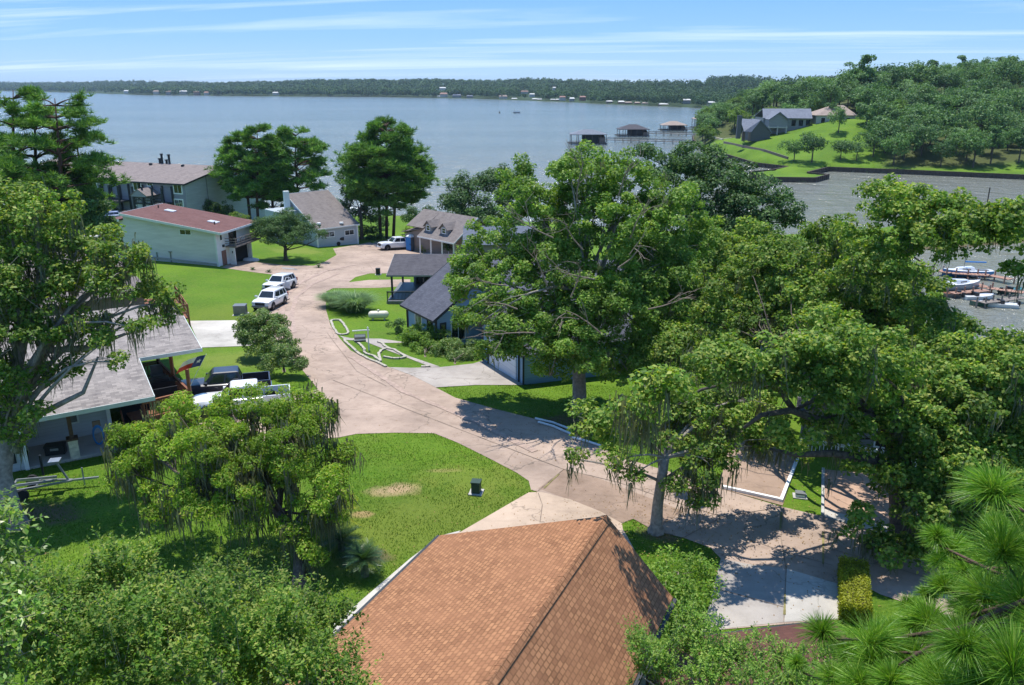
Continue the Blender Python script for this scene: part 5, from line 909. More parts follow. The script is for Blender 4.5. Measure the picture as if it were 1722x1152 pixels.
def pinepx(label,bx,Yb,tx,ty,crown0,rpx,**k):
    c=P(tx,ty,Yb); b=P(bx,400,Yb); b=np.array([b[0],Yb,hh(b[0],Yb)]); return pine(label,b,c,crown0,rpx/F*Yb*1.0,**k)
pinepx('tall pine with bare trunk, leftmost of the three behind the white work truck',640,134,636,232,.36,40,L=.7,w=.13)
pinepx('tallest pine of the three behind the white work truck',650,134,650,206,.30,52,L=.7,w=.13,n_wh=15)
pinepx('tall pine, rightmost of the three behind the white work truck',661,133,672,240,.30,40,L=.7,w=.13)
pinepx('lakeside pine, leftmost of the group between the apartments and the grey house',424,152,398,232,.3,34,L=.7,w=.14,dens=.9)
pinepx('lakeside pine second from left, between the apartments and the grey house',436,150,432,216,.28,38,L=.7,w=.14)
pinepx('lakeside pine in the middle of the group left of the grey house',462,153,462,240,.2,26,L=.7,w=.14)
pinepx('lakeside pine with wide crown, rightmost of the group above the grey house roof',500,152,498,222,.32,42,L=.7,w=.14,dens=.95)
pinepx('big pine at the left edge of the photo, its crown reaching the horizon',20,82,22,152,.15,60,L=.55,w=.1,n_wh=13)
pinepx('pine with open flat branches left of the apartments, trunk in view',90,80,92,165,.35,62,L=.55,w=.1)
pinepx('broad pine between the left edge and the open branched pine',55,84,58,178,.15,52,L=.55,w=.1)
pinepx('pine reaching over the apartment roof on the left',136,86,128,228,.25,36,L=.55,w=.1,n_wh=8)
pinepx('lower pine at the left edge in front of the tall ones',-20,74,-10,235,.2,60,L=.5,w=.09,n_wh=8)
# --- pampas grass clumps
def grassclump(base,rpx,hgt,label):
    b0=G(*base); r=rpx/F*np.linalg.norm(b0-[0,0,CZ]); n=1500; a=rng.uniform(0,2*math.pi,n); rr=r*.35*np.sqrt(rng.random(n)); V=[]
    o=np.stack([np.cos(a)*rr,np.sin(a)*rr,0*a],1)+b0; out=np.stack([np.cos(a),np.sin(a),0*a],1); L=hgt*rng.uniform(.6,1.15,n); sp=r*rng.uniform(.2,1.1,n); tg=np.stack([-np.sin(a),np.cos(a),0*a],1); prev=o
    for s in range(4):
        f=(s+1)/4; p1=o+out*(sp*f**1.6)[:,None]+np.array([0,0,1])*(L*(1.5*f-.85*f*f*1.0))[:,None]; w0=.05*(1-s/4); w1=.05*(1-f)+.004; V.append(np.stack([prev-tg*w0,prev+tg*w0,p1+tg*w1,p1-tg*w1],1).reshape(-1,3)); prev=p1
    V=np.concatenate(V)-b0; o_=npmesh('pampas_grass',V,q4(V),'pampas'); o_.location=tuple(b0); tag(o_,label,'ornamental grass')
grassclump((598,524),40,2.2,'larger arching pampas grass clump, nearest the gas tank'); grassclump((566,516),30,1.9,'smaller pampas grass clump at the road edge')
# --- cycads and yuccas
def cycad(base,n,Lf,trunkh,label,name='sago_palm',mat='palm',droop=.9):
    b0=G(*base); t=thing(name,label,'palm',b0); m=MB(); m.tube([b0-[0,0,.1],b0+[0,0,trunkh*.6],b0+[0,0,trunkh]],[.17,.15,.12],10); m.build('trunk','bark_oak',t); V=[]; top=b0+np.array([0,0,trunkh])
    for k in range(n):
        a=2.4*k; el=.15+1.15*(k/n)**.8; out=np.array([math.cos(a),math.sin(a),0]); tg=np.array([-math.sin(a),math.cos(a),0]); P_=[top]; d=out*math.cos(el)+np.array([0,0,math.sin(el)]); L=Lf*rng.uniform(.8,1.1)
        for s in range(10): d=unit((d-np.array([0,0,droop*.13]))[None])[0]; P_.append(P_[-1]+d*L/10)
        for s in range(1,10):
            for sg in (-1,1):
                for h_ in (0,.5):
                    q=P_[s]*(1-h_)+P_[s+1]*h_ if s<9 else P_[s]; l=.2*math.sin(math.pi*(s+h_+1)/12)+.05; e=q+tg*sg*l+(P_[s]-P_[s-1])*.6*3+np.array([0,0,.03]); w_=(P_[s]-P_[s-1])*.16; V+=[q-w_,q+w_,e+w_*.2,e-w_*.2]
            w_=tg*.012; V+=[P_[s-1]-w_,P_[s-1]+w_,P_[s]+w_,P_[s]-w_]
    V=np.array(V)-b0; npmesh('fronds',V,q4(V),mat,t)
cycad((614,968),40,.95,.7,'round sago palm standing by itself on the front lawn'); cycad((575,925),26,1.0,.4,'sago palm half hidden under the drooping mossy tree')
cycad((560,900),22,1.4,1.0,'taller pale fronded palm behind the sago palms','fan_palm','leaf_hedge'); cycad((452,458),14,.5,.05,'spiky yucca beside the parked white cars','yucca'); cycad((425,454),12,.45,.05,'small spiky yucca at the pale green house driveway','yucca'); cycad((536,450),12,.7,.05,'dark yucca at the lawn corner near the cul-de-sac','yucca'); cycad((710,424),16,1.2,.3,'palm in front of the dormer house porch','fan_palm','leaf_hedge')
# --- clipped hedge
hc0,hc1=G(1432,965),G(1436,1048); d=(hc1-hc0); L=np.linalg.norm(d); u_=d/L; s_=np.array([-u_[1],u_[0],0]); n=15000; f=rng.random((n,3)); face=rng.integers(0,4,n); loc=np.zeros((n,3)); hgt=.75; wd_=.95
aa=f[:,0]*L; bb=(f[:,1]-.5)*wd_; zz_=f[:,2]*hgt; bb=np.where(face==1,-wd_/2,np.where(face==2,wd_/2,bb)); zz_=np.where(face==0,hgt,zz_); aa=np.where(face==3,L,aa)
C=hc0+u_*aa[:,None]+s_*bb[:,None]; C[:,2]=[hh(x,y) for x,y in C[:,:2]]; C[:,2]+=zz_; C+=rng.normal(size=(n,3))*.045; Nn=np.stack([s_*0+[0,0,1],-s_,s_,u_])[face]+rng.normal(size=(n,3))*.5; V=leafquads(C,Nn,.085*rng.uniform(.7,1.3,n),.05)
t=thing('hedge','clipped yellow green hedge between the pale slab and the lawn','hedge',hc0); m=MB(); m.bar(hc0+[0,0,hgt/2-.1],hc1+[0,0,hgt/2-.1],wd_-.15,hgt); m.build('branches','twig_dark',t); V=V-hc0; npmesh('foliage',V,q4(V),'leaf_hedge',t)
# --- near foliage at the bottom of the picture
def sprigs(blobs,nb,twL,leaves,L,asp,zmin=-.2,up=.9):
    # upright shoots with alternate leaves
    O_=[];D=[]
    for c,R_ in blobs:
        k=int(nb*R_**2); d=sph(k,zmin); O_.append(np.array(c)+d*R_*(.3+.7*rng.random(k)**.5)[:,None]); D.append(d*.6+rng.normal(size=(k,3))*.45+np.array([0,0,up]))
    O_=np.concatenate(O_); D=unit(np.concatenate(D)); k=len(O_); tw=twL*rng.uniform(.5,1.3,k); i=np.repeat(np.arange(k),leaves); f=np.tile(np.linspace(.15,1,leaves),k)
    out=unit(np.cross(D[i],rng.normal(size=(len(i),3)))); C=O_[i]+D[i]*(tw[i]*f)[:,None]; ax=unit(out+D[i]*.55); l=L*rng.uniform(.7,1.25,len(i))*(1.05-.35*f); Ncol=unit(np.cross(ax,np.cross([0,0,1.],ax))+rng.normal(size=(len(i),3))*.35)
    return leafquads(C+ax*l[:,None]*.5,Ncol,l,l*asp,ax*8,.4),O_,D,tw
def neartree(label,bb,base,fork,r0,leaf,nb,twL,leaves,L,asp,up=.9,zmin=-.2,name='tree',mc=0):
    bl=PB(bb); t=thing(name,label,'tree',base); m=MB(); limbs(m,base,fork,r0,bl,None); bl0=bl; bl=[]
    for c,R_ in bl0:
        k=11; d_=sph(k,-.3); bl+=[(c+d_[i_]*R_*rng.uniform(.3,1.35)*np.array([1,1,1.1]),R_*rng.uniform(.16,.36)) for i_ in range(k)]
    V,O_,D,tw=sprigs(bl,nb,twL,leaves,L,asp,zmin,up)
    sel=rng.choice(len(O_),min(len(O_),500),replace=False)
    for k in sel: m.tube([O_[k]-D[k]*tw[k]*.4,O_[k]+D[k]*tw[k]],[.007,.003],4,False)
    m.build('trunk','bark_grey',t,smooth=True,sharp=180); V=V-np.array(base); npmesh('crown',V,q4(V),leaf,t)
b0=np.array([-5.2,12.5,10.5])
neartree('leafy upright tree filling the bottom left corner, nearest the camera',[(190,985,40,14.3),(240,1020,50,13.8),(150,1040,80,13),(330,1040,60,13.6),(400,1060,70,13),(300,1110,90,12),(480,1070,60,13),(520,1120,70,12.5),(430,1140,80,12),(190,1130,100,11.8),(340,1000,26,14.3),(560,1060,32,13.4),(450,1000,28,14.2),(250,960,18,14.6),(100,1120,60,12.5),(575,1130,28,12.8),(250,1190,80,11.6),(120,1190,80,11.4),(370,1200,80,11.6),(480,1190,70,11.9),(180,1080,60,12.6),(300,1070,50,12.8),(570,1180,40,12.2),(400,980,20,14.6),(505,1010,18,14),(195,935,14,14.8)],b0,b0+[.2,0,5.5],.2,'leaf_near',400,.5,12,.11,.5,1.3,name='privet_tree')
b0=np.array([-8.5,9.5,10.5])
neartree('pale broad leaved tree at the lower left edge',[(10,900,34,13.5),(0,960,42,13),(30,1000,34,12.6),(20,1060,50,12.2),(-20,1020,60,12.5),(50,1100,50,11.8),(0,1130,60,11.5),(70,1040,20,12.4),(-30,900,40,13.5),(35,930,16,13.4)],b0,b0+[0,1.8,5.5],.18,'leaf_pale',230,.4,9,.17,.46,.6,-.6,name='hickory_tree')
b0=np.array([4.6,16.2,10.3])
neartree('light green fine leaved tree at the bottom centre between the two roofs',[(1170,1090,40,17.5),(1110,1105,45,17.2),(1230,1130,44,17),(1310,1140,40,17),(1375,1125,32,17),(1080,1130,34,17.2),(1160,1140,50,16.5),(1340,1165,50,16.2),(1260,1170,50,16),(1150,1045,22,18),(1400,1105,20,17.2),(1120,1150,30,16.8)],b0,b0+[.6,.5,1.8],.13,'leaf_lime',420,.42,11,.10,.5,.9,-.4,name='elm_tree')
# --- foreground longleaf pine, lower right
b0=np.array([6.8,6.2,10.4]); t=thing('pine_tree','young pine with long bright needles in the bottom right corner','tree',b0); m=MB(); 
TF=[(1690,925,100,5.6),(1600,925,60,7.0),(1655,1000,75,6.2),(1722,1010,85,5.3),(1560,1040,62,6.6),(1610,1075,80,5.8),(1475,1085,85,5.9),(1540,1110,70,5.8),(1700,1110,110,4.6),(1430,1100,48,6.4),(1500,1145,60,5.4),(1580,1150,80,5.0),(1650,1150,90,4.7),(1625,960,50,7.2),(1590,985,45,7.3),(1740,940,80,6),(1660,950,44,6.8),(1620,1020,40,6.9),(1560,1075,40,6.5),(1500,1060,40,6.8),(1690,1070,60,5.6),(1610,1120,50,5.6),(1480,1120,40,6.2),(1715,960,50,6.2),(1640,1110,50,5.4),(1580,945,34,7.6),(1560,1000,30,7.6),(1420,1130,34,6.8),(1675,880,34,7.4),(1520,1090,34,6.6),(1450,1150,60,5.6),(1530,1020,34,7.4),(1760,1060,90,5.),(1640,1060,60,6.4),(1575,905,26,8),(1400,1140,44,6.2),(1545,990,26,7.8)]
Vn=[]; top=np.array([6.2,6.6,25.6]); m.tube([b0-[0,0,.2],b0+[0,.2,8],[6.4,6.5,20],top],[.22,.19,.12,.05],10); stem=[b0+(top-b0)*f for f in (.78,.84,.9,.95)]
TF+=[(px+rng.normal()*r*.8,py+rng.normal()*r*.7,r*rng.uniform(.6,.85),Y*rng.uniform(.95,1.15)) for px,py,r,Y in list(TF)]
TF=[t_ for t_ in TF if not (t_[0]<1560 and t_[1]<1010) and not (t_[0]<1660 and t_[1]<885)]
for px,py,r,Y in TF:
    c=P(px,py,Y*1.35); L=r/F*np.linalg.norm(c-[0,0,CZ])*.74; st=stem[int(rng.integers(0,4))]; m.tube(curve(st,c-[0,0,.1],-.08,5,.06),[.045,.038,.03,.022,.014],6)
    n=620; ax=unit(np.array([[0.,0,.8]])+rng.normal(size=(1,3))*.35)[0]; d=unit(sph(n,-.6)+ax*.55); s=rng.random(n); o=c-ax*L*.30*s[:,None]; Ln=L*rng.uniform(.8,1.05,n); bend=np.array([0,0,-.16]); sd_=unit(np.cross(d,rng.normal(size=(n,3)))); w=.0036
    m1=o+d*(Ln*.55)[:,None]; e=o+d*Ln[:,None]+bend*Ln[:,None]; Vn.append(np.stack([o-sd_*w*.6,o+sd_*w*.6,m1+sd_*w,m1-sd_*w],1).reshape(-1,3)); Vn.append(np.stack([m1-sd_*w,m1+sd_*w,e+sd_*w*.25,e-sd_*w*.25],1).reshape(-1,3))
m.build('trunk','bark_pine',t,smooth=True,sharp=180); V=np.concatenate(Vn)-b0; npmesh('crown',V,q4(V),'needle_near',t)
# ================================================================ trees across the inlet: eight kinds, copied
def proto(leafm,H,Rr,n=2600,kind='round'):
    t=thing('hill_tree','x','tree',(0,0,0),local=True); m=MB(); m.tube([(0,0,-1),(0,0,H*.45),(.3,0,H*.75)],[.32,.24,.1],6)
    if kind=='round': bl=[(np.array([rng.normal()*Rr*.42,rng.normal()*Rr*.42,H*.62+rng.normal()*H*.1]),Rr*rng.uniform(.45,.7)) for _ in range(9)]
    elif kind=='pine': bl=[(np.array([rng.normal()*Rr*.3,rng.normal()*Rr*.3,H*(.5+.055*k)]),Rr*rng.uniform(.25,.5)*(1.15-.07*k)) for k in range(9)]
    else: bl=[(np.array([rng.normal()*Rr*.5,rng.normal()*Rr*.5,H*.5+rng.normal()*H*.14]),Rr*rng.uniform(.4,.6)) for _ in range(10)]
    for c,R_ in bl[:4]: m.tube(curve((0,0,H*.4),c,.05,4),[.13,.1,.07,.03],5)
    m.build('trunk','bark_oak',t); cl=clumps(bl,1.15,1.,-.7); V=leafcloud(cl,n/len(cl),.62,.7,.5,.7); npmesh('crown',V,q4(V),leafm,t); return t
KINDS=[('leaf_hill',13,5.5,'round','dark green round crowned tree'),('leaf_hill_pale',12,5,'round','greyish pale green round crowned tree'),('leaf_hill',15,4.6,'pine','dark upright pine'),('leaf_hill_pale',10,4.6,'low','low spreading pale green tree'),('leaf_hill_lime',10,4.2,'round','bright yellow green tree'),('leaf_hill',10.5,4.6,'low','low dark bushy tree'),('leaf_hill_pale',14,5.6,'round','mid green tree with billowing crown')]
PR=[proto(k[0],k[1],k[2],3000,k[3]) for k in KINDS]; used=[False]*len(PR)
def plant(ki,x,y,s,label,group=None,rz=None):
    z=hh(x,y)-.2; rz=rng.uniform(0,6.28) if rz is None else rz
    if not used[ki]: r=PR[ki]; r.location=(x,y,z); r.rotation_euler=(0,0,rz); r.scale=(s,s,s); r['label']=label; used[ki]=True
    else: r=dup(PR[ki],(x,y,z),rz,label,s)
    if group: r['group']=group
    elif 'group' in r: del r['group']
    return r
for px,py,ki,s,lab in [(1335,271,0,.62,'small dark tree with bare trunk, leftmost of those on the far lawn'),(1365,273,0,.86,'large dark tree in a mulched ring in the middle of the far lawn'),(1413,269,0,.58,'small round tree at the right of the mulched ring on the far lawn'),(1440,270,1,.6,'small pale tree at the edge of the far lawn beside the wood'),(1405,262,6,.72,'mid green tree behind the mulched ring below the tan hip roof'),(1316,216,3,.62,'feathery pale tree in front of the grey lake house'),(1392,222,5,.7,'bushy dark tree in front of the tan hip roofed house')]:
    g=G(px,py); plant(ki,g[0],g[1],s,lab)
pts_=[]; tries=0
def pixof(p): v=np.array(p,float)-[0,0,CZ]; a=v@FW; return 861+F*v[0]/a,576-F*(v@UP)/a
while len(pts_)<285 and tries<60000:
    tries+=1; Y=rng.uniform(272,560); X=rng.uniform(90,460)
    if Y>2.2*X+330 : continue
    z=hh(X,Y); 
    if z<.8: continue
    px,py=pixof((X,Y,z))
    if px>1775 or px<1180: continue
    lawn=(px<1455-(285-py)*.25 and Y<352)
    if lawn or (px<1452 and Y<362 and not (px<1235 and Y>335)): continue
    if 1195<px<1262 and Y<470 and py>222: continue
    sp=6.3 if Y<330 else (7.5 if Y<420 else 10.5)
    if any((X-a)**2+(Y-b)**2<sp*sp for a,b,_ in pts_): continue
    pts_.append((X,Y,px))
GNAME='trees of the wood on the hillside across the inlet'
for X,Y,px in pts_:
    r=rng.random(); ki=0 if r<.24 else 1 if r<.44 else 2 if r<.56 else 3 if r<.68 else 4 if r<.74 else 5 if r<.86 else 6
    if px<1240: ki=[0,5,4,1][int(rng.integers(0,4))]
    sk=rng.uniform(.8,1.25); plant(ki,X,Y,sk*(.82 if Y<300 else 1.),('small ' if sk<.93 else 'big ' if sk>1.12 else '')+KINDS[ki][4]+(' at the point left of the far houses' if px<1240 else (' by the inlet' if Y<300 else ' on the lower slope' if Y<380 else ' high on the hill')+(' near the tan house' if px<1500 else ' in mid wood' if px<1620 else ' near the right edge')),GNAME)
# the hill tree that stands above the skyline
g=P(1442,200,400); plant(2,g[0],400,1.5,'tallest pine rising above the skyline behind the tan hip roofed house')
# ================================================================ far shore woods
FH=[(212,153.5,8,3,'far_white','far_white','small white house beside the pale field on the far left shore'),(262,154.5,9,4,'roof_tan','siding_tan','tan house leftmost of the far left shore row'),(283,155,8,4,'far_brown','siding_mid','brown house in the far left shore row'),(308,154.5,12,4,'far_white','siding_tan','white roofed house in the far left shore row'),(330,155.5,9,4,'far_brown','far_brown','dark brown house in the far left shore row'),(347,156.5,8,4,'far_red','siding_tan','red roofed house rightmost of the far left shore row'),(463,156.5,9,3,'far_white','siding_tan','lone white roof in the woods of the far shore'),(744,148.5,11,3,'far_white','far_white','white house high in the woods of the far shore'),(746,159,12,5,'far_red','siding_tan','red roofed house above the shore left of centre'),(740,162.5,9,3,'far_white','far_white','white dock roof below the red roofed house'),(768,161,14,4,'roof_far','siding_mid','grey blue house on the far shore'),(790,162,10,3,'roof_far','siding_mid','small grey house on the far shore'),(846,163,13,5,'roof_tan','siding_tan','tan house on the far shore left of the white docks'),(865,166.5,9,3,'far_white','far_brown','white dock roof on the far shore, leftmost of the row'),(882,154.5,12,3,'far_red','siding_tan','red roofed house on the rise of the far shore'),(895,159,9,3,'far_white','far_white','white roof below the red roofed house on the rise'),(899,167,8,2.5,'far_white','far_brown','white dock roof in the middle of the row'),(907,167.5,8,2.5,'far_white','far_brown','white dock roof just right of the middle one'),(930,168,8,2.5,'far_white','far_brown','white dock roof second from the bright lawn'),(939,168,8,2.5,'far_white','far_brown','white dock roof nearest the bright lawn'),(932,148,5,3,'far_white','far_white','tiny white building high in the far woods'),(946,164,10,4,'far_red','siding_tan','brown red house behind the dock roofs'),(962,166.5,8,4,'far_white','siding_mid','grey white house at the edge of the bright lawn'),(980,164,10,4,'far_red','far_red','red house above the bright lawn'),(1025,171,10,3,'far_white','far_brown','white boathouse roof right of the bright lawn'),(1045,172,10,4,'far_white','far_red','white roofed red boathouse on the far shore'),(1057,173,11,3,'roof_tan','far_brown','tan boathouse roof on the far shore'),(1072,173.5,9,3,'roof_tan','far_brown','brown boathouse on the far shore'),(1085,174,9,3,'roof_tan','siding_tan','boathouse with yellowish roof on the far shore'),(1116,176,15,4,'far_white','far_brown','widest white boathouse roof, rightmost on the far shore'),(1155,169,13,4,'far_white','siding_mid','white house among trees right of the far boathouses'),(1197,173,11,3,'far_white','siding_mid','pale house roof behind the point trees')]

FHY={}; CUT=[]
for px_,py_,w_,h_,_a,_b,_c in FH:
    Y0=float(np.interp(px_,[0,250,450,640,800,960,1040,1120,1185],[3570,2251,2036,1943,1709,1376,1218,1121,1038]))*1.01; Yh=Y0
    while Yh<Y0*1.9 and (hh(P(px_,py_,Yh)[0],Yh)<P(px_,py_,Yh)[2]-max(3.,h_/F*Yh)-1.5): Yh*=1.01
    if Yh>=Y0*1.88: Yh=Y0
    FHY[(px_,py_)]=Yh; zb_=P(px_,py_,Yh)[2]-max(3.,h_/F*Yh)*.6; CUT.append((px_,w_/2+1.2,Yh,zb_))
n=11000; px=rng.uniform(-160,1560,n); dd=rng.random(n)**1.7; Xs=[];Ys=[]
for k in range(n):
    a=(px[k]-861)/F/math.cos(0)*1.0
    Y0=np.interp(px[k],[-200,0,100,250,450,640,800,960,1040,1120,1185,1300,1560],[4200,3570,3059,2251,2036,1943,1709,1376,1218,1121,1038,640,600]); Y=Y0*(1.004+dd[k]*(.75 if px[k]<1190 else 1.6)); v=ray(px[k],141+29/Y*F); Xs.append(v[0]/v[1]*Y); Ys.append(Y)
Xs=np.array(Xs);Ys=np.array(Ys); ok=sdist(L2,Xs,Ys)>4; Xs=Xs[ok];Ys=Ys[ok]; Zs=np.array([hh(x,y) for x,y in zip(Xs,Ys)])
gap=[(157,216,.9),(963,993,.9),(215,225,.5)]
pxs=861+F*Xs/(Ys*math.cos(TH)+(CZ-0)*math.sin(TH)); keep=np.ones(len(Xs),bool)
for a,b,pz in gap: keep&=~((pxs>a)&(pxs<b)&(sdist(L2,Xs,Ys)<70)&(rng.random(len(Xs))<pz))
Xs,Ys,Zs=Xs[keep],Ys[keep],Zs[keep]; H=rng.uniform(9,18,len(Xs))*np.clip(np.clip(Ys/1500,.55,1.6),.9,1.15); pq=861+F*Xs/(Ys*math.cos(TH)+(CZ-Zs)*math.sin(TH)); cut=np.zeros(len(Xs),bool)
for cx_,cw_,Yh,zb_ in CUT: cut|=(np.abs(pq-cx_)<cw_+3)&(Ys<Yh+6)&(Zs+H*1.02>CZ+(zb_-CZ)*Ys/Yh)
Xs,Ys,Zs,H=Xs[~cut],Ys[~cut],Zs[~cut],H[~cut]
k=len(Xs); nq=26; i=np.repeat(np.arange(k),nq); sc_=np.clip(Ys/1500,.55,1.6); Rr=rng.uniform(4.,7.5,k)*np.clip(sc_,.9,1.5)
d=sph(len(i),-.7); C=np.stack([Xs[i],Ys[i],Zs[i]+H[i]*.6],1)+d*np.stack([Rr[i],Rr[i],H[i]*.42],1)*rng.uniform(.7,1.,len(i))[:,None]; V=leafquads(C,d+rng.normal(size=d.shape)*.4+[0,0,.3],3.3*sc_[i],2.6*sc_[i])
tag(npmesh('far_woods',V,q4(V),'leaf_wood'),'dark green woods covering the low hills along the far shore','woods',kind='stuff')

def inpoly(poly,X,Y): return sdist(poly,X,Y)>0.03
def scatter(n,x0,x1,y0,y1):
    X=rng.uniform(x0,x1,n);Y=rng.uniform(y0,y1,n); return X,Y
hv=np.vectorize(hh)
n=230000; u_=rng.random(n); Y=18+ (52-18)*u_**1.15; X=rng.uniform(-30,13,n); pav=np.zeros(n,bool)
for pg in PAVED: pav|=sdist(pg,X,Y)>-.02
keep=(~pav)&(np.sin(X*1.3+np.sin(Y*.9)*2)+np.sin(Y*1.7+X*.4)+rng.normal(size=n)*.9>-.9); X=X[keep];Y=Y[keep]; k=len(X); Z=hv(X,Y); hgt=rng.uniform(.03,.085,k); a_=rng.uniform(0,math.pi,k); dx=np.stack([np.cos(a_),np.sin(a_),0*a_],1)*(rng.uniform(.008,.02,k))[:,None]; o=np.stack([X,Y,Z],1); tp=o+np.stack([rng.normal(size=k)*.025,rng.normal(size=k)*.025,hgt],1)
V=np.stack([o-dx,o+dx,tp+dx*.4,tp-dx*.4],1).reshape(-1,3); tag(npmesh('grass_tufts',V,q4(V),'grass_blade'),'short tufts of mown grass on the front lawns','grass',kind='stuff')
def litter(cx,cy,sx,sy,n):
    X=cx+rng.normal(size=n)*sx; Y=cy+rng.normal(size=n)*sy; Z=np.array([hh(x,y) for x,y in zip(X,Y)])+.045; C=np.stack([X,Y,Z],1); return leafquads(C,np.array([0,0,1.])+rng.normal(size=(n,3))*.35,rng.uniform(.04,.10,n),.05)
V=np.concatenate([litter(6.5,31.5,3.2,2.6,700),litter(3,44,4,3,600),litter(12,31,3,3,600),litter(-10,27,3,3,400),litter(-21,32,3,3,400),litter(0,36,8,6,260)]); tag(npmesh('fallen_leaves',V,q4(V),'brown_leaf'),'scattered dry leaves and twigs on lawn and pavement under the oaks','leaf litter',kind='stuff')
# ================================================================ vehicles
def lerp(a,b,t): return np.array(a,float)*(1-t)+np.array(b,float)*t
def quadpanel(mb,q,u0,u1,v0,v1,out,th=.012):      # panel inset on a quad q=[bl,br,tr,tl], proud of it
    bl,br,tr,tl=[np.array(x,float) for x in q]; f=lambda u,v: (bl*(1-u)+br*u)*(1-v)+(tl*(1-u)+tr*u)*v
    n=np.cross(br-bl,tl-bl); n/=np.linalg.norm(n); n=n if n@np.array(out)>0 else -n; P4=[f(u0,v0),f(u1,v0),f(u1,v1),f(u0,v1)]; V=[p_+n*th for p_ in P4]+[p_-n*.004 for p_ in P4]
    mb.add(V,[(0,1,2,3) if np.cross(P4[1]-P4[0],P4[3]-P4[0])@n>0 else (3,2,1,0)]+[(i,(i+1)%4,4+(i+1)%4,4+i) for i in range(4)])
def vehicle(kind,label,paintm,loc,heading,cat,name,group=None,doors_open=False,service=False):
    t=thing(name,label,cat,loc,heading,group,local=True); b=MB()
    if kind=='pickup': Lf,Lr,hw,belt,hood,roofz=2.95,-2.95,.99,1.18,1.16,1.88; cab=(1.15,.55,-1.0,-1.25); bed=True
    elif kind=='suv': Lf,Lr,hw,belt,hood,roofz=2.4,-2.4,.95,1.05,1.03,1.72; cab=(1.05,.45,-1.95,-2.3); bed=False
    else: Lf,Lr,hw,belt,hood,roofz=2.35,-2.35,.9,.92,.86,1.42; cab=(1.0,.3,-1.1,-1.75); bed=False
    # body lofted from bumper to bumper
    st=[(Lf,.70,.42,.62,.66),(Lf-.06,.86,.34,.80,hood-.16),(Lf-.28,.95,.30,.92,hood-.06),(Lf-.7,1.,.28,.98,hood),(cab[0]+.05,1.,.27,belt-.08,belt)]
    end=cab[3] if bed else Lr+.35
    st+=[(0,1.01,.27,belt-.06,belt),(end,1.,.27,belt-.06,belt)]
    if not bed: st+=[(Lr+.12,.97,.32,belt-.1,belt-.03),(Lr,.86,.42,.8,.86)]
    sec=[]
    for x,w_,zb,zs,zt in st:
        w_=w_*hw; sec.append([(x,w_*.90,zb),(x,w_*.985,zb+.14),(x,w_,(zb+zs)/2+.05),(x,w_*.97,zs),(x,w_*.86,zt),(x,w_*.45,zt+.03),(x,0,zt+.045)])
    V=[];n7=7
    for s in sec: V+=s+[(x,-y,z) for x,y,z in s[::-1][1:]]
    m_=13; Fc=[]
    for i in range(len(sec)-1):
        for k in range(m_-1): Fc.append((i*m_+k,(i+1)*m_+k,(i+1)*m_+k+1,i*m_+k+1))
        Fc.append((i*m_+m_-1,(i+1)*m_+m_-1,(i+1)*m_,i*m_))
    Fc+= [tuple(range(m_)),tuple((len(sec)-1)*m_+k for k in range(m_))[::-1]]; b.add(V,Fc)
    if bed:
        x0,x1=cab[3],Lr; 
        for s in (-1,1): b.box(((x0+x1)/2,s*(hw-.05),.84),(x0-x1,.10,.74)) 
        b.box((x1+.04,0,.86),(.08,hw*2-.2,.68)); b.box(((x0+x1)/2,0,.5),(x0-x1-.02,hw*2-.22,.2))
        if service:
            for s in (-1,1): b.box(((x0+x1)/2,s*(hw+.02),1.02),(x0-x1-.1,.34,.9))
    body=b.build('body',paintm,t,smooth=True,sharp=32)
    if bed: d_=MB(); d_.box(((cab[3]+Lr)/2,0,.62),(cab[3]-Lr-.1,hw*2-.24,.03)); d_.build('bed_floor','black_plastic',t)
    # cabin
    xa,xb,xc,xd=cab; wb,wt=hw*.88,hw*.70; z0,z1=belt+.0,roofz
    c8=dict(fb=(xa,wb,z0),ft=(xb,wt,z1-.05),rt=(xc,wt,z1-.05),rb=(xd,wb,z0)); g=MB()
    V=[(xa,wb,z0),(xa,-wb,z0),(xb,wt,z1-.05),(xb,-wt,z1-.05),(xc,wt,z1-.05),(xc,-wt,z1-.05),(xd,wb,z0),(xd,-wb,z0),(xb-.12,wt*.9,z1),(xb-.12,-wt*.9,z1),(xc+.12,wt*.9,z1),(xc+.12,-wt*.9,z1)]
    g.add(V,[(0,2,3,1),(2,8,9,3),(8,10,11,9),(10,4,5,11),(4,6,7,5),(0,6,4,2),(2,4,10,8),(1,3,5,7),(3,9,11,5)]); g.build('cabin',paintm,t,smooth=True,sharp=30)
    w=MB(); quadpanel(w,[(xa,wb,z0),(xa,-wb,z0),(xb,-wt,z1-.05),(xb,wt,z1-.05)],.06,.94,.08,.93,(1,0,1)); w.build('windscreen','glass',t)
    w=MB(); quadpanel(w,[(xd,wb,z0),(xd,-wb,z0),(xc,-wt,z1-.05),(xc,wt,z1-.05)],.1,.9,.2,.88,(-1,0,1)); w.build('rear_window','glass',t)
    for s in (-1,1):
        q=[(xa,s*wb,z0),(xd,s*wb,z0),(xc,s*wt,z1-.05),(xb,s*wt,z1-.05)]
        for u0,u1 in ((.10,.44),(.48,.74),(.78,.93)) if not bed else ((.12,.50),(.55,.92)):
            w=MB(); quadpanel(w,q,u0,u1,.10,.86,(0,s,.3)); w.build('side_window','glass',t)
        mb_=MB(); mb_.box((xa-.18,s*(hw+.1),z0+.1),(.16,.24,.18)); mb_.build('mirror','black_plastic' if paintm!='paint_white' else paintm,t)
        hl_=MB(); hl_.box((Lf-.10,s*hw*.72,.80 if kind!='pickup' else .88),(.16,.34,.16)); hl_.build('headlight','lamp_clear',t)
        tl_=MB(); tl_.box((Lr+.03,s*hw*.90,.95),(.10,.14,.34)); tl_.build('tail_light','tail_red',t)
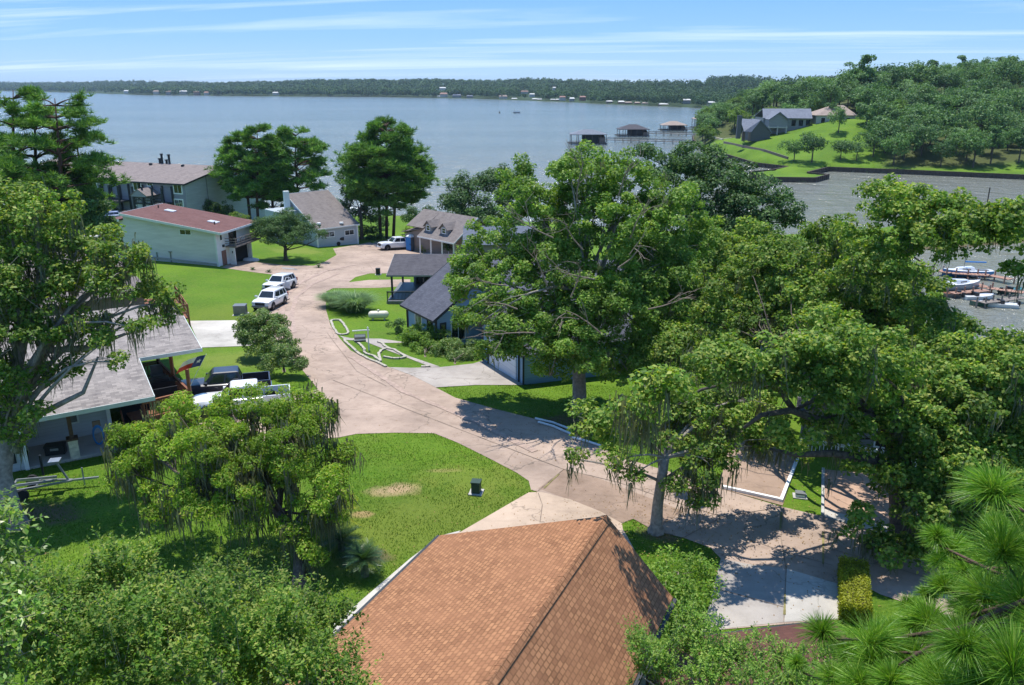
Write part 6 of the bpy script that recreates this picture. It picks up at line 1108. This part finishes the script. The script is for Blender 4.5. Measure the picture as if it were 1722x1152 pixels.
        ln=MB(); ln.box(((xa+xd)/2,s*(hw*1.0),.32),(xa-xd+.6,.05,.08)); ln.build('sill','black_plastic',t)
        for xk in ((xa-.25),(xa+xd)/2+.05,xd+.25):
            pass
    hd=MB()
    for s in (-1,1):
        for xk in (xa*.25+xd*.75,xa*.68+xd*.32): hd.box((xk,s*(hw+.008),belt-.2),(.18,.03,.03))
    hd.parts('door_handle','chrome' if kind=='pickup' else 'black_plastic',t)
    gr_=MB(); gr_.box((Lf+.005,0,.72 if kind!='pickup' else .80),(.06,hw*1.0,.26 if kind!='pickup' else .36)); gr_.build('grille','black_plastic',t)
    bp_=MB(); bp_.box((Lf+.03,0,.47),(.12,hw*1.75,.16)); bp_.box((Lr-.03,0,.5),(.12,hw*1.75,.16)); bp_.parts('bumper','chrome' if kind=='pickup' and paintm=='paint_navy' else ('grey_plastic' if kind!='pickup' else paintm),t)
    wr=.40 if kind=='pickup' else .36
    for xw in (Lf-.95,Lr+1.0+(.15 if bed else 0)):
        for s in (-1,1):
            a=MB(); a.cyl((xw,s*(hw-.22) if s<0 else hw-.22,wr+.03),wr+.09,.235 if s>0 else -.235,22,axis='y'); a.build('wheel_arch','rubber',t)
            a=MB(); a.cyl((xw,s*(hw-.2),wr),wr,s*.235,24,axis='y'); wh=a.build('wheel','rubber',t,smooth=True,sharp=40)
            a=MB(); a.cyl((xw,s*(hw-.02),wr),wr*.62,s*.035,16,axis='y')
            for k in range(5): an=k*2*math.pi/5; a.bar((xw,s*(hw+.02),wr),(xw+wr*.6*math.cos(an),s*(hw+.02),wr+wr*.6*math.sin(an)),.07,.03,up=(0,1,0))
            a.build('rim','galvanised',wh)
    if doors_open:
        d_=MB(); d_.box((xa-.15,hw+.42,.78),(.06,.85,.75),-.35); d_.bar((xa-.1,hw+.15,1.15),(xa-.35,hw+.2,1.58),.05); d_.bar((xa-.4,hw+.75,1.15),(xa-.5,hw+.6,1.5),.05); d_.bar((xa-.35,hw+.2,1.58),(xa-.5,hw+.62,1.52),.05); d_.build('open_door',paintm,t)
        d_=MB(); d_.box((xd-.12,0,roofz+.28),(.85,hw*1.5,.07),0,-.35); d_.build('open_tailgate',paintm,t)
    if service:
        d_=MB(); d_.bar((cab[2],-.85,2.05),(Lr,-.85,2.05),.08); d_.bar((cab[2],.85,2.05),(Lr,.85,2.05),.08); 
        for xk in (cab[2]-.3,Lr+.1):
            d_.bar((xk,-.85,2.05),(xk,.85,2.05),.07); d_.bar((xk,-.85,1.4),(xk,-.85,2.05),.07); d_.bar((xk,.85,1.4),(xk,.85,2.05),.07)
        d_.build('ladder_rack','black_plastic',t)
    return t
def onroad(px,py,dz=.03): g=G(px,py); return (g[0],g[1],g[2]+dz)
def slope_fit(t):                              # sit the vehicle on the local slope of the ground
    x,y,z=t.location; rz=t.rotation_euler[2]; c,s=math.cos(rz),math.sin(rz); f=hh(x+c*1.5,y+s*1.5); b_=hh(x-c*1.5,y-s*1.5); l=hh(x-s*.8,y+c*.8); r=hh(x+s*.8,y-c*.8)
    t.rotation_euler=(math.atan2(l-r,1.6),-math.atan2(f-b_,3.0),rz); t.location.z=(f+b_)/2+.035
v_=vehicle('suv','white parked car nearest the camera of the two at the road edge, all doors shut','paint_white',onroad(455,516),R(-97),'car','parked_car'); slope_fit(v_)
v_=vehicle('suv','white parked car with raised tailgate and open front door','paint_white',onroad(471,488),R(-102),'car','parked_car',doors_open=True); slope_fit(v_)
v_=vehicle('pickup','black crew cab pickup truck nosed in beside the deck','paint_navy',onroad(377,668),R(198),'pickup truck','pickup_truck'); slope_fit(v_)
v_=vehicle('pickup','white crew cab pickup truck half covered by the drooping tree','paint_white',onroad(408,693),R(198),'pickup truck','pickup_truck'); slope_fit(v_)
v_=vehicle('pickup','white work truck with black rear rack beside the portable toilet','paint_white',onroad(668,419),R(212),'pickup truck','work_truck',service=True); slope_fit(v_)
g=P(196,361,136); v_=vehicle('car','silver blue car parked below the apartment stairs','paint_blue',(g[0],136,hh(g[0],136)+.03),R(20),'car','parked_car'); v_.location.z=max(v_.location.z,g[2]-.8)
g=P(163,355,138); v_=vehicle('car','yellow car at the apartments behind the dark tree','paint_yellow',(g[0],138,hh(g[0],138)+.03),R(20),'car','parked_car'); v_.location.z=max(v_.location.z,g[2]-.8)
# ================================================================ street and garden objects
# portable toilet
g=G(692,421); t=thing('portable_toilet','blue portable toilet with white roof beside the work truck','portable toilet',(g[0],g[1],g[2]+.02),R(-38),local=True)
m=MB(); m.box((0,0,1.08),(1.1,1.1,2.1)); 
for k in (-.3,0,.3): m.box((k,.565,1.05),(.08,.04,1.9)); m.box((.565,k,1.05),(.04,.08,1.9)); m.box((-.565,k,1.05),(.04,.08,1.9))
m.build('cabin','potty_grey',t); m=MB(); m.box((0,-.58,1.08),(.98,.07,1.98)); m.box((-.57,-.2,1.08),(.05,.7,1.96)); dr=m.build('door','potty_blue',t); m=MB(); m.box((.36,-.63,1.05),(.08,.04,.2)); m.build('handle','black_plastic',dr)
m=MB(); m.lathe([(0.0,2.45),(.35,2.42),(.62,2.3),(.80,2.16),(.82,2.1),(.0,2.1)],(0,0,0),4); m.cyl((.35,.35,2.25),.06,.5,8); ro=m.build('roof','white_trim',t); ro.rotation_euler=(0,0,math.pi/4); m=MB(); m.box((0,0,.05),(1.2,1.2,.1)); m.build('skid','black_plastic',t)
# gas tank
g=G(637,538); t=thing('gas_tank','cream horizontal propane tank on the lawn by the pampas grass','gas tank',g,R(5),local=True); t.scale=(.64,.72,.72)
m=MB(); m.lathe([(0,-1.5),(.22,-1.46),(.40,-1.33),(.49,-1.1),(.5,-.9),(.5,.9),(.49,1.1),(.40,1.33),(.22,1.46),(0,1.5)],(0,0,.72),24,'x'); m.build('tank','cream_paint',t,smooth=True,sharp=60); m=MB(); m.lathe([(.0,.22),(.13,.2),(.2,.1),(.2,0)],(0,0,1.2),14); m.build('valve_dome','cream_paint',t,smooth=True)
for x in (-.85,.85): m=MB(); m.box((x,0,.15),(.18,.7,.3)); m.build('foot','concrete_grey',t)
# hanging sign
g=G(611,590); t=thing('yard_sign','white post with dark and white hanging sign panel by the stone edged beds','sign',g,R(12),local=True)
m=MB(); m.box((.45,0,.95),(.1,.1,1.9)); m.box((-.1,0,1.72),(1.35,.08,.08)); m.lathe([(0,.12),(.05,.06),(.07,0)],(.45,0,1.9),8); m.build('post','white_trim',t)
m=MB(); m.box((-.2,0,1.2),(.9,.03,.42)); pn=m.build('panel','metal_grey',t); m=MB(); m.box((-.2,-.018,1.28),(.82,.004,.2)); m.box((-.2,0,.93),(.9,.03,.1)); m.build('panel_band','white_trim',pn); m=MB(); m.box((-.2,0,.82),(.9,.03,.12)); m.build('rider','black_trim',pn)
for x in (-.55,.15): m=MB(); m.bar((x,0,1.4),(x,0,1.7),.015); m.build('chain','galvanised',t)
# utility boxes
def ubox(px,py,sz,rz,label,mat='utility_green',name='utility_box',pad=True,lid=.06):
    g=G(px,py); t=thing(name,label,'utility box',g,rz,local=True); m=MB(); m.box((0,0,sz[2]/2+.06),sz); m.build('cabinet',mat,t); m=MB(); m.box((0,0,sz[2]+.06+lid/2),(sz[0]+.06,sz[1]+.06,lid)); m.build('lid',mat if mat!='white_trim' else 'grey_plastic',t)
    m=MB(); m.box((0,0,.02),(sz[0]+.25,sz[1]+.25,.1)); m.build('pad','concrete_grey',t); m=MB(); m.box((0,-sz[1]/2-.012,sz[2]*.5+.06),(sz[0]*.85,.02,sz[2]*.75)); m.build('hatch',mat,t)
ubox(801,829,(.42,.42,.55),R(-10),'dark green utility cabinet in the middle of the front lawn'); ubox(405,529,(1.1,.9,.85),R(5),'grey green transformer box at the lawn edge by the pale driveway','metal_grey'); ubox(636,462,(.5,.5,.7),R(0),'small black utility pedestal on the little lawn by the carport','black_plastic'); ubox(1345,836,(.42,.3,.16),R(-15),'low white meter box on the narrow grass strip','white_trim')
# stone edging of beds
def edging(pts,label,w=.2,h=.16):
    Q=[np.array(G(*p_)[:2]) for p_ in pts]; m=MB()
    for a,b in zip(Q[:-1],Q[1:]):
        L=np.linalg.norm(b-a); n=max(1,round(L/.42)); d=(b-a)/L; 
        for k in range(n):
            e=a+(b-a)*(k+.5)/n; l=L/n*rng.uniform(.86,.98); m.box((e[0]+rng.normal()*.015,e[1]+rng.normal()*.015,hh(*e)+h*.35),(l,w*rng.uniform(.85,1.1),h*rng.uniform(.85,1.15)),math.atan2(d[1],d[0])+rng.normal()*.05)
    c=Q[0]; single(m,'stone_edging','stone_edge',label,'garden edging',(c[0],c[1],hh(*c)))
edging([(557,543),(556,541),(560,539),(571,539),(576,543),(582,553),(586,560),(584,563),(574,564),(567,562),(562,554),(557,543)],'oval pale stone edging of the separate flower bed beside the road')
edging([(578,572),(590,584),(605,597),(620,605),(635,611),(650,618)],'long pale stone kerb along the road side of the front beds'); edging([(595,573),(605,580),(613,588),(612,594),(618,597),(628,600),(636,605),(640,609)],'wavy pale stone edging running down from the yard sign')
edging([(640,609),(638,602),(637,596),(642,590),(650,587),(662,589),(672,595),(682,602),(672,604),(660,604),(645,601)],'looped pale stone edging in the middle of the front beds'); edging([(636,576),(642,578),(647,583),(655,588)],'short pale stone edging along the garden path'); edging([(708,618),(716,618),(722,617)],'last few pale stones at the foot of the garden path')
# white pipes / timbers lying along the pavement
def pipe(pts,label,r=.07,mat='pipe_white',name='pipe',cat='pipe',h=None):
    Q=[G(*p_)+[0,0,(h or r)+.03] for p_ in pts]; m=MB(); m.tube(Q,r,10); single(m,name,mat,label,cat,tuple(Q[0]),smooth=True)
pipe([(900,706),(930,713),(958,724)],'long pale pipe lying at the shaded edge of the road'); pipe([(905,712),(930,719),(962,733)],'second pale pipe parallel to it, nearer the road'); pipe([(962,738),(985,744),(1010,752)],'pale pipe end lying further down the road edge')
def timber(a,b,label,mat='white_trim',w=.16,h=.14): A_,B_=G(*a),G(*b); m=MB(); m.bar(A_+[0,0,h/2+.03],B_+[0,0,h/2+.03],w,h); single(m,'kerb_timber',mat,label,'kerb',tuple(A_))
timber((1213,821),(1312,843),'white painted timber along the front of the brown driveway'); timber((1313,845),(1343,768),'white painted timber on the right side of the brown driveway'); timber((1186,806),(1205,822),'fallen grey board by the mossy oak shadow','grey_wood',.14,.06)
timber((1383,868),(1384,790),'pale kerb between the narrow grass strip and the pink driveway','concrete_grey',.14,.1)
m=MB(); g=G(549,422)
# boat under cover on a trailer
g=G(563,412); t=thing('covered_boat','small boat under black and white cover on its trailer by the grey house','boat',(g[0],g[1],g[2]+.03),R(200),local=True)
m=MB(); m.lathe([(0,-1.5),(.45,-1.45),(.62,-.8),(.66,0),(.5,.9),(.2,1.5),(0,1.7)],(0,0,.95),14,'x'); m.build('hull','black_plastic',t,smooth=True); m=MB(); m.lathe([(0,-1.2),(.4,-1.1),(.55,-.5),(.45,.2),(0,.7)],(-.1,0,1.3),14,'x'); m.build('cover','white_trim',t,smooth=True)
m=MB(); m.bar((-1.2,-.5,.5),(2.6,0,.45),.1); m.bar((-1.2,.5,.5),(2.6,0,.45),.1); m.bar((-.5,-.7,.45),(-.5,.7,.45),.1); m.build('trailer_frame','galvanised',t)
for s in (-1,1): m=MB(); m.cyl((-.5,s*.7,.3),.3,s*.18,16,axis='y'); m.build('wheel','rubber',t)
# white upturned dinghy by the green house
g=G(420,438); m=MB(); m.lathe([(0,-1.4),(.4,-1.2),(.6,-.5),(.62,.3),(.4,1.1),(0,1.6)],(0,0,.12),12,'x'); o=single(m,'dinghy','boat_white','white upturned dinghy on the grass beside the garage','boat',(g[0],g[1],g[2]),local=True,rz=R(170),smooth=True); o.scale=(1,1,.55)
# boat trailer by the patio
g=G(90,824); t=thing('boat_trailer','empty galvanised boat trailer with winch stand beside the patio','boat trailer',(g[0],g[1],g[2]),R(15),local=True)
m=MB(); m.bar((-1.7,-.6,.45),(.9,-.05,.42),.09); m.bar((-1.7,.6,.45),(.9,.05,.42),.09); m.bar((.7,0,.42),(2.1,0,.42),.09); m.bar((-1.7,-.65,.45),(-1.7,.65,.45),.09); m.bar((-.6,-.42,.45),(-.6,.42,.45),.08); m.build('frame','galvanised',t)
m=MB(); m.bar((.75,0,.42),(.35,0,1.5),.08); m.bar((.15,0,1.45),(.55,0,1.45),.1); m.box((.3,0,1.55),(.5,.5,.1)); m.build('winch_stand','galvanised',t); m=MB(); m.bar((-.25,-.15,.9),(-.25,-.15,2.),.09); m.build('guide_post','black_plastic',t); m=MB(); m.bar((1.4,.08,.05),(1.4,.08,1.0),.06); m.build('jack','galvanised',t)
for s in (-1,1): m=MB(); m.cyl((-1.1,s*.72,.28),.28,s*.16,16,axis='y'); m.build('wheel','rubber',t); m=MB(); m.bar((-1.6,s*.3,.6),(.2,s*.2,.6),.07,.12); m.build('bunk','galvanised',t)
# patio things
g=W(95,762,10.08); t=thing('cool_box','black cool box with pale lid seam on the patio','cool box',(g[0],g[1],10.07),R(15),local=True); m=MB(); m.box((0,0,.22),(.95,.5,.44)); m.build('box','black_plastic',t); m=MB(); m.box((0,0,.5),(1.0,.56,.1)); m.build('lid','black_plastic',t); m=MB(); m.box((0,-.262,.33),(.4,.02,.12)); m.build('latch','galvanised',t)
g=W(168,748,10.08); t=thing('hose_reel','blue garden hose hung in loops on the patio wall','garden hose',(g[0],g[1],10.1),rz:=R(32),local=True); m=MB()
for k in range(5): 
    a=np.linspace(0,2*math.pi,20); m.tube([(.26*math.cos(q_)*(1-.04*k),-.06-.03*k,.62+.6*math.sin(q_)*(1-.05*k)) for q_ in a],.022,6,False)
m.build('hose','potty_blue',t,smooth=True); m=MB(); m.box((0,-.02,1.25),(.4,.12,.32)); m.build('hanger','far_brown',t)
g=W(133,776,10.07)
# deck furniture
e=c1+(c3-c1)*.62+(c2-c1)*.3; 
def chair(loc,rz_,label,mat='grey_plastic'):
    t=thing('armchair',label,'chair',loc,rz_,local=True); m=MB(); m.box((0,0,.36),(.75,.8,.2)); m.build('seat',mat,t); m=MB(); m.box((-.36,0,.72),(.14,.8,.6),0,-.2); m.build('backrest',mat,t)
    for s in (-1,1): m=MB(); m.box((0,s*.42,.5),(.75,.1,.14)); m.build('armrest',mat,t); 
    m=MB()
    for x in (-.32,.32):
        for s in (-1,1): m.box((x,s*.36,.13),(.06,.06,.26))
    m.parts('leg','black_trim',t)
dd_=W(268,640,10.8); chair((dd_[0],dd_[1],10.75),R(-60),'grey cushioned armchair at the back of the deck')
dd_=W(258,655,10.8); chair((dd_[0],dd_[1],10.75),R(40),'grey cushioned armchair in the middle of the deck','metal_grey')
dd_=W(276,662,10.8); t=thing('covered_grill','black covered grill near the front rail of the deck','grill',(dd_[0],dd_[1],10.75),R(25),local=True); m=MB(); m.shell([(-.7,-.35,.95),(.7,-.35,.95),(.7,.35,.95),(-.7,.35,.95)],0,True); m.box((0,0,1.05),(.8,.5,.2)); m.build('cover','black_plastic',t); m=MB(); m.box((.85,0,.8),(.3,.5,.05)); m.build('side_shelf','galvanised',t)
# flag: white pole leaning out of the deck post, three fields
pb=c1+np.array([0,0,.2]); top_=P(346,597,c1[1]-.8); t=thing('flag','blue, white and red flag with one star on a slanted pole at the deck','flag',tuple(pb)); m=MB(); m.tube([pb,top_+(top_-pb)*.03],[.02,.015],8); m.build('pole','white_trim',t)
FX,FYn=18,10; d=(top_-pb); d/=np.linalg.norm(d); hang=np.array([-.96,-.1,-.10]); hang=hang/np.linalg.norm(hang); dr_=np.array([-.35,.1,-.9])
Lp=.95; Lf_=1.35
def fp(u_,v_):   # u_ along the fly, v_ along the pole (hoist)
    p_=top_-d*(v_*Lp); q_=p_+hang*u_*Lf_*1.0+np.array([0,0,-.28])*u_*u_+np.array([.03,.09,0])*math.sin(u_*9+v_*2)*min(1,u_*3); return q_*(1)
def field(name,u0,u1,v0,v1,mat,nu=6,nv=5):
    m=MB(); V=[fp(u0+(u1-u0)*i/nu,v0+(v1-v0)*j/nv) for i in range(nu+1) for j in range(nv+1)]; m.add(V,[(i*(nv+1)+j,(i+1)*(nv+1)+j,(i+1)*(nv+1)+j+1,i*(nv+1)+j+1) for i in range(nu) for j in range(nv)]); return m.build(name,mat,t)
field('blue_field',0,.36,0,1,'flag_blue'); field('white_stripe',.36,1,0,.5,'flag_white'); field('red_stripe',.36,1,.5,1,'red')
m=MB(); cs=[fp(.18+.11*(1 if k%2==0 else .42)*math.sin(k*math.pi/5),.5-.22*(1 if k%2==0 else .42)*math.cos(k*math.pi/5))+np.array([0,-.012,.004]) for k in range(10)]; cc_=fp(.18,.5)+np.array([0,-.012,.004]); m.add([cc_]+cs,[(0,1+k,1+(k+1)%10) for k in range(10)]); m.build('star','flag_white',t)
# ================================================================ marina
def sailboat(px,py,L,rz_,hullm,label,mast=True,z=.0):
    g=W(px,py,0); t=thing('sailboat',label,'boat',(g[0],g[1],z),rz_,local=True); st=[(-.5,.30,.95,-.1),(-.35,.40,.92,-.3),(0,.46,.95,-.4),(.25,.36,1.02,-.3),(.42,.16,1.1,-.1),(.5,.01,1.18,.3)]; V=[];k_=7
    for x,w_,zt,zb in st:
        w_*=L*.33; V+=[(x*L,w_,zt),(x*L,w_*.93,zt*.45),(x*L,w_*.6,.0),(x*L,0,zb),(x*L,-w_*.6,0),(x*L,-w_*.93,zt*.45),(x*L,-w_,zt)]
    Fc=[(i*7+k,(i+1)*7+k,(i+1)*7+k+1,i*7+k+1) for i in range(5) for k in range(6)]+[(0,1,2,3,4,5,6)]; m=MB(); m.add(V,Fc); m.build('hull',hullm,t,smooth=True,sharp=50)
    m=MB(); V=[]; 
    for x,w_,zt,zb in st: w_*=L*.33; V+=[(x*L,w_+.04,zt+.01),(x*L,-w_-.04,zt+.01),(x*L,0,zt+.08)]
    m.add(V,[(i*3,i*3+2,(i+1)*3+2,(i+1)*3) for i in range(5)]+[(i*3+2,i*3+1,(i+1)*3+1,(i+1)*3+2) for i in range(5)]); dk=m.build('deck','boat_white',t)
    m=MB(); m.add([(-.1*L,.85,1.0),(.24*L,.5,1.05),(.2*L,.35,1.38),(-.1*L,.6,1.5),(-.1*L,-.85,1.0),(.24*L,-.5,1.05),(.2*L,-.35,1.38),(-.1*L,-.6,1.5)],[(0,1,2,3),(5,4,7,6),(1,5,6,2),(3,2,6,7),(0,3,7,4)]); cb=m.build('cabin','boat_white',t,smooth=False)
    m=MB(); 
    for s in (-1,1): m.bar((-.02*L,s*.76,1.22),(.14*L,s*.58,1.24),.03,.14)
    m.build('cabin_window','glass',t); m=MB(); m.box((-.29*L,0,1.02),(L*.24,1.2,.05)); m.build('cockpit','grey_plastic',t)
    if mast: m=MB(); m.tube([(.08*L,0,1.3),(.08*L,0,1.3+L*.55)],[.06,.05],8); m.build('mast','galvanised',t); m=MB(); m.tube([(.08*L,0,2.3),(-.36*L,0,2.2)],[.13,.1],8); m.build('furled_sail','potty_blue',t)
    m=MB(); m.tube([(.5*L,-.1,1.2),(.47*L,-.35,1.75),(.36*L,-.6,1.7)],.02,6,False); m.tube([(.5*L,.1,1.2),(.47*L,.35,1.75),(.36*L,.6,1.7)],.02,6,False); m.build('pulpit','galvanised',t); return t
sailboat(1625,464,7.6,R(178),'boat_blue','blue hulled sailboat with white deck moored at the marina dock')
sailboat(1608,490,7.4,R(12),'boat_grey','white sailboat on a lift in front of the blue one',mast=False,z=.35)
def skiff(px,py,L,rz_,hullm,label,top='boat_white',name='skiff'):
    g=W(px,py,0); t=thing(name,label,'boat',(g[0],g[1],0),rz_,local=True); st=[(-.5,.42,.5),(0,.5,.5),(.3,.38,.55),(.5,.04,.65)]; V=[]
    for x,w_,zt in st: w_*=1.7; V+=[(x*L,w_,zt),(x*L,w_*.75,-.1),(x*L,-w_*.75,-.1),(x*L,-w_,zt)]
    m=MB(); m.add(V,[(i*4+k,(i+1)*4+k,(i+1)*4+k+1,i*4+k+1) for i in range(3) for k in range(3)]+[(0,1,2,3)]); m.build('hull',hullm,t,smooth=True,sharp=40)
    m=MB(); m.add([(x*L,s*w_*1.7*.98,zt-.05) for x,w_,zt in st for s in (1,-1)],[(2*i,2*i+1,2*i+3,2*i+2) for i in range(3)]); m.build('deck',top,t); m=MB(); m.box((-.1*L,0,.7),(.5,.8,.45)); m.build('seat','black_plastic',t); m=MB(); m.box((-.52*L,0,.6),(.3,.35,.7)); m.build('outboard_motor','black_plastic',t); return t
skiff(1645,502,4.6,R(8),'boat_white','low white skiff alongside the red dock'); skiff(1605,499,4.4,R(170),'metal_grey','dark open skiff at the end of the marina dock','red_wood'); skiff(1653,513,3.6,R(175),'boat_green','dark green skiff with brown deck near the bottom of the marina','far_brown'); skiff(1677,515,4.8,R(160),'boat_white','white motor boat half under the oak leaves at the marina'); skiff(1700,492,4.,R(20),'boat_green','green covered skiff by the marina walkway','boat_green')
def dock(pts,label,w=1.5,mat='dock_wood',z=.7):
    Q=[W(p_[0],p_[1],z) for p_ in pts]; m=MB()
    for a,b in zip(Q[:-1],Q[1:]):
        L=np.linalg.norm(b-a); n=int(L/.5); 
        for k in range(n): m.bar(a+(b-a)*(k+.06)/n,a+(b-a)*(k+.94)/n,w,.1)
        for k in range(int(L/3)+1):
            e=a+(b-a)*min(1,k*3/L); m.cyl((e[0]-w/2,e[1],-1.5),.11,3.,8); m.cyl((e[0]+w/2,e[1],-1.5),.11,3.,8)
    single(m,'dock',mat,label,'dock',tuple(Q[0]))
dock([(1578,455),(1600,459),(1665,463),(1700,470)],'red brown dock behind the blue sailboat'); dock([(1635,476),(1660,484),(1722,492)],'orange brown walkway between the white sailboat and the skiffs'); dock([(1600,493),(1660,488)],'low dock finger under the white sailboat',1.2); dock([(1650,509),(1722,500)],'marina dock by the green skiff',1.2,'grey_wood')
# boats out on the lake
g=W(869,190,0); t=thing('pontoon_boat','small dark pontoon boat far out on the open lake','boat',(g[0],g[1],0),R(5),local=True); m=MB()
for s in (-1,1): m.tube([(-3.6,s*1.1,.3),(3.2,s*1.1,.3),(4.0,s*1.1,.6)],[.4,.4,.15],10)
m.parts('pontoon','galvanised',t); m=MB(); m.box((-.2,0,.9),(7,2.6,.5)); m.build('hull','metal_grey',t); m=MB(); m.box((.5,0,2.8),(3.6,2.5,.15)); 
for x in (-1.2,2.2):
    for s in (-1,1): m.bar((x,s*1.15,1),(x,s*1.15,2.8),.08)
m.build('canopy','boat_white',t)
g=W(840,190,0); m=MB(); m.lathe([(0,1.5),(.5,1.3),(.7,.6),(.75,-.3)],(0,0,0),12); single(m,'buoy','black_plastic','tiny dark buoy left of the pontoon boat','buoy',(g[0],g[1],0),local=True,smooth=True)
# posts in the inlet
for px,py in ((1660,345),(1672,352)): pass
g=W(1660,342,0); m=MB(); m.cyl((0,0,-1.5),.15,5.5,8); single(m,'mooring_post','old_wood','slender mooring post in the inlet near the right edge','post',(g[0],g[1],0),local=True)
# ================================================================ houses on the far shore
GF='houses along the far shore'
def farhouse(px,py,wpx,hpx,rm,wmat,label):
    Yb=float(np.interp(px,[0,250,450,640,800,960,1040,1120,1185],[3570,2251,2036,1943,1709,1376,1218,1121,1038]))*1.012
    Y=FHY[(px,py)]
    base=W(px,max(py+hpx/2,145),1.0)
    c=P(px,py,Y); w_=wpx/F*Y; h_=max(3.,hpx/F*Y); zb=min(max(hh(c[0],Y)-2,c[2]-h_),c[2]-h_*.5)
    t=thing('shore_house',label,'house',(c[0],Y,zb),group=GF); m=MB(); zt=c[2]+h_*.15; m.shell([(c[0]-w_/2,Y,zt),(c[0]+w_/2,Y,zt),(c[0]+w_/2,Y+8,zt),(c[0]-w_/2,Y+8,zt)],zb-1); m.build('wall',wmat,t)
    m=MB(); m.poly([(c[0]-w_*.55,Y-1,zt),(c[0]+w_*.55,Y-1,zt),(c[0]+w_*.4,Y+4,zt+h_*.45),(c[0]-w_*.4,Y+4,zt+h_*.45)],.3); m.poly([(c[0]-w_*.55,Y+9,zt),(c[0]+w_*.55,Y+9,zt),(c[0]+w_*.4,Y+4.01,zt+h_*.45),(c[0]-w_*.4,Y+4.01,zt+h_*.45)],.3); m.build('roof',rm,t)
for f_ in FH: farhouse(*f_)

# ================================================================ haze: one box of even air round everything
m=MB(); m.box((0,4400,38),(19600,10400,86)); OFF=np.zeros(3); hb=m.build('haze','joint'); hm=bpy.data.materials.new('haze_air'); hm.use_nodes=True; n_=hm.node_tree.nodes; n_.clear(); ou=n_.new('ShaderNodeOutputMaterial'); pv=n_.new('ShaderNodeVolumePrincipled'); pv.inputs['Density'].default_value=.000065; pv.inputs['Color'].default_value=(.62,.80,1,1); pv.inputs['Anisotropy'].default_value=.1; hm.node_tree.links.new(pv.outputs[0],ou.inputs['Volume']); hb.data.materials.clear(); hb.data.materials.append(hm); tag(hb,kind='stuff')
